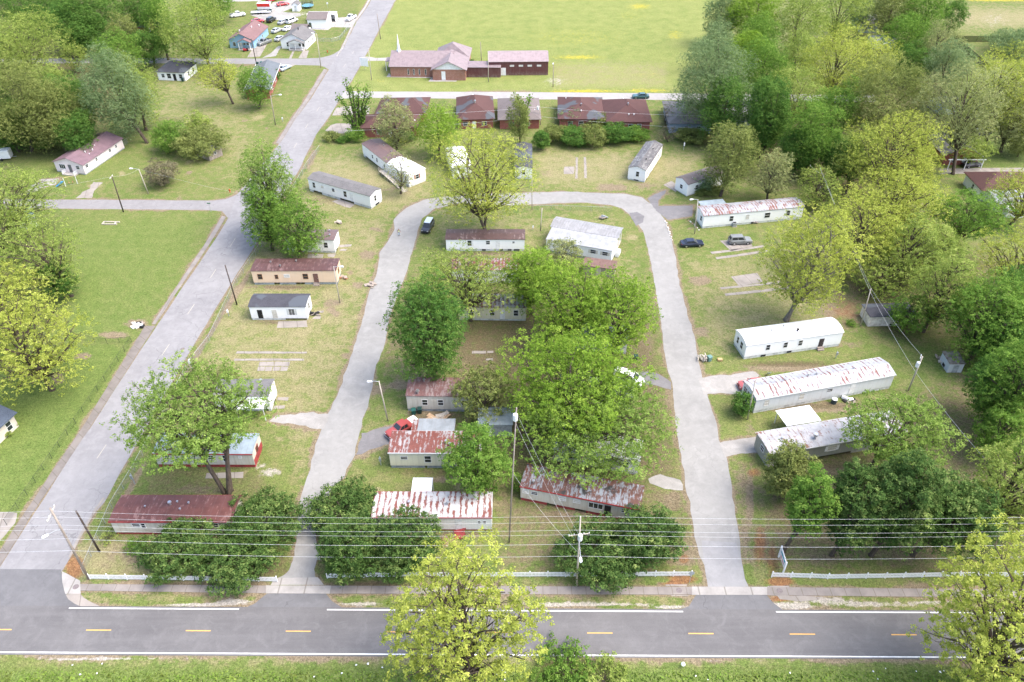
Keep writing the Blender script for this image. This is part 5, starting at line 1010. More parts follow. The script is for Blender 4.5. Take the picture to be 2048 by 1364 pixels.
# --- island inside the loop
T((820, 1035, 488, 645, 640), 'yellow2', 'yellow-green tree with dark forked trunk in the middle of the loop, left side', ub=935, forks=2, seed=22)
T((780, 938, 556, 775), 'mid', 'dense mid green round tree on the left edge of the loop island', ub=862, seed=23, name='maple_tree')
T((1005, 1120, 488, 630), 'lime', 'lime green tree between the two spring trees in the middle of the island', ub=1065, seed=24)
T((1050, 1230, 515, 700), 'lime', 'bright lime tree below the double-wide with the white roof', ub=1130, seed=25, dens=.95)
T((1150, 1315, 545, 720), 'lime', 'bright lime tree on the right edge of the island beside the right drive', ub=1230, seed=26, dens=.9)
T((998, 1294, 648, 890), 'lime', 'largest lime green tree of the island, upper half of the big crown', ub=1140, seed=27, name='maple_tree')
T((1045, 1358, 738, 962), 'fresh', 'wide green tree of the island leaning to the right drive above the tilted rusty trailer', ub=1170, seed=28, name='maple_tree')
T((885, 1028, 835, 998), 'green', 'green tree covering the right end of the cream trailer with the rusty roof', ub=965, seed=29)
T((893, 1035, 720, 850), 'olive', 'thin olive tree behind the tan trailer', ub=955, seed=30, dens=.75)
T((1082, 1168, 468, 545), 'pale', 'small pale tree in front of the double-wide with the white roof', ub=1120, seed=31)
B_((1018, 1048, 940, 1000), 'green', 'small green bush at the left end of the tilted rusty trailer', seed=32)
# --- park, right part
T((1522, 1722, 400, 636, 641), 'yel', 'large airy yellow-green tree with a grey multi-stem trunk behind the white arched trailer', ub=1608, forks=3, seed=33, bark=BARKP, dens=1.2)
T((1625, 1800, 372, 560), 'yel', 'airy yellow-green tree right behind the one with the grey multi-stem trunk', seed=331)
T((1690, 1910, 775, 945, 948), 'fresh', 'green tree with a forked dark trunk over the grey trailer with the carport', ub=1770, forks=2, seed=34)
B_((1528, 1635, 885, 1005), 'olive', 'dark olive cedar in front of the grey trailer', seed=35, name='cedar_tree', cat='tree', dens=1.4)
T((1566, 1672, 935, 1085, 1103), 'green', 'narrow green tree on a bare trunk between the cedar and the dark evergreens', ub=1598, seed=36)
E2 = 'dark evergreens behind the right picket fence'
T((1652, 1768, 928, 1112, 1110), 'dark', 'leftmost dark evergreen of the three behind the right picket fence', ub=1700, seed=37, group=E2, name='evergreen_tree')
T((1735, 1880, 900, 1112, 1110), 'dark', 'middle dark evergreen of the three behind the right picket fence', ub=1790, seed=38, group=E2, name='evergreen_tree')
T((1820, 1992, 942, 1112, 1110), 'dark', 'rightmost dark evergreen of the three behind the right picket fence', ub=1868, seed=39, group=E2, name='evergreen_tree')
T((1940, 2130, 862, 1085), 'yellow2', 'yellow-green tree with an open crown at the right edge above the corner tree', seed=40, ub=2020)
T((1960, 2110, 650, 880), 'green', 'dense green tree at the right edge above the grey shed clearing', seed=41, ub=2040)
T((1772, 1868, 582, 668), 'green', 'green tree half hiding the white shed with the dark roof', seed=42, ub=1812)
T((1700, 1850, 490, 598), 'yellow2', 'yellow-green tree behind the white shed with the dark roof', seed=43)
T((1820, 1965, 490, 670), 'yellow2', 'wide yellow-green tree right of the white shed', seed=44, ub=1880)
T((1895, 2060, 540, 735), 'green', 'green tree in the wood edge left of the right frame border', seed=45)
T((1985, 2140, 520, 680), 'mid', 'mid green tree cut by the right frame border at mid height', seed=46)
T((1955, 2120, 440, 600), 'yel', 'yellow spring tree at the right border below the grey-roofed house', seed=47)
T((1865, 2015, 375, 482, 506), 'green', 'green tree with a long bare trunk in front of the white house at the right', ub=1936, seed=48, dens=1.0)
T((1690, 1900, 330, 500), 'yel', 'yellow-green tree left of the red-brown roofed house', seed=49)
T((1760, 1890, 430, 580), 'yellow2', 'yellow-green tree in the middle of the right-hand wood', seed=50)
T((1690, 1885, 215, 405), 'yel', 'large pale yellow tree left of the white-trimmed porch house', seed=51)
T((1835, 2010, 125, 305, 348), 'pale', 'tall pale tree with a leaning bare trunk over the driveway at the right', ub=1955, seed=52)
T((1925, 2100, 85, 290), 'yel', 'yellow tree at the right border below the lawn with the screen fence', seed=53)
B_((1975, 2090, 60, 130), 'grey', 'grey-green bush at the right border on the lawn with the screen fence', seed=54)
B_((2010, 2080, 250, 330), 'olive', 'dark olive bush at the right border above the driveway', seed=55)
# --- wood on the right, towards the top
W = 'trees of the wood on the upper right'
for sp, st, lb, ub in (
    ((1342, 1508, 72, 262), 'grey', 'tall grey-green tree overhanging the church road', 1440), ((1475, 1582, 75, 215), 'green', 'bright green dense tree behind the tall grey-green one', None),
    ((1405, 1520, 235, 390), 'olive', 'olive green tree over the small white trailer at the end of the loop', 1455), ((1495, 1580, 130, 335), 'mid', 'shaded mid green tree left of the bright green column', None),
    ((1568, 1685, 195, 348), 'green', 'bright green columnar tree at the wood edge above the mown lawn', None), ((1530, 1650, 128, 270), 'yellow2', 'yellow-green tree above the bright green columnar one', None),
    ((1595, 1765, 50, 215), 'yel', 'big round yellow-green tree below the grey-roofed house in the wood', None), ((1685, 1865, 118, 300), 'olive', 'broad olive-yellow tree in the middle of the upper right wood', None),
    ((1405, 1480, -15, 85), 'grey', 'grey-green tree at the field edge, highest at the left of the wood', None), ((1450, 1560, -30, 90), 'lime', 'lime tree beyond the grey-green one at the field edge', None),
    ((1475, 1560, 30, 130), 'green', 'green tree on the field edge under the lime one', None),
    ((1545, 1660, -30, 110), 'yellow2', 'yellow-green tree at the top border of the wood', None), ((1625, 1740, -35, 85), 'yellow2', 'second yellow-green tree at the top border, left of the hidden grey house', None),
    ((1690, 1760, -30, 60), 'grey', 'grey-green tree right above the hidden grey house', None), ((1735, 1835, -25, 75), 'olive', 'olive tree right of the hidden grey house', None),
    ((1800, 1895, -30, 85), 'green', 'vivid green tree at the corner of the dry field', None), ((1880, 1935, 0, 62), 'mid', 'mid green bush tree reaching into the dry field', None),
    ((1835, 1925, 42, 150), 'pale', 'silvery bare-twigged tree left of the screen fence', None), ((1790, 1870, 85, 160), 'mid', 'mid green tree beside the silvery one', None), ((1850, 1950, 85, 185), 'grey', 'feathery grey-green tree under the silvery one', None),
    ((1790, 1880, 255, 360), 'yel', 'yellow tree in front of the white-trimmed porch house', None), ((1900, 1990, 265, 330), 'yellow2', 'thin yellow-green tree before the porch of the white-trimmed house', None),
    ((1640, 1720, 270, 365), 'mid', 'dark shaded tree at the lower edge of the upper right wood', None), ((1500, 1590, 300, 400), 'pale', 'grey sparse tree behind the trailer with the streaked roof', None)):
    T(sp, st, lb, ub=ub, group=W, seed=sp[0])
W2 = 'trees filling the wood on the right'
for sp, st, lb in (((1400, 1500, 150, 290), 'mid', 'shaded green tree between the grey-green tree and the slate-blue house'), ((1480, 1580, 200, 300), 'mid', 'mid green tree under the bright green dense one'), ((1555, 1640, 60, 170), 'yellow2', 'yellow-green tree left of the big round one in the wood'),
    ((1620, 1720, 160, 300), 'green', 'green tree below the big round yellow-green one'), ((1660, 1770, 250, 380), 'yellow2', 'yellow-green tree above the dark lawn in the wood'), ((1760, 1860, 30, 130), 'green', 'green tree left of the silvery bare-twigged one'), ((1560, 1640, 250, 350), 'mid', 'dark green tree beside the bright green columnar one'),
    ((1450, 1540, 60, 150), 'lime', 'lime tree behind the tall grey-green one on the church road'), ((1700, 1800, 70, 170), 'yel', 'yellow tree below the glimpsed pale shed'), ((1880, 1990, 160, 270), 'yellow2', 'yellow-green tree left of the leaning pale tree'), ((1965, 2100, 150, 300), 'pale', 'pale yellow tree at the right border above the driveway'),
    ((1740, 1850, 400, 520), 'yel', 'yellow tree right of the airy pair behind the white arched trailer'), ((1830, 1930, 440, 560), 'yellow2', 'yellow-green tree left of the long bare trunk'), ((1990, 2100, 580, 740), 'green', 'green tree at the right border above the dense green one'), ((1950, 2050, 610, 750), 'mid', 'mid green tree standing at the clearing edge right of the sheds'),
    ((1940, 2060, 700, 850), 'mid', 'dark green tree at the clearing edge near the right border'), ((1985, 2110, 330, 450), 'yel', 'yellow tree over the grey lower roof at the right border'), ((1770, 1870, 300, 420), 'yel', 'yellow tree between the large pale yellow tree and the red-brown roof'), ((1400, 1470, 40, 140), 'grey', 'grey-green tree between field edge and church road'),
    ((1590, 1690, 330, 420), 'yellow2', 'thin yellow-green tree behind the right end of the streaked-roof trailer'), ((1955, 2060, 800, 930), 'green', 'green tree above the yellow-green one at the right border')):
    T(sp, st, lb, group=W2, seed=sp[0] + 40)
W3 = 'trees filling the wood on the upper left'
for sp, st, lb in (((-40, 60, 180, 300), 'mid', 'dark green tree at the left border under the brownish olive one'), ((60, 150, 120, 230), 'yellow2', 'yellow-green tree left of the glossy green one'), ((190, 290, 60, 150), 'green', 'green tree at the far cross street left of the hipped white cottage'), ((90, 200, 0, 100), 'mid', 'mid green tree beyond the far street near the top left'), ((-60, 60, 60, 180), 'yellow2', 'yellow-green tree at the left border below the far street'), ((110, 200, 220, 310), 'mid', 'dark green tree touching the left gable of the pink-roofed house'), ((-60, 80, 400, 520), 'yellow2', 'yellow-green tree at the left border above the vacant lawn group'), ((265, 330, 60, 130), 'mid', 'green tree hiding the left of the hipped white cottage')):
    T(sp, st, lb, group=W3, seed=sp[0] + 700)
# --- hedge behind the brick duplexes
HB = 'hedge shrubs behind the brick duplexes'
for sp, st, lb in (((1082, 1130, 248, 298), 'olive', 'olive hedge shrub at the left end of the hedge behind the duplexes'), ((1120, 1180, 252, 306), 'mid', 'dark green hedge shrub, second in the hedge behind the duplexes'),
    ((1160, 1215, 250, 306), 'olive', 'olive hedge shrub in the middle of the hedge behind the duplexes'), ((1205, 1262, 246, 300), 'mid', 'dark green hedge shrub in front of the red-roofed duplex'), ((1245, 1296, 252, 296), 'green', 'fresh green hedge shrub at the right end by the dark-roofed trailer'),
    ((1310, 1362, 250, 300), 'bare', 'brown twiggy shrub behind the dark-roofed trailer'), ((1355, 1410, 255, 300), 'olive', 'olive shrub under the slate-blue house'), ((1320, 1345, 205, 262), 'bare', 'thin bare tree left of the slate-blue house'), ((1070, 1095, 262, 310), 'mid', 'narrow dark shrub beside the trailer behind the yellow tree'),
    ((1365, 1420, 208, 262), 'mid', 'green shrub covering the left part of the slate-blue house'), ((1120, 1165, 215, 262), 'grey', 'thin grey-green tree in front of the left maroon duplex roof'), ((1172, 1222, 225, 268), 'olive', 'olive bush between the two middle duplex roofs')):
    B_((sp[0] - 6, sp[1] + 6, sp[2], sp[3]), st, lb, group=HB, seed=sp[0], dens=1.4 if st != 'bare' else 1)
# --- left side
L1 = 'trees along the left border'
for sp, st, lb, ub in (((-90, 112, 330, 480), 'yellow2', 'yellow-green tree at the left border above the turquoise roof', None), ((-20, 165, 435, 600), 'yellow2', 'yellow-green tree at the left border beside the vacant lawn', 110),
    ((-120, 90, 510, 680), 'yel', 'pale yellow tree at the left border, under the one beside the vacant lawn', None), ((-70, 175, 580, 800), 'yel', 'large yellow-green tree hanging over the fenced lawn on the left', 60), ((80, 150, 520, 600), 'mid', 'dark green bush in the shade beside the vacant lawn', None)):
    T(sp, st, lb, ub=ub, group=L1, seed=sp[1])
L2 = 'trees of the upper left wood'
for sp, st, lb, ub in (((-50, 140, 18, 150), 'yellow2', 'yellow-green tree at the left border above the far cross street', None), ((-60, 110, 120, 300), 'olive', 'brownish olive tree at the left border above the parked white trailer', None),
    ((88, 195, 150, 272), 'mid', 'dark glossy green tree left of the house with the pink roof', None), ((165, 298, 92, 278, 286), 'grey', 'tall grey-green tree with a visible trunk behind the house with the pink roof', 262),
    ((225, 320, 110, 255), 'yellow2', 'thin yellow-green tree right of the tall grey-green one', 268), ((128, 205, 38, 108), 'mid', 'dark green tree beyond the far cross street', None),
    ((-20, 130, -40, 62), 'mid', 'mid green tree in the top left corner', None), ((110, 245, -40, 80), 'mid', 'dark green tree at the top border near the left', None),
    ((215, 282, 28, 108), 'olive', 'olive tree in front of the small brick house beyond the far street', None), ((285, 350, -20, 118), 'green', 'fresh green tree left of the big yellow-green one at the top', None),
    ((312, 470, -12, 128), 'yellow2', 'big yellow-green tree in front of the blue house', 400), ((385, 480, 115, 182, 208), 'yel', 'small yellow tree with a slim trunk on the slope lawn', 452),
    ((474, 545, 128, 212), 'green', 'round green tree hiding the corner of the red brick house', None), ((120, 175, 85, 140), 'yellow2', 'yellow-green small tree beside the far cross street', None),
    ((40, 170, 160, 300), 'olive', 'shaded olive tree between the brownish tree and the glossy green one', None), ((235, 330, -30, 60), 'mid', 'dark tree at the top border above the small brick house', None), ((380, 470, -30, 40), 'green', 'green tree at the top border behind the big yellow-green one', None),
    ((180, 230, 85, 145), 'pale', 'pale half-bare tree on the edge of the far cross street', None)):
    T(sp, st, lb, ub=ub, group=L2, seed=sp[0] + 900)
L3 = 'shrubs on the slope below the pink-roofed house'
for sp, st, lb in (((302, 382, 240, 320), 'green', 'green shrub left of the overgrown shed'), ((350, 456, 255, 334), 'olive', 'grey-olive thicket over the overgrown shed'), ((372, 425, 222, 285), 'yellow2', 'yellow-green sapling above the overgrown shed'), ((285, 362, 318, 388), 'bare', 'round brown leafless bush beside the grey pole'), ((-20, 90, 240, 312), 'olive', 'dark thicket at the left border beside the parked white trailer'), ((60, 130, 262, 310), 'mid', 'shaded bush left of the pink-roofed house'),
    ((1690, 1712, 640, 660), 'green', 'weed clump at the wall of the white shed'), ((1462, 1510, 785, 845), 'mid', 'leafy green shrub at the porch of the trailer with rust-striped roof'), ((1375, 1432, 345, 395), 'grey', 'pale flowering shrub in front of the small grey-roofed trailer'), ((1385, 1440, 370, 400), 'olive', 'olive shrub between the small trailer and the streaked-roof trailer'), ((545, 562, 140, 165), 'mid', 'dark shrub at the porch of the red brick house'), ((928, 948, 118, 138), 'mid', 'round green shrub in the corner between church and link building')):
    B_(sp, st, lb, group=L3 if sp[0] < 460 and sp[0] > 100 else None, seed=sp[0] + 300, dens=6 if st == 'bare' else 1.5)
# two ivy-clad trunks
for base, tops, lb in (((716, 272), ((690, 158), (674, 190), (704, 175), (684, 225)), 'left ivy-clad trunk of the pair left of the maroon duplex'), ((722, 268), ((735, 170), (716, 168), (742, 185), (712, 195), (733, 215)), 'right ivy-clad trunk of the pair left of the maroon duplex'), ((1050, 262), ((1033, 188), (1060, 192), (1044, 205)), 'ivy-clad bare trunk between two brick duplexes')):
    g = G(*base); t = thing('ivy_tree', lb, 'tree', g, 0, 'ivy-clad trunks'); b = MB(); PP = []
    for k, (uu, vv) in enumerate(tops):
        e = at_depth(uu, vv, g.y + RNG.normal(0, 1.0)) - g; m = Vector((e.x * .35, e.y * .3, e.z * .55)); pts = [Vector((0, 0, -.1)), m * .5, m, m.lerp(e, .5) + Vector((0, 0, .3)), e]
        b.tube(pts, [.35, .28, .2, .12, .05], 6)
        for j in range(330):
            f = RNG.uniform(.08, 1) * 3.999; i = int(f); p = pts[i].lerp(pts[i + 1], f - i); PP.append(np.array(p) + RNG.normal(0, .50 if f > 2.2 else .35, 3))
    b.build('trunk', BARK, t, fix=False); PP = np.array(PP); N = RNG.normal(size=PP.shape) + np.array([0, 0, .4]); N /= np.linalg.norm(N, axis=1, keepdims=True)
    PP[:, 2] = np.maximum(PP[:, 2], .05)
    link('ivy', leaf_mesh('ivy', PP, N, RNG.uniform(.14, .34, len(PP)), RNG.normal(.5, .2, len(PP))), LEAF['green'], t)
# rough grass on the near verge
nW = 26000; uu = RNG.uniform(-120, 2170, nW); vv = 1334 + RNG.random(nW) * 150; gx_, gy_ = GN(uu, vv); hh = RNG.uniform(.04, .22, nW) * np.clip((vv - 1330) / 25, .3, 1)
pn = np.sin(gx_ * .35 + 1) * np.cos(gy_ * .8) + .6 * np.sin(gx_ * 1.1) + RNG.normal(0, .5, nW)
PP = np.stack([gx_, gy_, hh * .5], 1); N = RNG.normal(size=PP.shape) * .7 + np.array([0, 0, .5]); N /= np.linalg.norm(N, axis=1, keepdims=True)
vg = link('verge_grass', leaf_mesh('verge_grass', PP, N, hh * .9 + .04, .45 + .2 * pn), LEAF['green'] if False else leafmat('verge_weeds', (.14, .16, .04), (.15, .24, .045), (.24, .30, .06), .2))
tag(vg, 'ragged green grass and weeds on the near verge of the main road', 'grass', kind='stuff')
for u, v in ((34, 851), (20, 873)):
    B_((u - 7, u + 7, v - 7, v + 6), 'yellow2', {34: 'clipped yellow-green ball shrub at the corner of the cream house', 20: 'second clipped ball shrub under the window of the cream house'}[u], seed=u, dens=1.5)
# ================================================================ vehicles
def paint(name, c, rough=.3): return plain('paint_' + name, c, tuple(x * .92 for x in c), 1.0, rough, .5, coat=.6, fine=.02)
TYRE = BLACK; RIM = CHROME; HEADL = plain('headlight_glass', (.75, .75, .72), None, 4, .15, .6); TAILL = plain('tail_light', (.35, .015, .015), None, 4, .2, .5)
VK = {  # length, half width, nose: hood z, belt z, roof z; cabin bottom x0..x1, top x0..x1 measured from the nose; bed start for pickups
    'sedan':  dict(L=4.8, w=.92, hood=.95, belt=.98, tail=1.02, roof=1.46, cb=(1.35, 4.25), ct=(2.15, 3.55), wr=.33, wx=(.92, 3.75)),
    'suv':    dict(L=4.8, w=.95, hood=1.10, belt=1.15, tail=1.15, roof=1.80, cb=(1.35, 4.74), ct=(2.0, 4.45), wr=.37, wx=(.92, 3.8)),
    'van':    dict(L=5.1, w=1.0, hood=1.10, belt=1.15, tail=1.15, roof=1.95, cb=(.75, 5.04), ct=(1.7, 4.85), wr=.36, wx=(.95, 4.05)),
    'pickup': dict(L=5.6, w=1.0, hood=1.15, belt=1.18, tail=1.12, roof=1.85, cb=(1.55, 3.55), ct=(2.2, 3.35), wr=.39, wx=(1.0, 4.45), bed=(3.6, 5.5)),
}
def vehicle(kind, label, u, v, yaw, pm, group=None, cat=None, roofm=None, cover=None):
    k = VK[kind]; L, w = k['L'], k['w']; t = thing('parked_' + ('car' if kind in ('sedan', 'suv') else kind), label, cat or {'sedan': 'car', 'suv': 'car', 'van': 'van', 'pickup': 'pickup truck'}[kind], G(u, v), math.radians(yaw), group)
    X = lambda x: L / 2 - x; b = MB(); zl = .22
    st = [(0.0, .80, .34, k['hood'] * .70), (.12, .93, .26, k['hood'] * .88), (.5, 1., zl, k['hood'] * .96), (k['cb'][0], 1., zl, k['hood']), (k['cb'][0] + .5, 1., zl, k['belt']), (k['cb'][1] - .2, 1., zl, k['belt']), (L - .45, 1., zl, k['tail']), (L - .1, .95, .28, k['tail'] * .97), (L, .84, .36, k['tail'] * .8)]
    n = 10; base = []
    for x, s, z0, z1 in st:
        h = w * s; sec = [(-h * .82, z0), (-h * .97, z0 + .14), (-h, (z0 + z1) / 2), (-h * .985, z1 - .16), (-h * .86, z1), (h * .86, z1), (h * .985, z1 - .16), (h, (z0 + z1) / 2), (h * .97, z0 + .14), (h * .82, z0)]
        b.v += [(X(x), y, z) for y, z in sec]
    for i in range(len(st) - 1):
        for j in range(n): j2 = (j + 1) % n; A = i * n; b.f.append((A + j, A + j2, A + n + j2, A + n + j))
    b.f.append(tuple(range(n))); b.f.append(tuple((len(st) - 1) * n + j for j in range(n)))
    wb, wt = w * .86, w * .70; zb, zr = k['belt'] - .02, k['roof']; (b0, b1), (t0, t1) = k['cb'], k['ct']
    P = [Vector((X(b0), -wb, zb)), Vector((X(b1), -wb, zb)), Vector((X(b1), wb, zb)), Vector((X(b0), wb, zb)), Vector((X(t0), -wt, zr - .04)), Vector((X(t1), -wt, zr - .04)), Vector((X(t1), wt, zr - .04)), Vector((X(t0), wt, zr - .04))]
    m0 = len(b.v); b.v += [tuple(p) for p in P]; b.f += [tuple(m0 + i for i in q) for q in ((0, 1, 5, 4), (1, 2, 6, 5), (2, 3, 7, 6), (3, 0, 4, 7), (4, 5, 6, 7))]
    body = b.build('body', pm, t, smooth=False)
    r = MB(); r.box(X(t1) - .04, -wt - .02, zr - .036, X(t0) + .04, wt + .02, zr); r.build('roof_panel', roofm or pm, t, bevel=.012)
    if kind == 'pickup':
        z = k['tail']; q = MB(); q.box(X(k['bed'][1]), -w * .80, z + .004, X(k['bed'][0]), w * .80, z + .03); q.build('bed_cover' if cover else 'cargo_bed', cover or DARK, t)
        if not cover:
            q = MB(); q.box(X(L - .06), -w * .86, z + .004, X(k['bed'][0] - .05), -w * .80, z + .08); q.box(X(L - .06), w * .80, z + .004, X(k['bed'][0] - .05), w * .86, z + .08); q.build('bed_rail', pm, t)
    def pane(a, bq, c, d, i0, i1, j0, j1):
        f = lambda s, h: (a.lerp(bq, s)).lerp(d.lerp(c, s), h); pts = [f(i0, j0), f(i1, j0), f(i1, j1), f(i0, j1)]
        nn = (pts[1] - pts[0]).cross(pts[3] - pts[0]).normalized(); cc = (sum(pts, Vector()) / 4); cen = Vector((X((b0 + b1) / 2), 0, (zb + zr) / 2))
        if nn.dot(cc - cen) < 0: nn = -nn
        return [p + nn * .012 for p in pts]
    for (a, bq, c, d), spans, nm in (((P[0], P[3], P[7], P[4]), ((.07, .93),), 'windscreen'), ((P[1], P[2], P[6], P[5]), ((.08, .92),), 'rear_window'), ((P[0], P[1], P[5], P[4]), ((.10, .48), (.52, .90)), 'side_window'), ((P[3], P[2], P[6], P[7]), ((.10, .48), (.52, .90)), 'side_window')):
        for s0, s1 in spans:
            q = MB(); q.face(pane(a, bq, c, d, s0, s1, .16, .93)); q.build(nm, GLASS, t, fix=False)
    for x in k['wx']:
        for sy in (-1, 1):
            q = MB(); R = k['wr']; q.tube([(X(x), sy * (w - .22), R), (X(x), sy * (w - .20), R), (X(x), sy * (w + .0), R), (X(x), sy * (w + .02), R)], [R * .9, R, R, R * .88], 14); wh = q.build('wheel', TYRE, t)
            q = MB(); q.tube([(X(x), sy * (w + .021), R), (X(x), sy * (w + .035), R)], [R * .62, R * .55], 10); q.build('rim', RIM, wh)
    for sy in (-1, 1):
        q = MB(); q.box(X(.16), sy * w * .62 - .17, k['hood'] * .62, X(.02), sy * w * .62 + .17, k['hood'] * .80); q.build('headlight', HEADL, t, bevel=.02)
        q = MB(); q.box(X(L + .012), sy * w * .72 - .12, k['tail'] * .66, X(L - .15), sy * w * .72 + .12, k['tail'] * .88); q.build('tail_light', TAILL, t, bevel=.02)
        q = MB(); q.box(X(b0 + .62), sy * (w + .10) - .09, zb - .02, X(b0 + .45), sy * (w + .10) + .09, zb + .14); q.build('wing_mirror', pm, t, bevel=.02)
    q = MB(); q.box(X(.06), -w * .42, k['hood'] * .48, X(-.006), w * .42, k['hood'] * .72); q.build('grille', DARK, t, bevel=.01)
    q = MB(); q.box(X(.18), -w * .88, .34, X(-.06), w * .88, .52); q.build('bumper', CHROME if kind == 'pickup' else pm, t, bevel=.03); q = MB(); q.box(X(L + .06), -w * .86, .36, X(L - .18), w * .86, .54); q.build('bumper', CHROME if kind == 'pickup' else pm, t, bevel=.03)
    return t
def head(u0, v0, u1, v1): a = G(u0, v0); b = G(u1, v1); return math.degrees(math.atan2(b.y - a.y, b.x - a.x))
PB, PS, PK, PW, PR, PG = paint('navy', (.012, .018, .045)), paint('silver', (.42, .44, .45)), paint('black', (.02, .02, .025)), paint('white', (.75, .76, .77)), paint('red', (.42, .025, .035)), paint('grey', (.20, .21, .21))
vehicle('sedan', 'dark blue car parked on the grass at the right edge of the loop drive', 1383, 491, 4, PB)
t = vehicle('suv', 'grey car with roof rails on a concrete pad right of the dark blue car', 1479, 486, 3, PG)
for sy in (-.55, .55): part(t, 'roof_rail', CHROME, (-1.9, sy - .03, 1.80, .3, sy + .03, 1.87))
vehicle('suv', 'black car with silver hood facing the camera at the left bend of the loop', 856, 458, head(868, 434, 845, 474), PK, roofm=paint('pale_roof', (.6, .66, .72)))
vehicle('pickup', 'red pickup truck with white bed cover beside the cream trailer', 806, 862, head(834, 842, 782, 872), paint('bright_red', (.30, .055, .05)), cover=PW)
vehicle('van', 'white van half under the largest lime tree at the right drive', 1256, 762, head(1240, 756, 1290, 772), PW)
vehicle('sedan', 'red car tucked behind the trailer with short rust streaks', 1504, 774, 186, paint('faded_red', (.34, .08, .08)))
vehicle('sedan', 'dark teal car parked on the pale church road', 1281, 196, 180, paint('teal', (.03, .09, .10)))
CG = 'cars parked around the white cottage'
for kd, lb, u, v, yw, pm in (('sedan', 'red car on the grass behind the blue house', 516, 45, 20, PR), ('suv', 'dark car with rear window towards the camera behind the blue house', 543, 43, 75, PK), ('sedan', 'silver car in the middle of the row behind the white cottage', 566, 47, 68, PS), ('van', 'white van next to the silver car behind the white cottage', 584, 45, 62, PW),
    ('sedan', 'silver car between the blue house and the white cottage, nearest of the grass row', 554, 64, 65, PS), ('pickup', 'grey-black pickup on the driveway of the blue house', 529, 88, 238, PG), ('sedan', 'silver car partly behind the left wall of the white cottage', 560, 80, 70, PS), ('pickup', 'white pickup truck on the concrete drive by the garage', 702, 39, 250, PW),
    ('sedan', 'red car on the pale lot at the top border', 566, 11, 30, PR), ('pickup', 'red pickup cut by the top border', 545, 2, 60, PR), ('sedan', 'silver-blue car beside the red brick house', 570, 139, 62, paint('ice_blue', (.45, .52, .58))), ('pickup', 'pale pickup truck under the trees left of the blue house', 476, 33, 30, PW), ('sedan', 'white car squeezed behind the white cottage roof', 577, 60, 62, PW)):
    vehicle(kd, lb, u, v, yw, pm, group=CG)
CR = 'cars under the trees at the right'
vehicle('suv', 'dark car shaded by trees above the driveway at the right', 1962, 270, 15, PB, CR); vehicle('sedan', 'dark car roof glimpsed beside the pale leaning tree', 1900, 224, -20, PK, CR); vehicle('sedan', 'dark car at the porch of the white-trimmed house', 1942, 333, 10, PK, CR); vehicle('sedan', 'grey car glimpsed in the clearing of the upper right wood', 1657, 205, 0, PG, CR)
# trailers without engines
def cargo(label, u, v, yaw, L, w, h, mat, cat='trailer', stripe=None):
    t = thing('box_trailer', label, cat, G(u, v), math.radians(yaw)); q = MB(); q.box(-L / 2, -w / 2, .45, L / 2, w / 2, .45 + h); q.build('body', mat, t, bevel=.08)
    for sy in (-1, 1):
        b = MB(); b.tube([(0, sy * (w / 2 + .01), .32), (0, sy * (w / 2 + .2), .32)], .32, 12); b.build('wheel', TYRE, t)
    b = MB(); b.tube([(L / 2 + .006, 0, .5), (L / 2 + 1.1, 0, .5)], .05, 6); b.build('tow_bar', GALV, t)
    if stripe: part(t, 'side_stripe', stripe, (-L / 2 + .1, -w / 2 - .03, .45 + h * .45, L / 2 - .1, -w / 2 - .004, .45 + h * .95))
    return t
cargo('white box trailer at the left border beside the dark thicket', 8, 318, 10, 4.2, 2.2, 2.1, PW)
cargo('white food trailer with a red awning stripe among the parked cars at the top', 530, 20, 0, 5.0, 2.2, 2.3, PW, stripe=plain('red_panel', (.6, .04, .03)))
t = thing('flatbed_trailer', 'grey flatbed trailer with black wheels among the cars at the top left', 'trailer', G(520, 27), math.radians(8)); part(t, 'deck', ALU, (-3.2, -1.1, .55, 2.6, 1.1, .72)); part(t, 'ramp', ALU, (2.62, -1.0, .5, 4.2, 1.0, .58))
for x in (-.5, .5):
    for sy in (-1, 1): b = MB(); b.tube([(x, sy * 1.12, .35), (x, sy * 1.32, .35)], .35, 12); b.build('wheel', TYRE, t)
t = thing('riding_mower', 'red riding mower in front of the blue house', 'mower', G(492, 102), math.radians(200)); b = MB(); b.prism([(-.8, .3), (.9, .3), (.9, .75), (.2, .85), (.1, .62), (-.8, .62)], -.45, .45, 'y'); b.build('body', PR, t, bevel=.04); part(t, 'seat', BLACK, (-.7, -.25, .625, -.2, .25, .9))
for x, R in ((-.55, .32), (.65, .24)):
    for sy in (-1, 1): b = MB(); b.tube([(x, sy * .46, R), (x, sy * .68, R)], R, 10); b.build('wheel', TYRE, t)

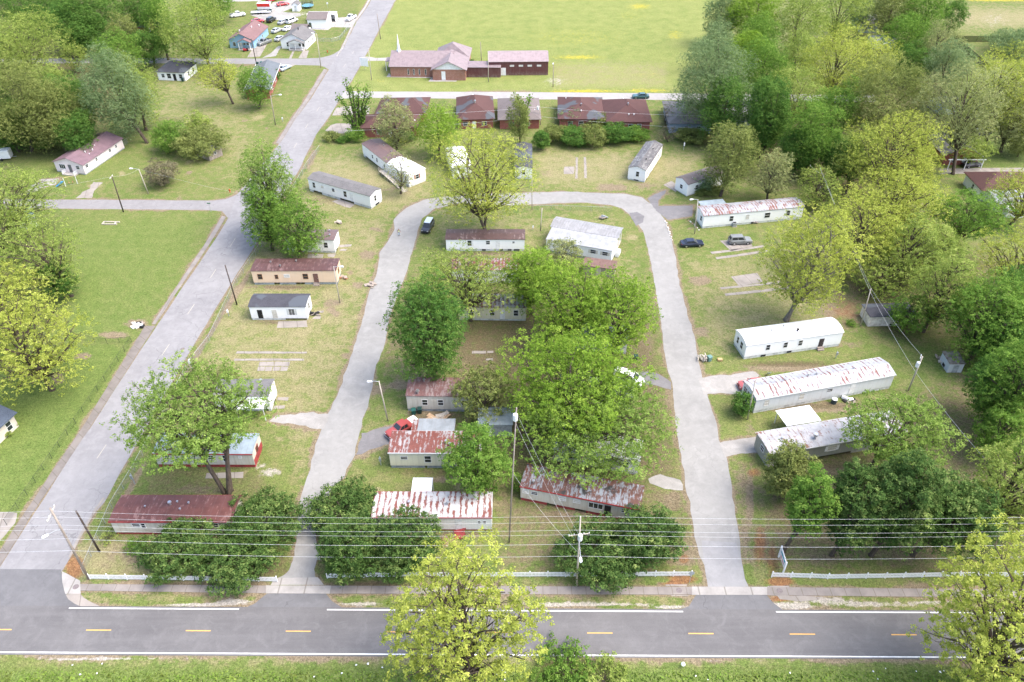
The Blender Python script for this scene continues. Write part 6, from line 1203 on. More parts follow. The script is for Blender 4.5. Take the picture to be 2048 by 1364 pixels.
# ================================================================ poles and wires
def top_z(u, v, ut, vt): g = G(u, v); return at_depth(ut, vt, g.y)
LAMPW = plain('lamp_head', (.78, .80, .82), None, 4, .4)
def pole(label, base, top, mat, r=.15, name='utility_pole', cat='utility pole', arms=(), lamp=None, tr=None, group='poles', maxlean=.06):
    g = G(*base); e = top_z(*base, *top) - g; H = e.z
    e = Vector((max(-maxlean * H, min(maxlean * H, e.x)), 0, H)); t = thing(name, label, cat, g, 0, group)
    b = MB(); b.tube([(0, 0, -.1), e * .5, e], [r, r * .85, r * .7], 8); b.build('post', mat, t, smooth=True, fix=False)
    at = lambda f: e * f
    for f, Lh, ang in arms:
        c = at(f); a = math.radians(ang); d = Vector((math.cos(a), math.sin(a), 0)); n = Vector((-d.y, d.x, 0)); q = MB(); p0, p1 = c - d * Lh / 2 + n * (r + .06), c + d * Lh / 2 + n * (r + .06); q.tube([p0, p1], .07, 4); ar = q.build('crossarm', WOODP, t, fix=False)
        for s in (-.95, -.45, .45, .95):
            q = MB(); q.lathe([(.05, 0), (.07, .08), (.04, .16)], c + d * Lh / 2 * s + n * (r + .06) + Vector((0, 0, .06)), 6); q.build('insulator', LAMPW, ar)
    if lamp:
        f, du, dv_, dz = lamp; c = at(f); q = MB(); d = Vector((du, dv_, 0)); q.tube([c, c + d * .5 + Vector((0, 0, dz)), c + d + Vector((0, 0, dz * 1.1))], .045, 5); q.build('lamp_arm', GALV, t, fix=False)
        p = c + d + Vector((0, 0, dz * 1.1)); dn = d.normalized(); q = MB(); q.tube([p, p + dn * .2, p + dn * .65, p + dn * .8], [.09, .17, .2, .08], 8); q.build('lamp_head', LAMPW, t, fix=False)
    if tr:
        f, dx, dy = tr; c = at(f); q = MB(); q.lathe([(.26, -.5), (.29, -.45), (.29, .4), (.2, .5)], c + Vector((dx, dy, 0)), 12); q.build('transformer', LAMPW, t); q = MB(); q.box(c.x + dx * .3 - .05, c.y + dy * .3 - .05, c.z - .2, c.x + dx * .7 + .05, c.y + dy * .7 + .05, c.z - .1); q.build('bracket', GALV, t)
    t['top'] = (g + e)[:]; return g, e
P1 = pole('leaning brown power pole with street lamp at the corner of main and side road', (178, 1158), (100, 1016), WOODG, .17, maxlean=.2, lamp=(.72, -1.0, -1.0, .3), arms=((.93, 2.4, 95),))
P1b = pole('dark stub pole behind the corner power pole, beside the red-roofed trailer', (199, 1103), (152, 1022), WOODD, .15, maxlean=.2)
P2 = pole('tall grey power pole with crossarm and lamp by the fence', (1153, 1172), (1161, 1033), WOODP, .13, lamp=(.66, -.05, -2.6, .5), arms=((.74, 2.6, 8),), tr=(.76, .05, -.42))
P3 = pole('tall grey pole with white transformer between the cream trailer and the largest crown', (1018, 1085), (1033, 815), WOODG, .105, tr=(.955, -.1, -.42))
P4 = pole('grey street lamp pole on the left edge of the island beside the left drive', (776, 842), (756, 762), WOODP, .12, 'street_lamp', 'street lamp', lamp=(.985, -1.0, -.1, .15))
P5 = pole('grey lamp pole beside the peach trailer', (680, 606), (667, 533), WOODP, .12, 'street_lamp', 'street lamp', lamp=(.985, 1.1, -.1, .15))
P6 = pole('dark pole at the side road fence left of the peach trailer', (474, 609), (450, 530), WOODD, .14)
P7 = pole('black leaning power pole on the vacant lawn beside the cross street', (247, 424), (224, 353), WOODD, .15, arms=((.98, 1.6, 90),), tr=None)
P8 = pole('grey pole beside the round brown bush on the cross street', (297, 388), (277, 338), WOODP, .13, lamp=(.97, -1.3, 0, .3))
P9 = pole('brown pole with a street lamp on the slope left of the upper side road', (551, 250), (541, 191), WOODG, .14, 'street_lamp', 'street lamp', lamp=(.97, 2.2, 0, .4))
P10 = pole('grey lamp pole at the corner of the far cross street', (642, 135), (633, 67), WOODP, .14, 'street_lamp', 'street lamp', lamp=(.985, -.9, .2, .2))
P11 = pole('thin brown pole on the right side of the upper side road', (761, 78), (754, 27), WOODG, .14)
P11b = pole('black pole standing at the bins of the far cross street', (513, 128), (502, 77), WOODD, .15)
P12 = pole('pale pole left of the church sign lawn', (743, 160), (737, 97), WOODP, .13)
P13 = pole('brown pole between the church and the maroon hall', (963, 127), (961, 84), WOODG, .13)
P14 = pole('pale pole in front of the left end of the maroon hall', (977, 164), (976, 102), WOODP, .13)
P15 = pole('brown lamp pole right of the maroon hall', (1106, 174), (1107, 126), WOODG, .13, 'street_lamp', 'street lamp', lamp=(.99, -.1, -.5, .2))
P16 = pole('weathered pole behind the double-wide home', (1081, 461), (1084, 416), WOODP, .13)
P16b = pole('thin pale pole beside the big yellow-green tree', (1064, 420), (1064, 352), WOODP, .09)
P17 = pole('pale lamp pole at the left end of the streaked-roof trailer', (1389, 468), (1396, 399), WOODP, .12, 'street_lamp', 'street lamp', lamp=(.985, -1.0, -.1, .2))
P18 = pole('pale pole at the porch of the trailer with short rust streaks', (1495, 839), (1511, 759), WOODP, .12)
P19 = pole('power pole with transformer and lamp in the right-hand clearing', (1816, 782), (1845, 713), WOODP, .15, maxlean=.12, tr=(.80, -.35, -.2), arms=((.97, 1.0, 60),))
P20 = pole('thin pale pole at the white shed with the dark roof', (1721, 652), (1742, 577), WOODP, .12, maxlean=.1)
P21 = pole('short white pole at the end of the streaked-roof trailer', (1634, 408), (1635, 373), LAMPW, .1)
P22 = pole('pale pole with transformer between the brick duplexes', (1081, 250), (1079, 212), WOODP, .13, tr=(.9, -.5, 0))
WIRE = plain('bare_wire', (.6, .61, .62), None, 3, .4, .5)
def wire(name, label, pts, sag, r=.022, group='power lines'):
    b = MB(); Q = []
    for p, q in zip(pts[:-1], pts[1:]):
        p, q = Vector(p), Vector(q); m = max(6, int((q - p).length / 4))
        for i in range(m + 1 if q is Vector(pts[-1]) else m):
            f = i / m; s = p.lerp(q, f); s.z -= sag * 4 * f * (1 - f); Q.append(s)
    Q.append(Vector(pts[-1])); b.tube(Q, r, 4); o = b.build(name, WIRE, fix=False); tag(o, label, 'power line', group); return o
dR = (G(2048, 1180) - G(135, 1175)).normalized(); xP = [P1[0] - dR * 62, P1[0], P2[0], P2[0] + dR * 64]
e1v, e2v = P1[1], P2[1]
for i, (vv, off) in enumerate(((1032, 0), (1044, .8), (1060, -.3), (1069, .3), (1088, -.3), (1112, -.25))):
    z2 = at_depth(1161, vv, P2[0].y + off).z; z1 = z2 - .3
    lb = ('topmost thin wire along the main road', 'second wire from the top along the main road', 'third wire from the top along the main road', 'fourth wire from the top along the main road', 'fifth wire from the top, thicker, along the main road', 'lowest wire along the main road')[i]
    k1 = e1v * min(1, z1 / e1v.z); pts = [xP[0] + Vector((0, off, z1)), P1[0] + Vector((k1.x, off, z1)), P2[0] + Vector((e2v.x * z2 / e2v.z, off, z2)), xP[3] + Vector((0, off, z2 + .5))]
    wire('power_line', lb, pts, 0.75, .017 if i in (4, 5) else .013, 'power lines along the main road')
    
top = lambda P: P[0] + P[1]
sp_ = 'service wires'
wire('power_line', 'slanting service wire from the tall fence pole to the transformer pole on the island', [P2[0] + P2[1] * .74, P3[0] + P3[1] * .97], .5, .011, sp_); wire('power_line', 'lower slanting service wire towards the evergreen by the fence', [P2[0] + P2[1] * .5, P3[0] + P3[1] * .55], .6, .013, sp_); wire('power_line', 'second slanting service wire from crossarm to the island pole', [P2[0] + P2[1] * .70 + Vector((-.6, 0, 0)), P3[0] + P3[1] * .90], .5, .011, sp_)
wire('power_line', 'long white service wire from the shed pole across the clearing to the right wood', [G(1620, 330, 9), top(P21) + Vector((0, 0, 3)), top(P20) - Vector((0, 0, .6)), P19[0] + P19[1] * .55, G(1985, 935, 7)], .35, .02, sp_)
wire('power_line', 'thin upper wire from the clearing pole back to the wood', [G(1640, 335, 10), top(P20), top(P19)], .4, .016, sp_)
wire('power_line', 'wire behind the brick duplexes, the upper of two', [G(700, 232, 5), P22[0] + P22[1] * .95, G(1440, 232, 7)], .5, .02, sp_); wire('power_line', 'wire behind the brick duplexes, the lower of two', [G(690, 262, 3.5), P22[0] + P22[1] * .45, G(1440, 258, 4)], .4, .02, sp_)
wire('power_line', 'wires from the black leaning pole across the cross street', [G(-60, 395, 8), top(P7), top(P8), G(560, 402, 7)], .5, .009, sp_)

# ================================================================ fences
PICK = plain('white_vinyl', (.84, .84, .84), (.76, .76, .76), 2, .4)
def picket(label, pts, step=2.4, group='white picket fence runs'):
    Q = [G(*p) for p in pts]; t = thing('picket_fence', label, 'fence', Q[0], 0, group); o = Q[0]; pan = MB(); total = 0; posts = []
    for a, b in zip(Q[:-1], Q[1:]):
        L = (b - a).length; n = max(1, round(L / step)); d = (b - a) / L; ang = math.atan2(d.y, d.x); M4 = Matrix.Translation(a - o) @ Matrix.Rotation(ang, 4, 'Z')
        for i in range(n):
            x0, x1 = L * i / n, L * (i + 1) / n; posts.append(M4 @ Vector((x0, 0, 0)))
            pan.box(x0 + .066, -.02, .22, x1 - .066, .02, .32, M4); pan.box(x0 + .066, -.02, .74, x1 - .066, .02, .84, M4)
            m = int((x1 - x0 - .2) / .17)
            for k in range(m): xx = x0 + .1 + (k + .5) * (x1 - x0 - .2) / m; pan.box(xx - .058, -.045, .1, xx + .058, -.023, 1.0, M4)
    posts.append(Q[-1] - o)
    pan.build('pickets', PICK, t, fix=False)
    for p in posts: b = MB(); b.prism([(p.x - .065, p.y - .065), (p.x + .065, p.y - .065), (p.x + .065, p.y + .065), (p.x - .065, p.y + .065)], -.05, 1.12, 'z'); b.lathe([(.1, 1.121), (.02, 1.24)], (p.x, p.y, 0), 4); b.build('post', PICK, t)
    return t
picket('white picket fence run left of the left drive, half behind evergreens', [(180, 1158), (330, 1160), (555, 1163)]); picket('white picket fence run in the middle between both drives', [(655, 1156), (800, 1153), (1024, 1153.5), (1382, 1152)]); picket('slightly wavy white picket fence run right of the right drive', [(1543, 1154), (1620, 1156), (1655, 1157.5), (1770, 1156), (1880, 1153.5), (2060, 1153), (2180, 1152)])
def wirefence(label, pts, h=1.2, step=3.0, alpha=.2, col=(.45, .48, .5), postm=None, name='chain_link_fence', group='chain link fences', pr=.03):
    Q = [G(*p) for p in pts]; t = thing(name, label, 'fence', Q[0], 0, group); o = Q[0]; pan = MB(); rail = MB()
    for a, b in zip(Q[:-1], Q[1:]):
        L = (b - a).length; n = max(1, round(L / step)); 
        pan.face([(a - o), (b - o), (b - o) + Vector((0, 0, h)), (a - o) + Vector((0, 0, h))]); rail.tube([(a - o) + Vector((0, 0, h)), (b - o) + Vector((0, 0, h))], .022, 4)
        for i in range(n): p = (a - o).lerp(b - o, i / n); q = MB(); q.tube([p + Vector((0, 0, -.05)), p + Vector((0, 0, h + .05))], pr, 5); q.build('post', postm or GALV, t, fix=False)
    pan.build('wire_mesh', see_through('wire_mesh_%d_%d' % (alpha * 100, col[0] * 100), col, alpha), t, fix=False); rail.build('top_rail', postm or GALV, t, fix=False); return t
wirefence('chain link fence along the park side of the side road', [(168, 1148), (225, 1017), (270, 942), (330, 830), (380, 734), (420, 682), (475, 566), (512, 511), (535, 478), (612, 338), (640, 300)], 1.3)
BP = plain('black_posts', (.03, .035, .03), None, 4)
wirefence('low dark wire fence around the lawn left of the side road', [(14, 1050), (37, 1017), (120, 894), (182, 804), (250, 704), (264, 684), (215, 688), (140, 676)], 1.2, 2.6, .12, (.08, .1, .08), BP, group=None, name='wire_fence')
wirefence('chain link fence beside the pink-roofed house', [(175, 345), (190, 335), (228, 308), (256, 287)], 1.4, 3, .25)
wirefence('thin fence across the slope lawn behind the thicket', [(285, 243), (372, 243)], 1.2, 2.5, .15, (.15, .14, .1), WOODG)
wirefence('chain link fence around the garden of the white cottage', [(630, 83), (664, 84), (680, 80), (694, 62), (700, 54)], 1.2, 3, .25)
wirefence('dark screen fence across the lawn at the top right', [(1905, 84), (1975, 84), (2090, 84)], 2.0, 4, .75, (.05, .07, .03), BP, 'screen_fence', None); wirefence('dark screen fence running diagonally towards the right-hand houses', [(1905, 86), (1935, 108), (1975, 142)], 2.0, 4, .85, (.05, .055, .045), BP, 'screen_fence', None)
wirefence('faint chain link fence above the double-wide home', [(1064, 420), (1140, 421), (1224, 424)], 1.2, 4, .12)

# ================================================================ small things
def sign(label, base, z0, w, h, mat, ang=0, disc=False, name='road_sign'):
    g = G(*base); t = thing(name, label, 'sign', g, math.radians(ang)); b = MB(); b.tube([(0, .03, -.1), (0, .03, z0 + h * .9)], .035, 6); b.build('post', GALV, t, fix=False); q = MB()
    if disc: q.prism([(w / 2 * math.cos(math.pi / 8 + k * math.pi / 4), z0 + h / 2 + h / 2 * math.sin(math.pi / 8 + k * math.pi / 4)) for k in range(8)], -.02, -.004, 'y')
    else: q.box(-w / 2, -.02, z0, w / 2, -.004, z0 + h)
    q.build('sign_plate', mat, t); return t
sign('grey back of an octagonal stop sign beside the right drive', (1379, 1166), 1.7, .78, .78, GALV, 0, True)
sign('green street name sign at the corner of cross street and side road', (422, 424), 2.1, .8, .22, plain('green_sign', (.03, .2, .09), None, 4))
sign('white church sign on the lawn beside the side road', (730, 140), 1.2, 2.8, 2.6, PICK, -20, name='church_sign')
sign('small white marker sign in the right field of the top left lot', (656, 17), 1.6, .6, .7, PICK)
# business sign: two white posts, panel seen edge-on
a, b_ = G(1566, 1146), G(1557, 1114); d = b_ - a; t = thing('entrance_sign', 'white framed entrance sign with teal and pink panel behind the right picket fence', 'sign', a, math.atan2(d.y, d.x)); L = d.length
for x in (0, L): part(t, 'post', PICK, (x - .09, -.09, -.05, x + .09, .09, 2.3))
part(t, 'panel', PICK, (.10, -.04, .75, L - .10, .04, 2.15)); part(t, 'lettering', plain('teal_letters', (.05, .35, .45), None, 6), (.35, .042, 1.55, L - .35, .052, 1.9), (.35, -.052, 1.55, L - .35, -.042, 1.9)); part(t, 'lettering', plain('pink_letters', (.6, .2, .25), None, 6), (.5, .042, 1.0, L - .5, .052, 1.25), (.5, -.052, 1.0, L - .5, -.042, 1.25))
def bin_(label, u, v, mat, yaw=0, group=None):
    t = thing('wheelie_bin', label, 'bin', G(u, v), math.radians(yaw), group); b = MB(); b.v = [(-.26, -.26, .06), (.26, -.26, .06), (.26, .26, .06), (-.26, .26, .06), (-.33, -.36, 1.0), (.33, -.36, 1.0), (.33, .36, 1.0), (-.33, .36, 1.0)]; b.f = [(0, 1, 5, 4), (1, 2, 6, 5), (2, 3, 7, 6), (3, 0, 4, 7), (3, 2, 1, 0), (4, 5, 6, 7)]; b.build('body', mat, t)
    b = MB(); b.prism([(-.40, 1.004), (.40, 1.004), (.36, 1.09), (-.3, 1.12)], -.36, .36, 'x'); b.build('lid', mat, t)
    for s in (-1, 1): b = MB(); b.tube([(s * .28, .3, .12), (s * .34, .3, .12)], .12, 8); b.build('wheel', BLACK, t)
GB = plain('green_plastic', (.02, .10, .085), None, 3, .5); GBK = plain('dark_green_plastic', (.015, .05, .045), None, 3, .5)
bn = 'wheelie bins'
bin_('left green wheelie bin at the tan metal trailer', 828, 828, GB, 10, bn); bin_('right green wheelie bin at the tan metal trailer', 840, 826, GBK, 5, bn); bin_('dark bin at the foot of the black pole on the far cross street', 516, 131, GBK, 0, bn); bin_('green bin right of the black pole on the far cross street', 523, 130, GB, 0, bn); bin_('grey-green bin at the woodpile beside the right drive', 1418, 722, plain('grey_green_plastic', (.16, .28, .26), None, 3), 20, bn); bin_('dark green bin beside the white van', 1271, 720, GBK, 0, bn); bin_('green bin at the wall of the white hipped cottage', 366, 163, GBK, 0, bn); bin_('green bin beside the food trailer at the top', 542, 24, GBK, 0, bn)
# woodpile
t = thing('woodpile', 'pile of grey logs and sticks beside the right drive', 'woodpile', G(1405, 720), .2); r = np.random.default_rng(5)
for k in range(16): x, y, z = r.uniform(-.9, .7), r.uniform(-.4, .4), r.uniform(.1, .9); b = MB(); a = r.uniform(-.5, .5); b.tube([(x - .5 * math.sin(a), y - .6, z), (x + .5 * math.sin(a), y + .6, z + r.uniform(-.1, .3))], .09, 6); b.build('log', WOODP, t, fix=False)
b = MB(); b.box(.9, -1.0, .02, 1.7, -.4, .4); o = b.build('crate', plain('tan_box', (.5, .35, .18), None, 3), None, bevel=.03); o.location = G(1418, 716); o.location.x += .4; tag(o, 'tan cardboard box beside the woodpile bin', 'box')
def dish(label, p, r=.45, ang=0):
    t = thing('satellite_dish', label, 'satellite dish', p, math.radians(ang)); b = MB(); b.lathe([(.02, .0), (r * .6, .05), (r, .16), (r * .97, .17), (r * .55, .06)], (0, 0, 0), 14); o = b.build('reflector', plain('dish_grey', (.5, .55, .58), None, 4), t); o.rotation_euler = (math.radians(50), 0, 0); o.location = (0, 0, .5)
    b = MB(); b.tube([(0, .1, 0), (0, .05, .55)], .03, 5); b.build('mast', GALV, t, fix=False); b = MB(); b.tube([(0, 0, .55), (0, -.5, .6)], .02, 4); b.build('feed_arm', GALV, t, fix=False)
dish('grey-blue satellite dish on the ground behind the tilted rusty trailer', G(1108, 968), .55, 30); dish('white satellite dish at the back of the rust-streaked trailer', G(1537, 752), .5, 200)
# air conditioner, barrel, debris by the right trailers
def acunit(label, u, v):
    t = thing('air_conditioner', label, 'air conditioner', G(u, v), .15); b = MB(); b.box(-.42, -.42, .08, .42, .42, .85); b.build('casing', GALV, t, bevel=.03); b = MB(); b.lathe([(.36, .852), (.36, .88), (.1, .89)], (0, 0, 0), 12); b.build('fan_grille', DARK, t); part(t, 'base_pad', CONC, (-.5, -.5, 0, .5, .5, .075))
acunit('grey air conditioner in front of the streaked-roof trailer', 1468, 452)
t = thing('barrel', 'dark open barrel in front of the trailer with short rust streaks', 'barrel', G(1667, 806)); b = MB(); b.lathe([(.42, 0), (.45, .3), (.45, .85), (.4, .86)], (0, 0, 0), 14); b.build('drum', plain('dark_drum', (.06, .08, .09), None, 3), t); b = MB(); b.lathe([(.46, .861), (.46, .9), (.36, .9)], (0, 0, 0), 14); b.build('rim', ALU, t)
def junk(label, u, v, n, R, mats, name='rubbish_heap', sz=(.2, .6)):
    t = thing(name, label, 'rubbish heap', G(u, v)); r = np.random.default_rng(int(u))
    for k in range(n):
        M4 = Matrix.Translation((r.normal(0, R * .5), r.normal(0, R * .35), r.uniform(.1, .35))) @ Matrix.Rotation(r.uniform(0, 3), 4, 'Z') @ Matrix.Rotation(r.uniform(-.5, .5), 4, 'X'); a, c, e = r.uniform(*sz), r.uniform(*sz) * .6, r.uniform(.03, .2); b = MB(); b.box(-a, -c, -e, a, c, e, M4); b.build('scrap', mats[k % len(mats)], t)
junk('white and dark rubbish heap at the edge of the vacant lawn', 276, 650, 14, 1.3, [PICK, WOODP, PICK, BLACK, WOODG]); junk('scrap and a white bucket at the door of the streak-roofed trailer', 1700, 803, 6, .8, [WOODG, PICK, BLACK]); junk('broken boards behind the red pickup truck', 872, 838, 8, 1.6, [plain('raw_lumber', (.48, .33, .2), None, 2), WOODP], sz=(.5, 1.3)); junk('red scrap panels under the rust-banded trailer', 918, 1063, 3, 1.5, [SKIRTR, plain('faded_red_panel', (.22, .05, .05), None, 2)], sz=(.7, 1.2)); junk('brown stump and ash on the grass below the long white trailer', 678, 446, 7, .8, [WOODG, WOODP]); junk('rotting sticks at the left drive above the peach trailer lawn', 740, 570, 7, 1.0, [WOODG, WOODG], sz=(.3, .7)); junk('scattered planks behind the small shed ruin at the right', 1885, 725, 7, 1.2, [WOODG, PICK, WOODP]); junk('clutter and chairs in front of the streaked-roof trailer', 1506, 446, 6, 1.3, [WOODG, BLACK, SKIRTG]); junk('clutter at the right corner of the peach trailer', 686, 556, 5, .7, [WOODG, TRIMB]); junk('clutter under the end of the dark-roofed white trailer', 632, 628, 4, .6, [WOODG, BLACK]); junk('grey rubble on the lawn beside the pole in the upper garden', 1208, 436, 5, .7, [WOODG, SKIRTG], sz=(.3, .9))
# timber frame lying on the vacant lawn
t = thing('timber_frame', 'rectangular timber frame lying on the vacant lawn near the cross street', 'frame', G(221, 447), -.05)
for bx in ((-1.7, -.6, 0, 1.7, -.4, .25), (-1.7, .4, 0, 1.9, .6, .25), (-1.7, -.395, 0, -1.5, .395, .25), (1.0, -.395, 0, 1.2, .395, .25)): part(t, 'beam', WOODP, bx)
# swing set
t = thing('swing_set', 'small swing set with pale legs and a blue slide below the pink-roofed house', 'swing set', G(143, 368), .5); b = MB(); b.tube([(-1.3, 0, 1.9), (1.3, 0, 1.9)], .05, 5); b.build('top_bar', plain('yellow_paint', (.6, .5, .25), None, 3), t, fix=False)
for x in (-1.3, 1.3):
    for y in (-.7, .7): b = MB(); b.tube([(x, 0, 1.9), (x, y, 0)], .05, 5); b.build('leg', ALU, t, fix=False)
b = MB(); b.prism([(-1.5, 1.1), (-2.0, 1.1), (-3.4, .15), (-3.4, .08), (-1.5, 1.0)], -.25, .25, 'y'); b.build('slide', plain('blue_slide', (.06, .25, .45), None, 3), t)
for x in (-.4, .4): b = MB(); b.tube([(x, -.2, 1.88), (x, -.2, .5)], .015, 4); b.tube([(x, .2, 1.88), (x, .2, .5)], .015, 4); b.box(x - .12, -.26, .44, x + .12, .26, .49); b.build('swing_seat', TRIMB, t, fix=False)
# trampoline
t = thing('trampoline', 'round trampoline with dark net beside the little white shed at the top', 'trampoline', G(616, 15)); b = MB(); b.lathe([(2.2, .8), (2.3, .86), (2.2, .9)], (0, 0, 0), 20); b.build('frame', plain('blue_pad', (.2, .45, .55), None, 3), t); b = MB(); n = 20
for k in range(n): a0, a1 = 2 * math.pi * k / n, 2 * math.pi * (k + 1) / n; b.face([(2.15 * math.cos(a0), 2.15 * math.sin(a0), .92), (2.15 * math.cos(a1), 2.15 * math.sin(a1), .92), (2.15 * math.cos(a1), 2.15 * math.sin(a1), 2.6), (2.15 * math.cos(a0), 2.15 * math.sin(a0), 2.6)])
b.build('safety_net', see_through('dark_net', (.03, .05, .06), .35), t, fix=False)
for k in range(6): a = k * math.pi / 3; b = MB(); b.tube([(2.25 * math.cos(a), 2.25 * math.sin(a), 0), (2.25 * math.cos(a), 2.25 * math.sin(a), 2.7)], .04, 5); b.build('leg', GALV, t, fix=False)
# hydrants
def hydrant(label, u, v):
    t = thing('fire_hydrant', label, 'fire hydrant', G(u, v)); m = plain('hydrant_red', (.45, .09, .03), None, 4); b = MB(); b.lathe([(.2, 0), (.2, .06), (.13, .07), (.13, .55), (.18, .56), (.16, .7), (.04, .8)], (0, 0, 0), 10); b.build('barrel', m, t)
    for s in (-1, 1): b = MB(); b.tube([(s * .131, 0, .42), (s * .24, 0, .42)], .07, 7); b.build('nozzle', m, t)
hydrant('red fire hydrant at the corner of the cross street and side road', 460, 384); hydrant('red fire hydrant on the garden corner of the white cottage', 655, 105)
# white stones edging the flower bed and drive
r = np.random.default_rng(9); ST = plain('white_stone', (.72, .70, .67), None, 3)
for i in range(13):
    u, v = 1331 + i * 1.1 + r.normal(0, 1.2), 443 + i * 3.1; b = MB(); b.lathe([(.16, 0), (.24, .1), (.2, .2), (.06, .26)], (0, 0, 0), 7); o = b.build('edging_stone', ST); o.location = G(u, v); o.rotation_euler.z = r.uniform(0, 3); s = r.uniform(.45, .85); o.scale = (s * 1.2, s, s); tag(o, 'whitewashed stone in the row edging the right bend of the loop drive', 'stone', 'edging stones')
for i in range(9):
    u, v = 1377 + i * 2.6 + r.normal(0, .6), 441 + i * 2.3 + r.normal(0, 1); b = MB(); b.lathe([(.16, 0), (.24, .1), (.2, .2), (.06, .26)], (0, 0, 0), 7); o = b.build('edging_stone', ST if i % 3 else plain('pink_stone', (.5, .3, .25), None, 3)); o.location = G(u, v); o.scale = (.65, .65, .65); tag(o, 'small stone in the border of the flower bed at the streaked-roof trailer', 'stone', 'flower bed stones')
# meter posts and markers
for u, v, lb, h in ((1671, 716, 'grey meter box on a post behind the rust-streaked trailer', 1.5), (1367, 300, 'white marker post behind the dark-roofed trailer', 2.2), (458, 632, 'pale meter box at the side road fence left of the dark-roofed trailer', 1.6), (270, 968, 'grey meter cabinet at the side road fence above the red-roofed trailer', 2.2), (385, 738, 'meter pole at the side road fence beside the olive bush', 2.4), (762, 930, 'grey meter pole at the left end of the cream trailer', 1.8), (1066, 460, 'small meter post behind the double-wide', 1.2), (566, 243, 'white marker post on the kerb of the upper side road', 1.3)):
    t = thing('meter_post', lb, 'meter post', G(u, v), 0, 'meter posts'); part(t, 'post', GALV, (-.05, -.05, -.05, .05, .05, h)); part(t, 'meter_box', GALV if 'grey' in lb else PICK, (-.16, -.2, h * .55, .16, -.052, h * .9))
for u, v, lb in ((1365, 1262 + 92, 'small white globe marker on the near verge below the main road'),):
    b = MB(); b.lathe([(.05, 0), (.2, .1), (.26, .28), (.18, .45), (.04, .5)], (0, 0, .35), 10); o = b.build('reflector_globe', PICK); o.location = G(u, v - 90 + 70); tag(o, lb, 'marker')
# litter scraps on the verge
r = np.random.default_rng(4)
for i in range(26):
    u, v = r.uniform(20, 2000), r.uniform(1322, 1362); b = MB(); b.v = [(-.12, -.07, .13), (.1, -.09, .18), (.14, .08, .12), (-.08, .1, .19), (0, 0, .24)]; b.f = [(0, 1, 4), (1, 2, 4), (2, 3, 4), (3, 0, 4), (3, 2, 1, 0)]; o = b.build('paper_scrap', PICK); o.location = G(u, v); o.rotation_euler.z = r.uniform(0, 6); s = r.uniform(.5, 1.2); o.scale = (s, s, s); tag(o, 'white paper scrap lying in the grass of the near verge', 'litter', 'paper scraps on the near verge')

# ================================================================ the person on the left drive
def skin_mesh(name, verts, edges, radii, mat, parent, sub=2, root=0):
    me = bpy.data.meshes.new(name); me.from_pydata(verts, edges, []); o = bpy.data.objects.new(name, me); SC.collection.objects.link(o)
    sk = o.modifiers.new('skin', 'SKIN'); sk.use_smooth_shade = True; s = o.modifiers.new('sub', 'SUBSURF'); s.levels = sub; s.render_levels = sub
    lay = me.skin_vertices[0].data if me.skin_vertices else None
    if lay is None: bpy.context.view_layer.update(); lay = me.skin_vertices[0].data
    for i, q in enumerate(radii): lay[i].radius = (q, q) if not hasattr(q, '__len__') else q; lay[i].use_root = (i == root)
    dg = bpy.context.evaluated_depsgraph_get(); m2 = bpy.data.meshes.new_from_object(o.evaluated_get(dg)); bpy.data.objects.remove(o); m2.name = name; m2.materials.clear()
    return link(name, m2, mat, parent)
SKIN = plain('skin', (.30, .16, .10), None, 4, .6); pz = thing('person', 'person in a yellow-white safety vest and light blue trousers standing on the left drive', 'person', G(798.5, 471.5), math.radians(8))
V = [(0, 0, .95), (0, 0, 1.12), (0, .01, 1.32), (0, 0, 1.46), (0, 0, 1.56), (0, -.02, 1.66), (0, -.01, 1.74)]; E = [(i, i + 1) for i in range(6)]; R_ = [(.15, .11), (.14, .10), (.17, .11), (.08, .07), (.055, .055), (.085, .10), (.06, .07)]
for sx in (-1, 1):
    b0 = len(V); V += [(sx * .10, 0, .90), (sx * .12, -.02, .50), (sx * .13, .02, .09), (sx * .14, -.14, .04)]; E += [(0, b0), (b0, b0 + 1), (b0 + 1, b0 + 2), (b0 + 2, b0 + 3)]; R_ += [.095, .065, .045, .04]
    b1 = len(V); V += [(sx * .20, 0, 1.40), (sx * .28, .03, 1.13), (sx * .26, -.06, .90), (sx * .255, -.08, .82)]; E += [(3, b1), (b1, b1 + 1), (b1 + 1, b1 + 2), (b1 + 2, b1 + 3)]; R_ += [.06, .045, .032, .034]
    for f in range(5):
        c = len(V); dy = (f - 2) * .018; ln = (.075, .085, .09, .08, .06)[f]; base = (sx * .252, -.08 + dy, .785) if f else (sx * .24, -.12, .82); V += [base, (base[0] - sx * .012, base[1] - .008, base[2] - ln)]; E += [(b1 + 3, c), (c, c + 1)]; R_ += [.009, .008]
skin_mesh('body', V, E, R_, SKIN, pz)
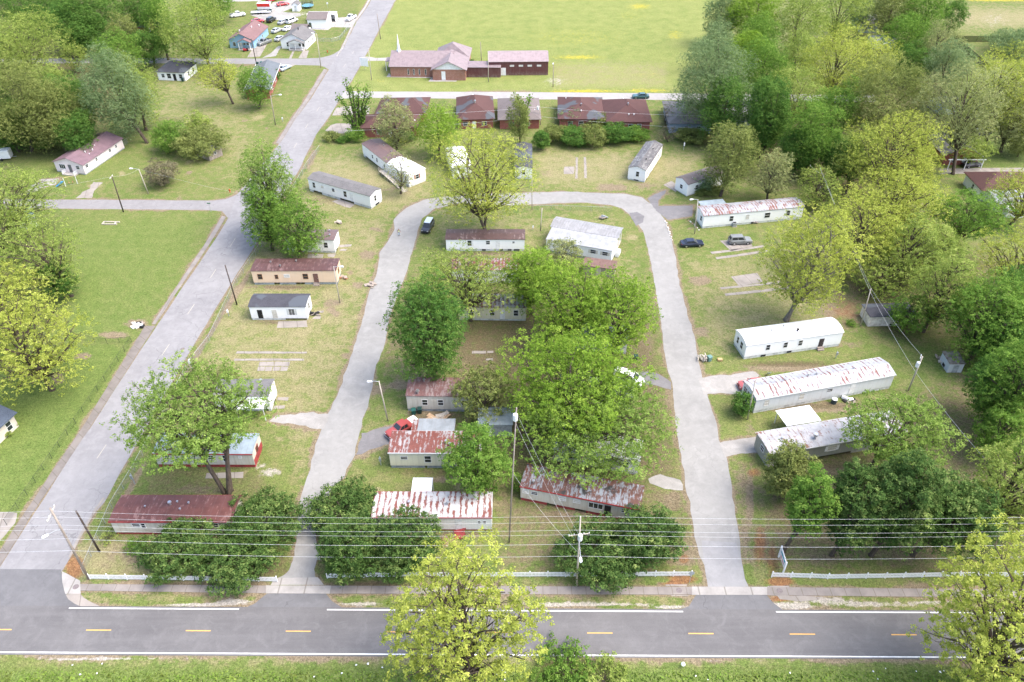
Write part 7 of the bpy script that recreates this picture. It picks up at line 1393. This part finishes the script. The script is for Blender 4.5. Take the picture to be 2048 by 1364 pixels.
VEST = NT('safety_vest'); o_ = VEST.coord('Object'); sp_v = VEST.n('SeparateXYZ'); VEST.l(o_, sp_v.inputs[0]); VEST.bsdf(VEST.mix(VEST.math('LESS_THAN', VEST.math('ABSOLUTE', VEST.math('SUBTRACT', sp_v.outputs[2], 1.2)), .045), (.80, .84, .62), (.45, .75, .08)), .8)
skin_mesh('vest', [(0, 0, .98), (0, 0, 1.12), (0, .01, 1.32), (0, 0, 1.43), (-.15, 0, 1.41), (.15, 0, 1.41)], [(0, 1), (1, 2), (2, 3), (3, 4), (3, 5)], [(.17, .13), (.165, .125), (.19, .13), (.11, .10), (.075, .085), (.075, .085)], VEST.m, pz)
NAVY = plain('navy_cloth', (.03, .04, .07), None, 5); JEANS = plain('light_denim', (.38, .48, .55), (.3, .4, .48), 4)
for sx in (-1, 1):
    skin_mesh('sleeve', [(sx * .19, 0, 1.405), (sx * .25, .02, 1.24), (sx * .275, .03, 1.14)], [(0, 1), (1, 2)], [.07, .06, .055], NAVY, pz, 1)
    skin_mesh('shoe', [(sx * .13, .05, .05), (sx * .14, -.16, .045)], [(0, 1)], [.055, .05], DARK, pz, 1)
skin_mesh('trousers', [(0, 0, .98), (0, 0, .90), (-.10, 0, .86), (-.12, -.02, .50), (-.13, .02, .14), (.10, 0, .86), (.12, -.02, .50), (.13, .02, .14)], [(0, 1), (1, 2), (2, 3), (3, 4), (1, 5), (5, 6), (6, 7)], [(.165, .125), (.16, .125), .11, .082, .068, .11, .082, .068], JEANS, pz)
skin_mesh('hair', [(0, .015, 1.70), (0, .0, 1.765)], [(0, 1)], [(.085, .095), (.06, .07)], plain('dark_hair', (.03, .02, .015), None, 6), pz, 1)
for sx in (-1, 1): b = MB(); b.lathe([(.004, -.012), (.013, 0), (.004, .012)], (sx * .034, -.108, 1.665), 6); b.build('eye', PICK, pz)
b = MB(); b.prism([(-.105, 1.655), (-.135, 1.625), (-.105, 1.62)], -.014, .014, 'x'); b.build('nose', SKIN, pz)
b = MB(); b.box(-.026, -.114, 1.594, .026, -.10, 1.602); b.build('mouth', plain('lips', (.22, .08, .07), None, 5), pz)
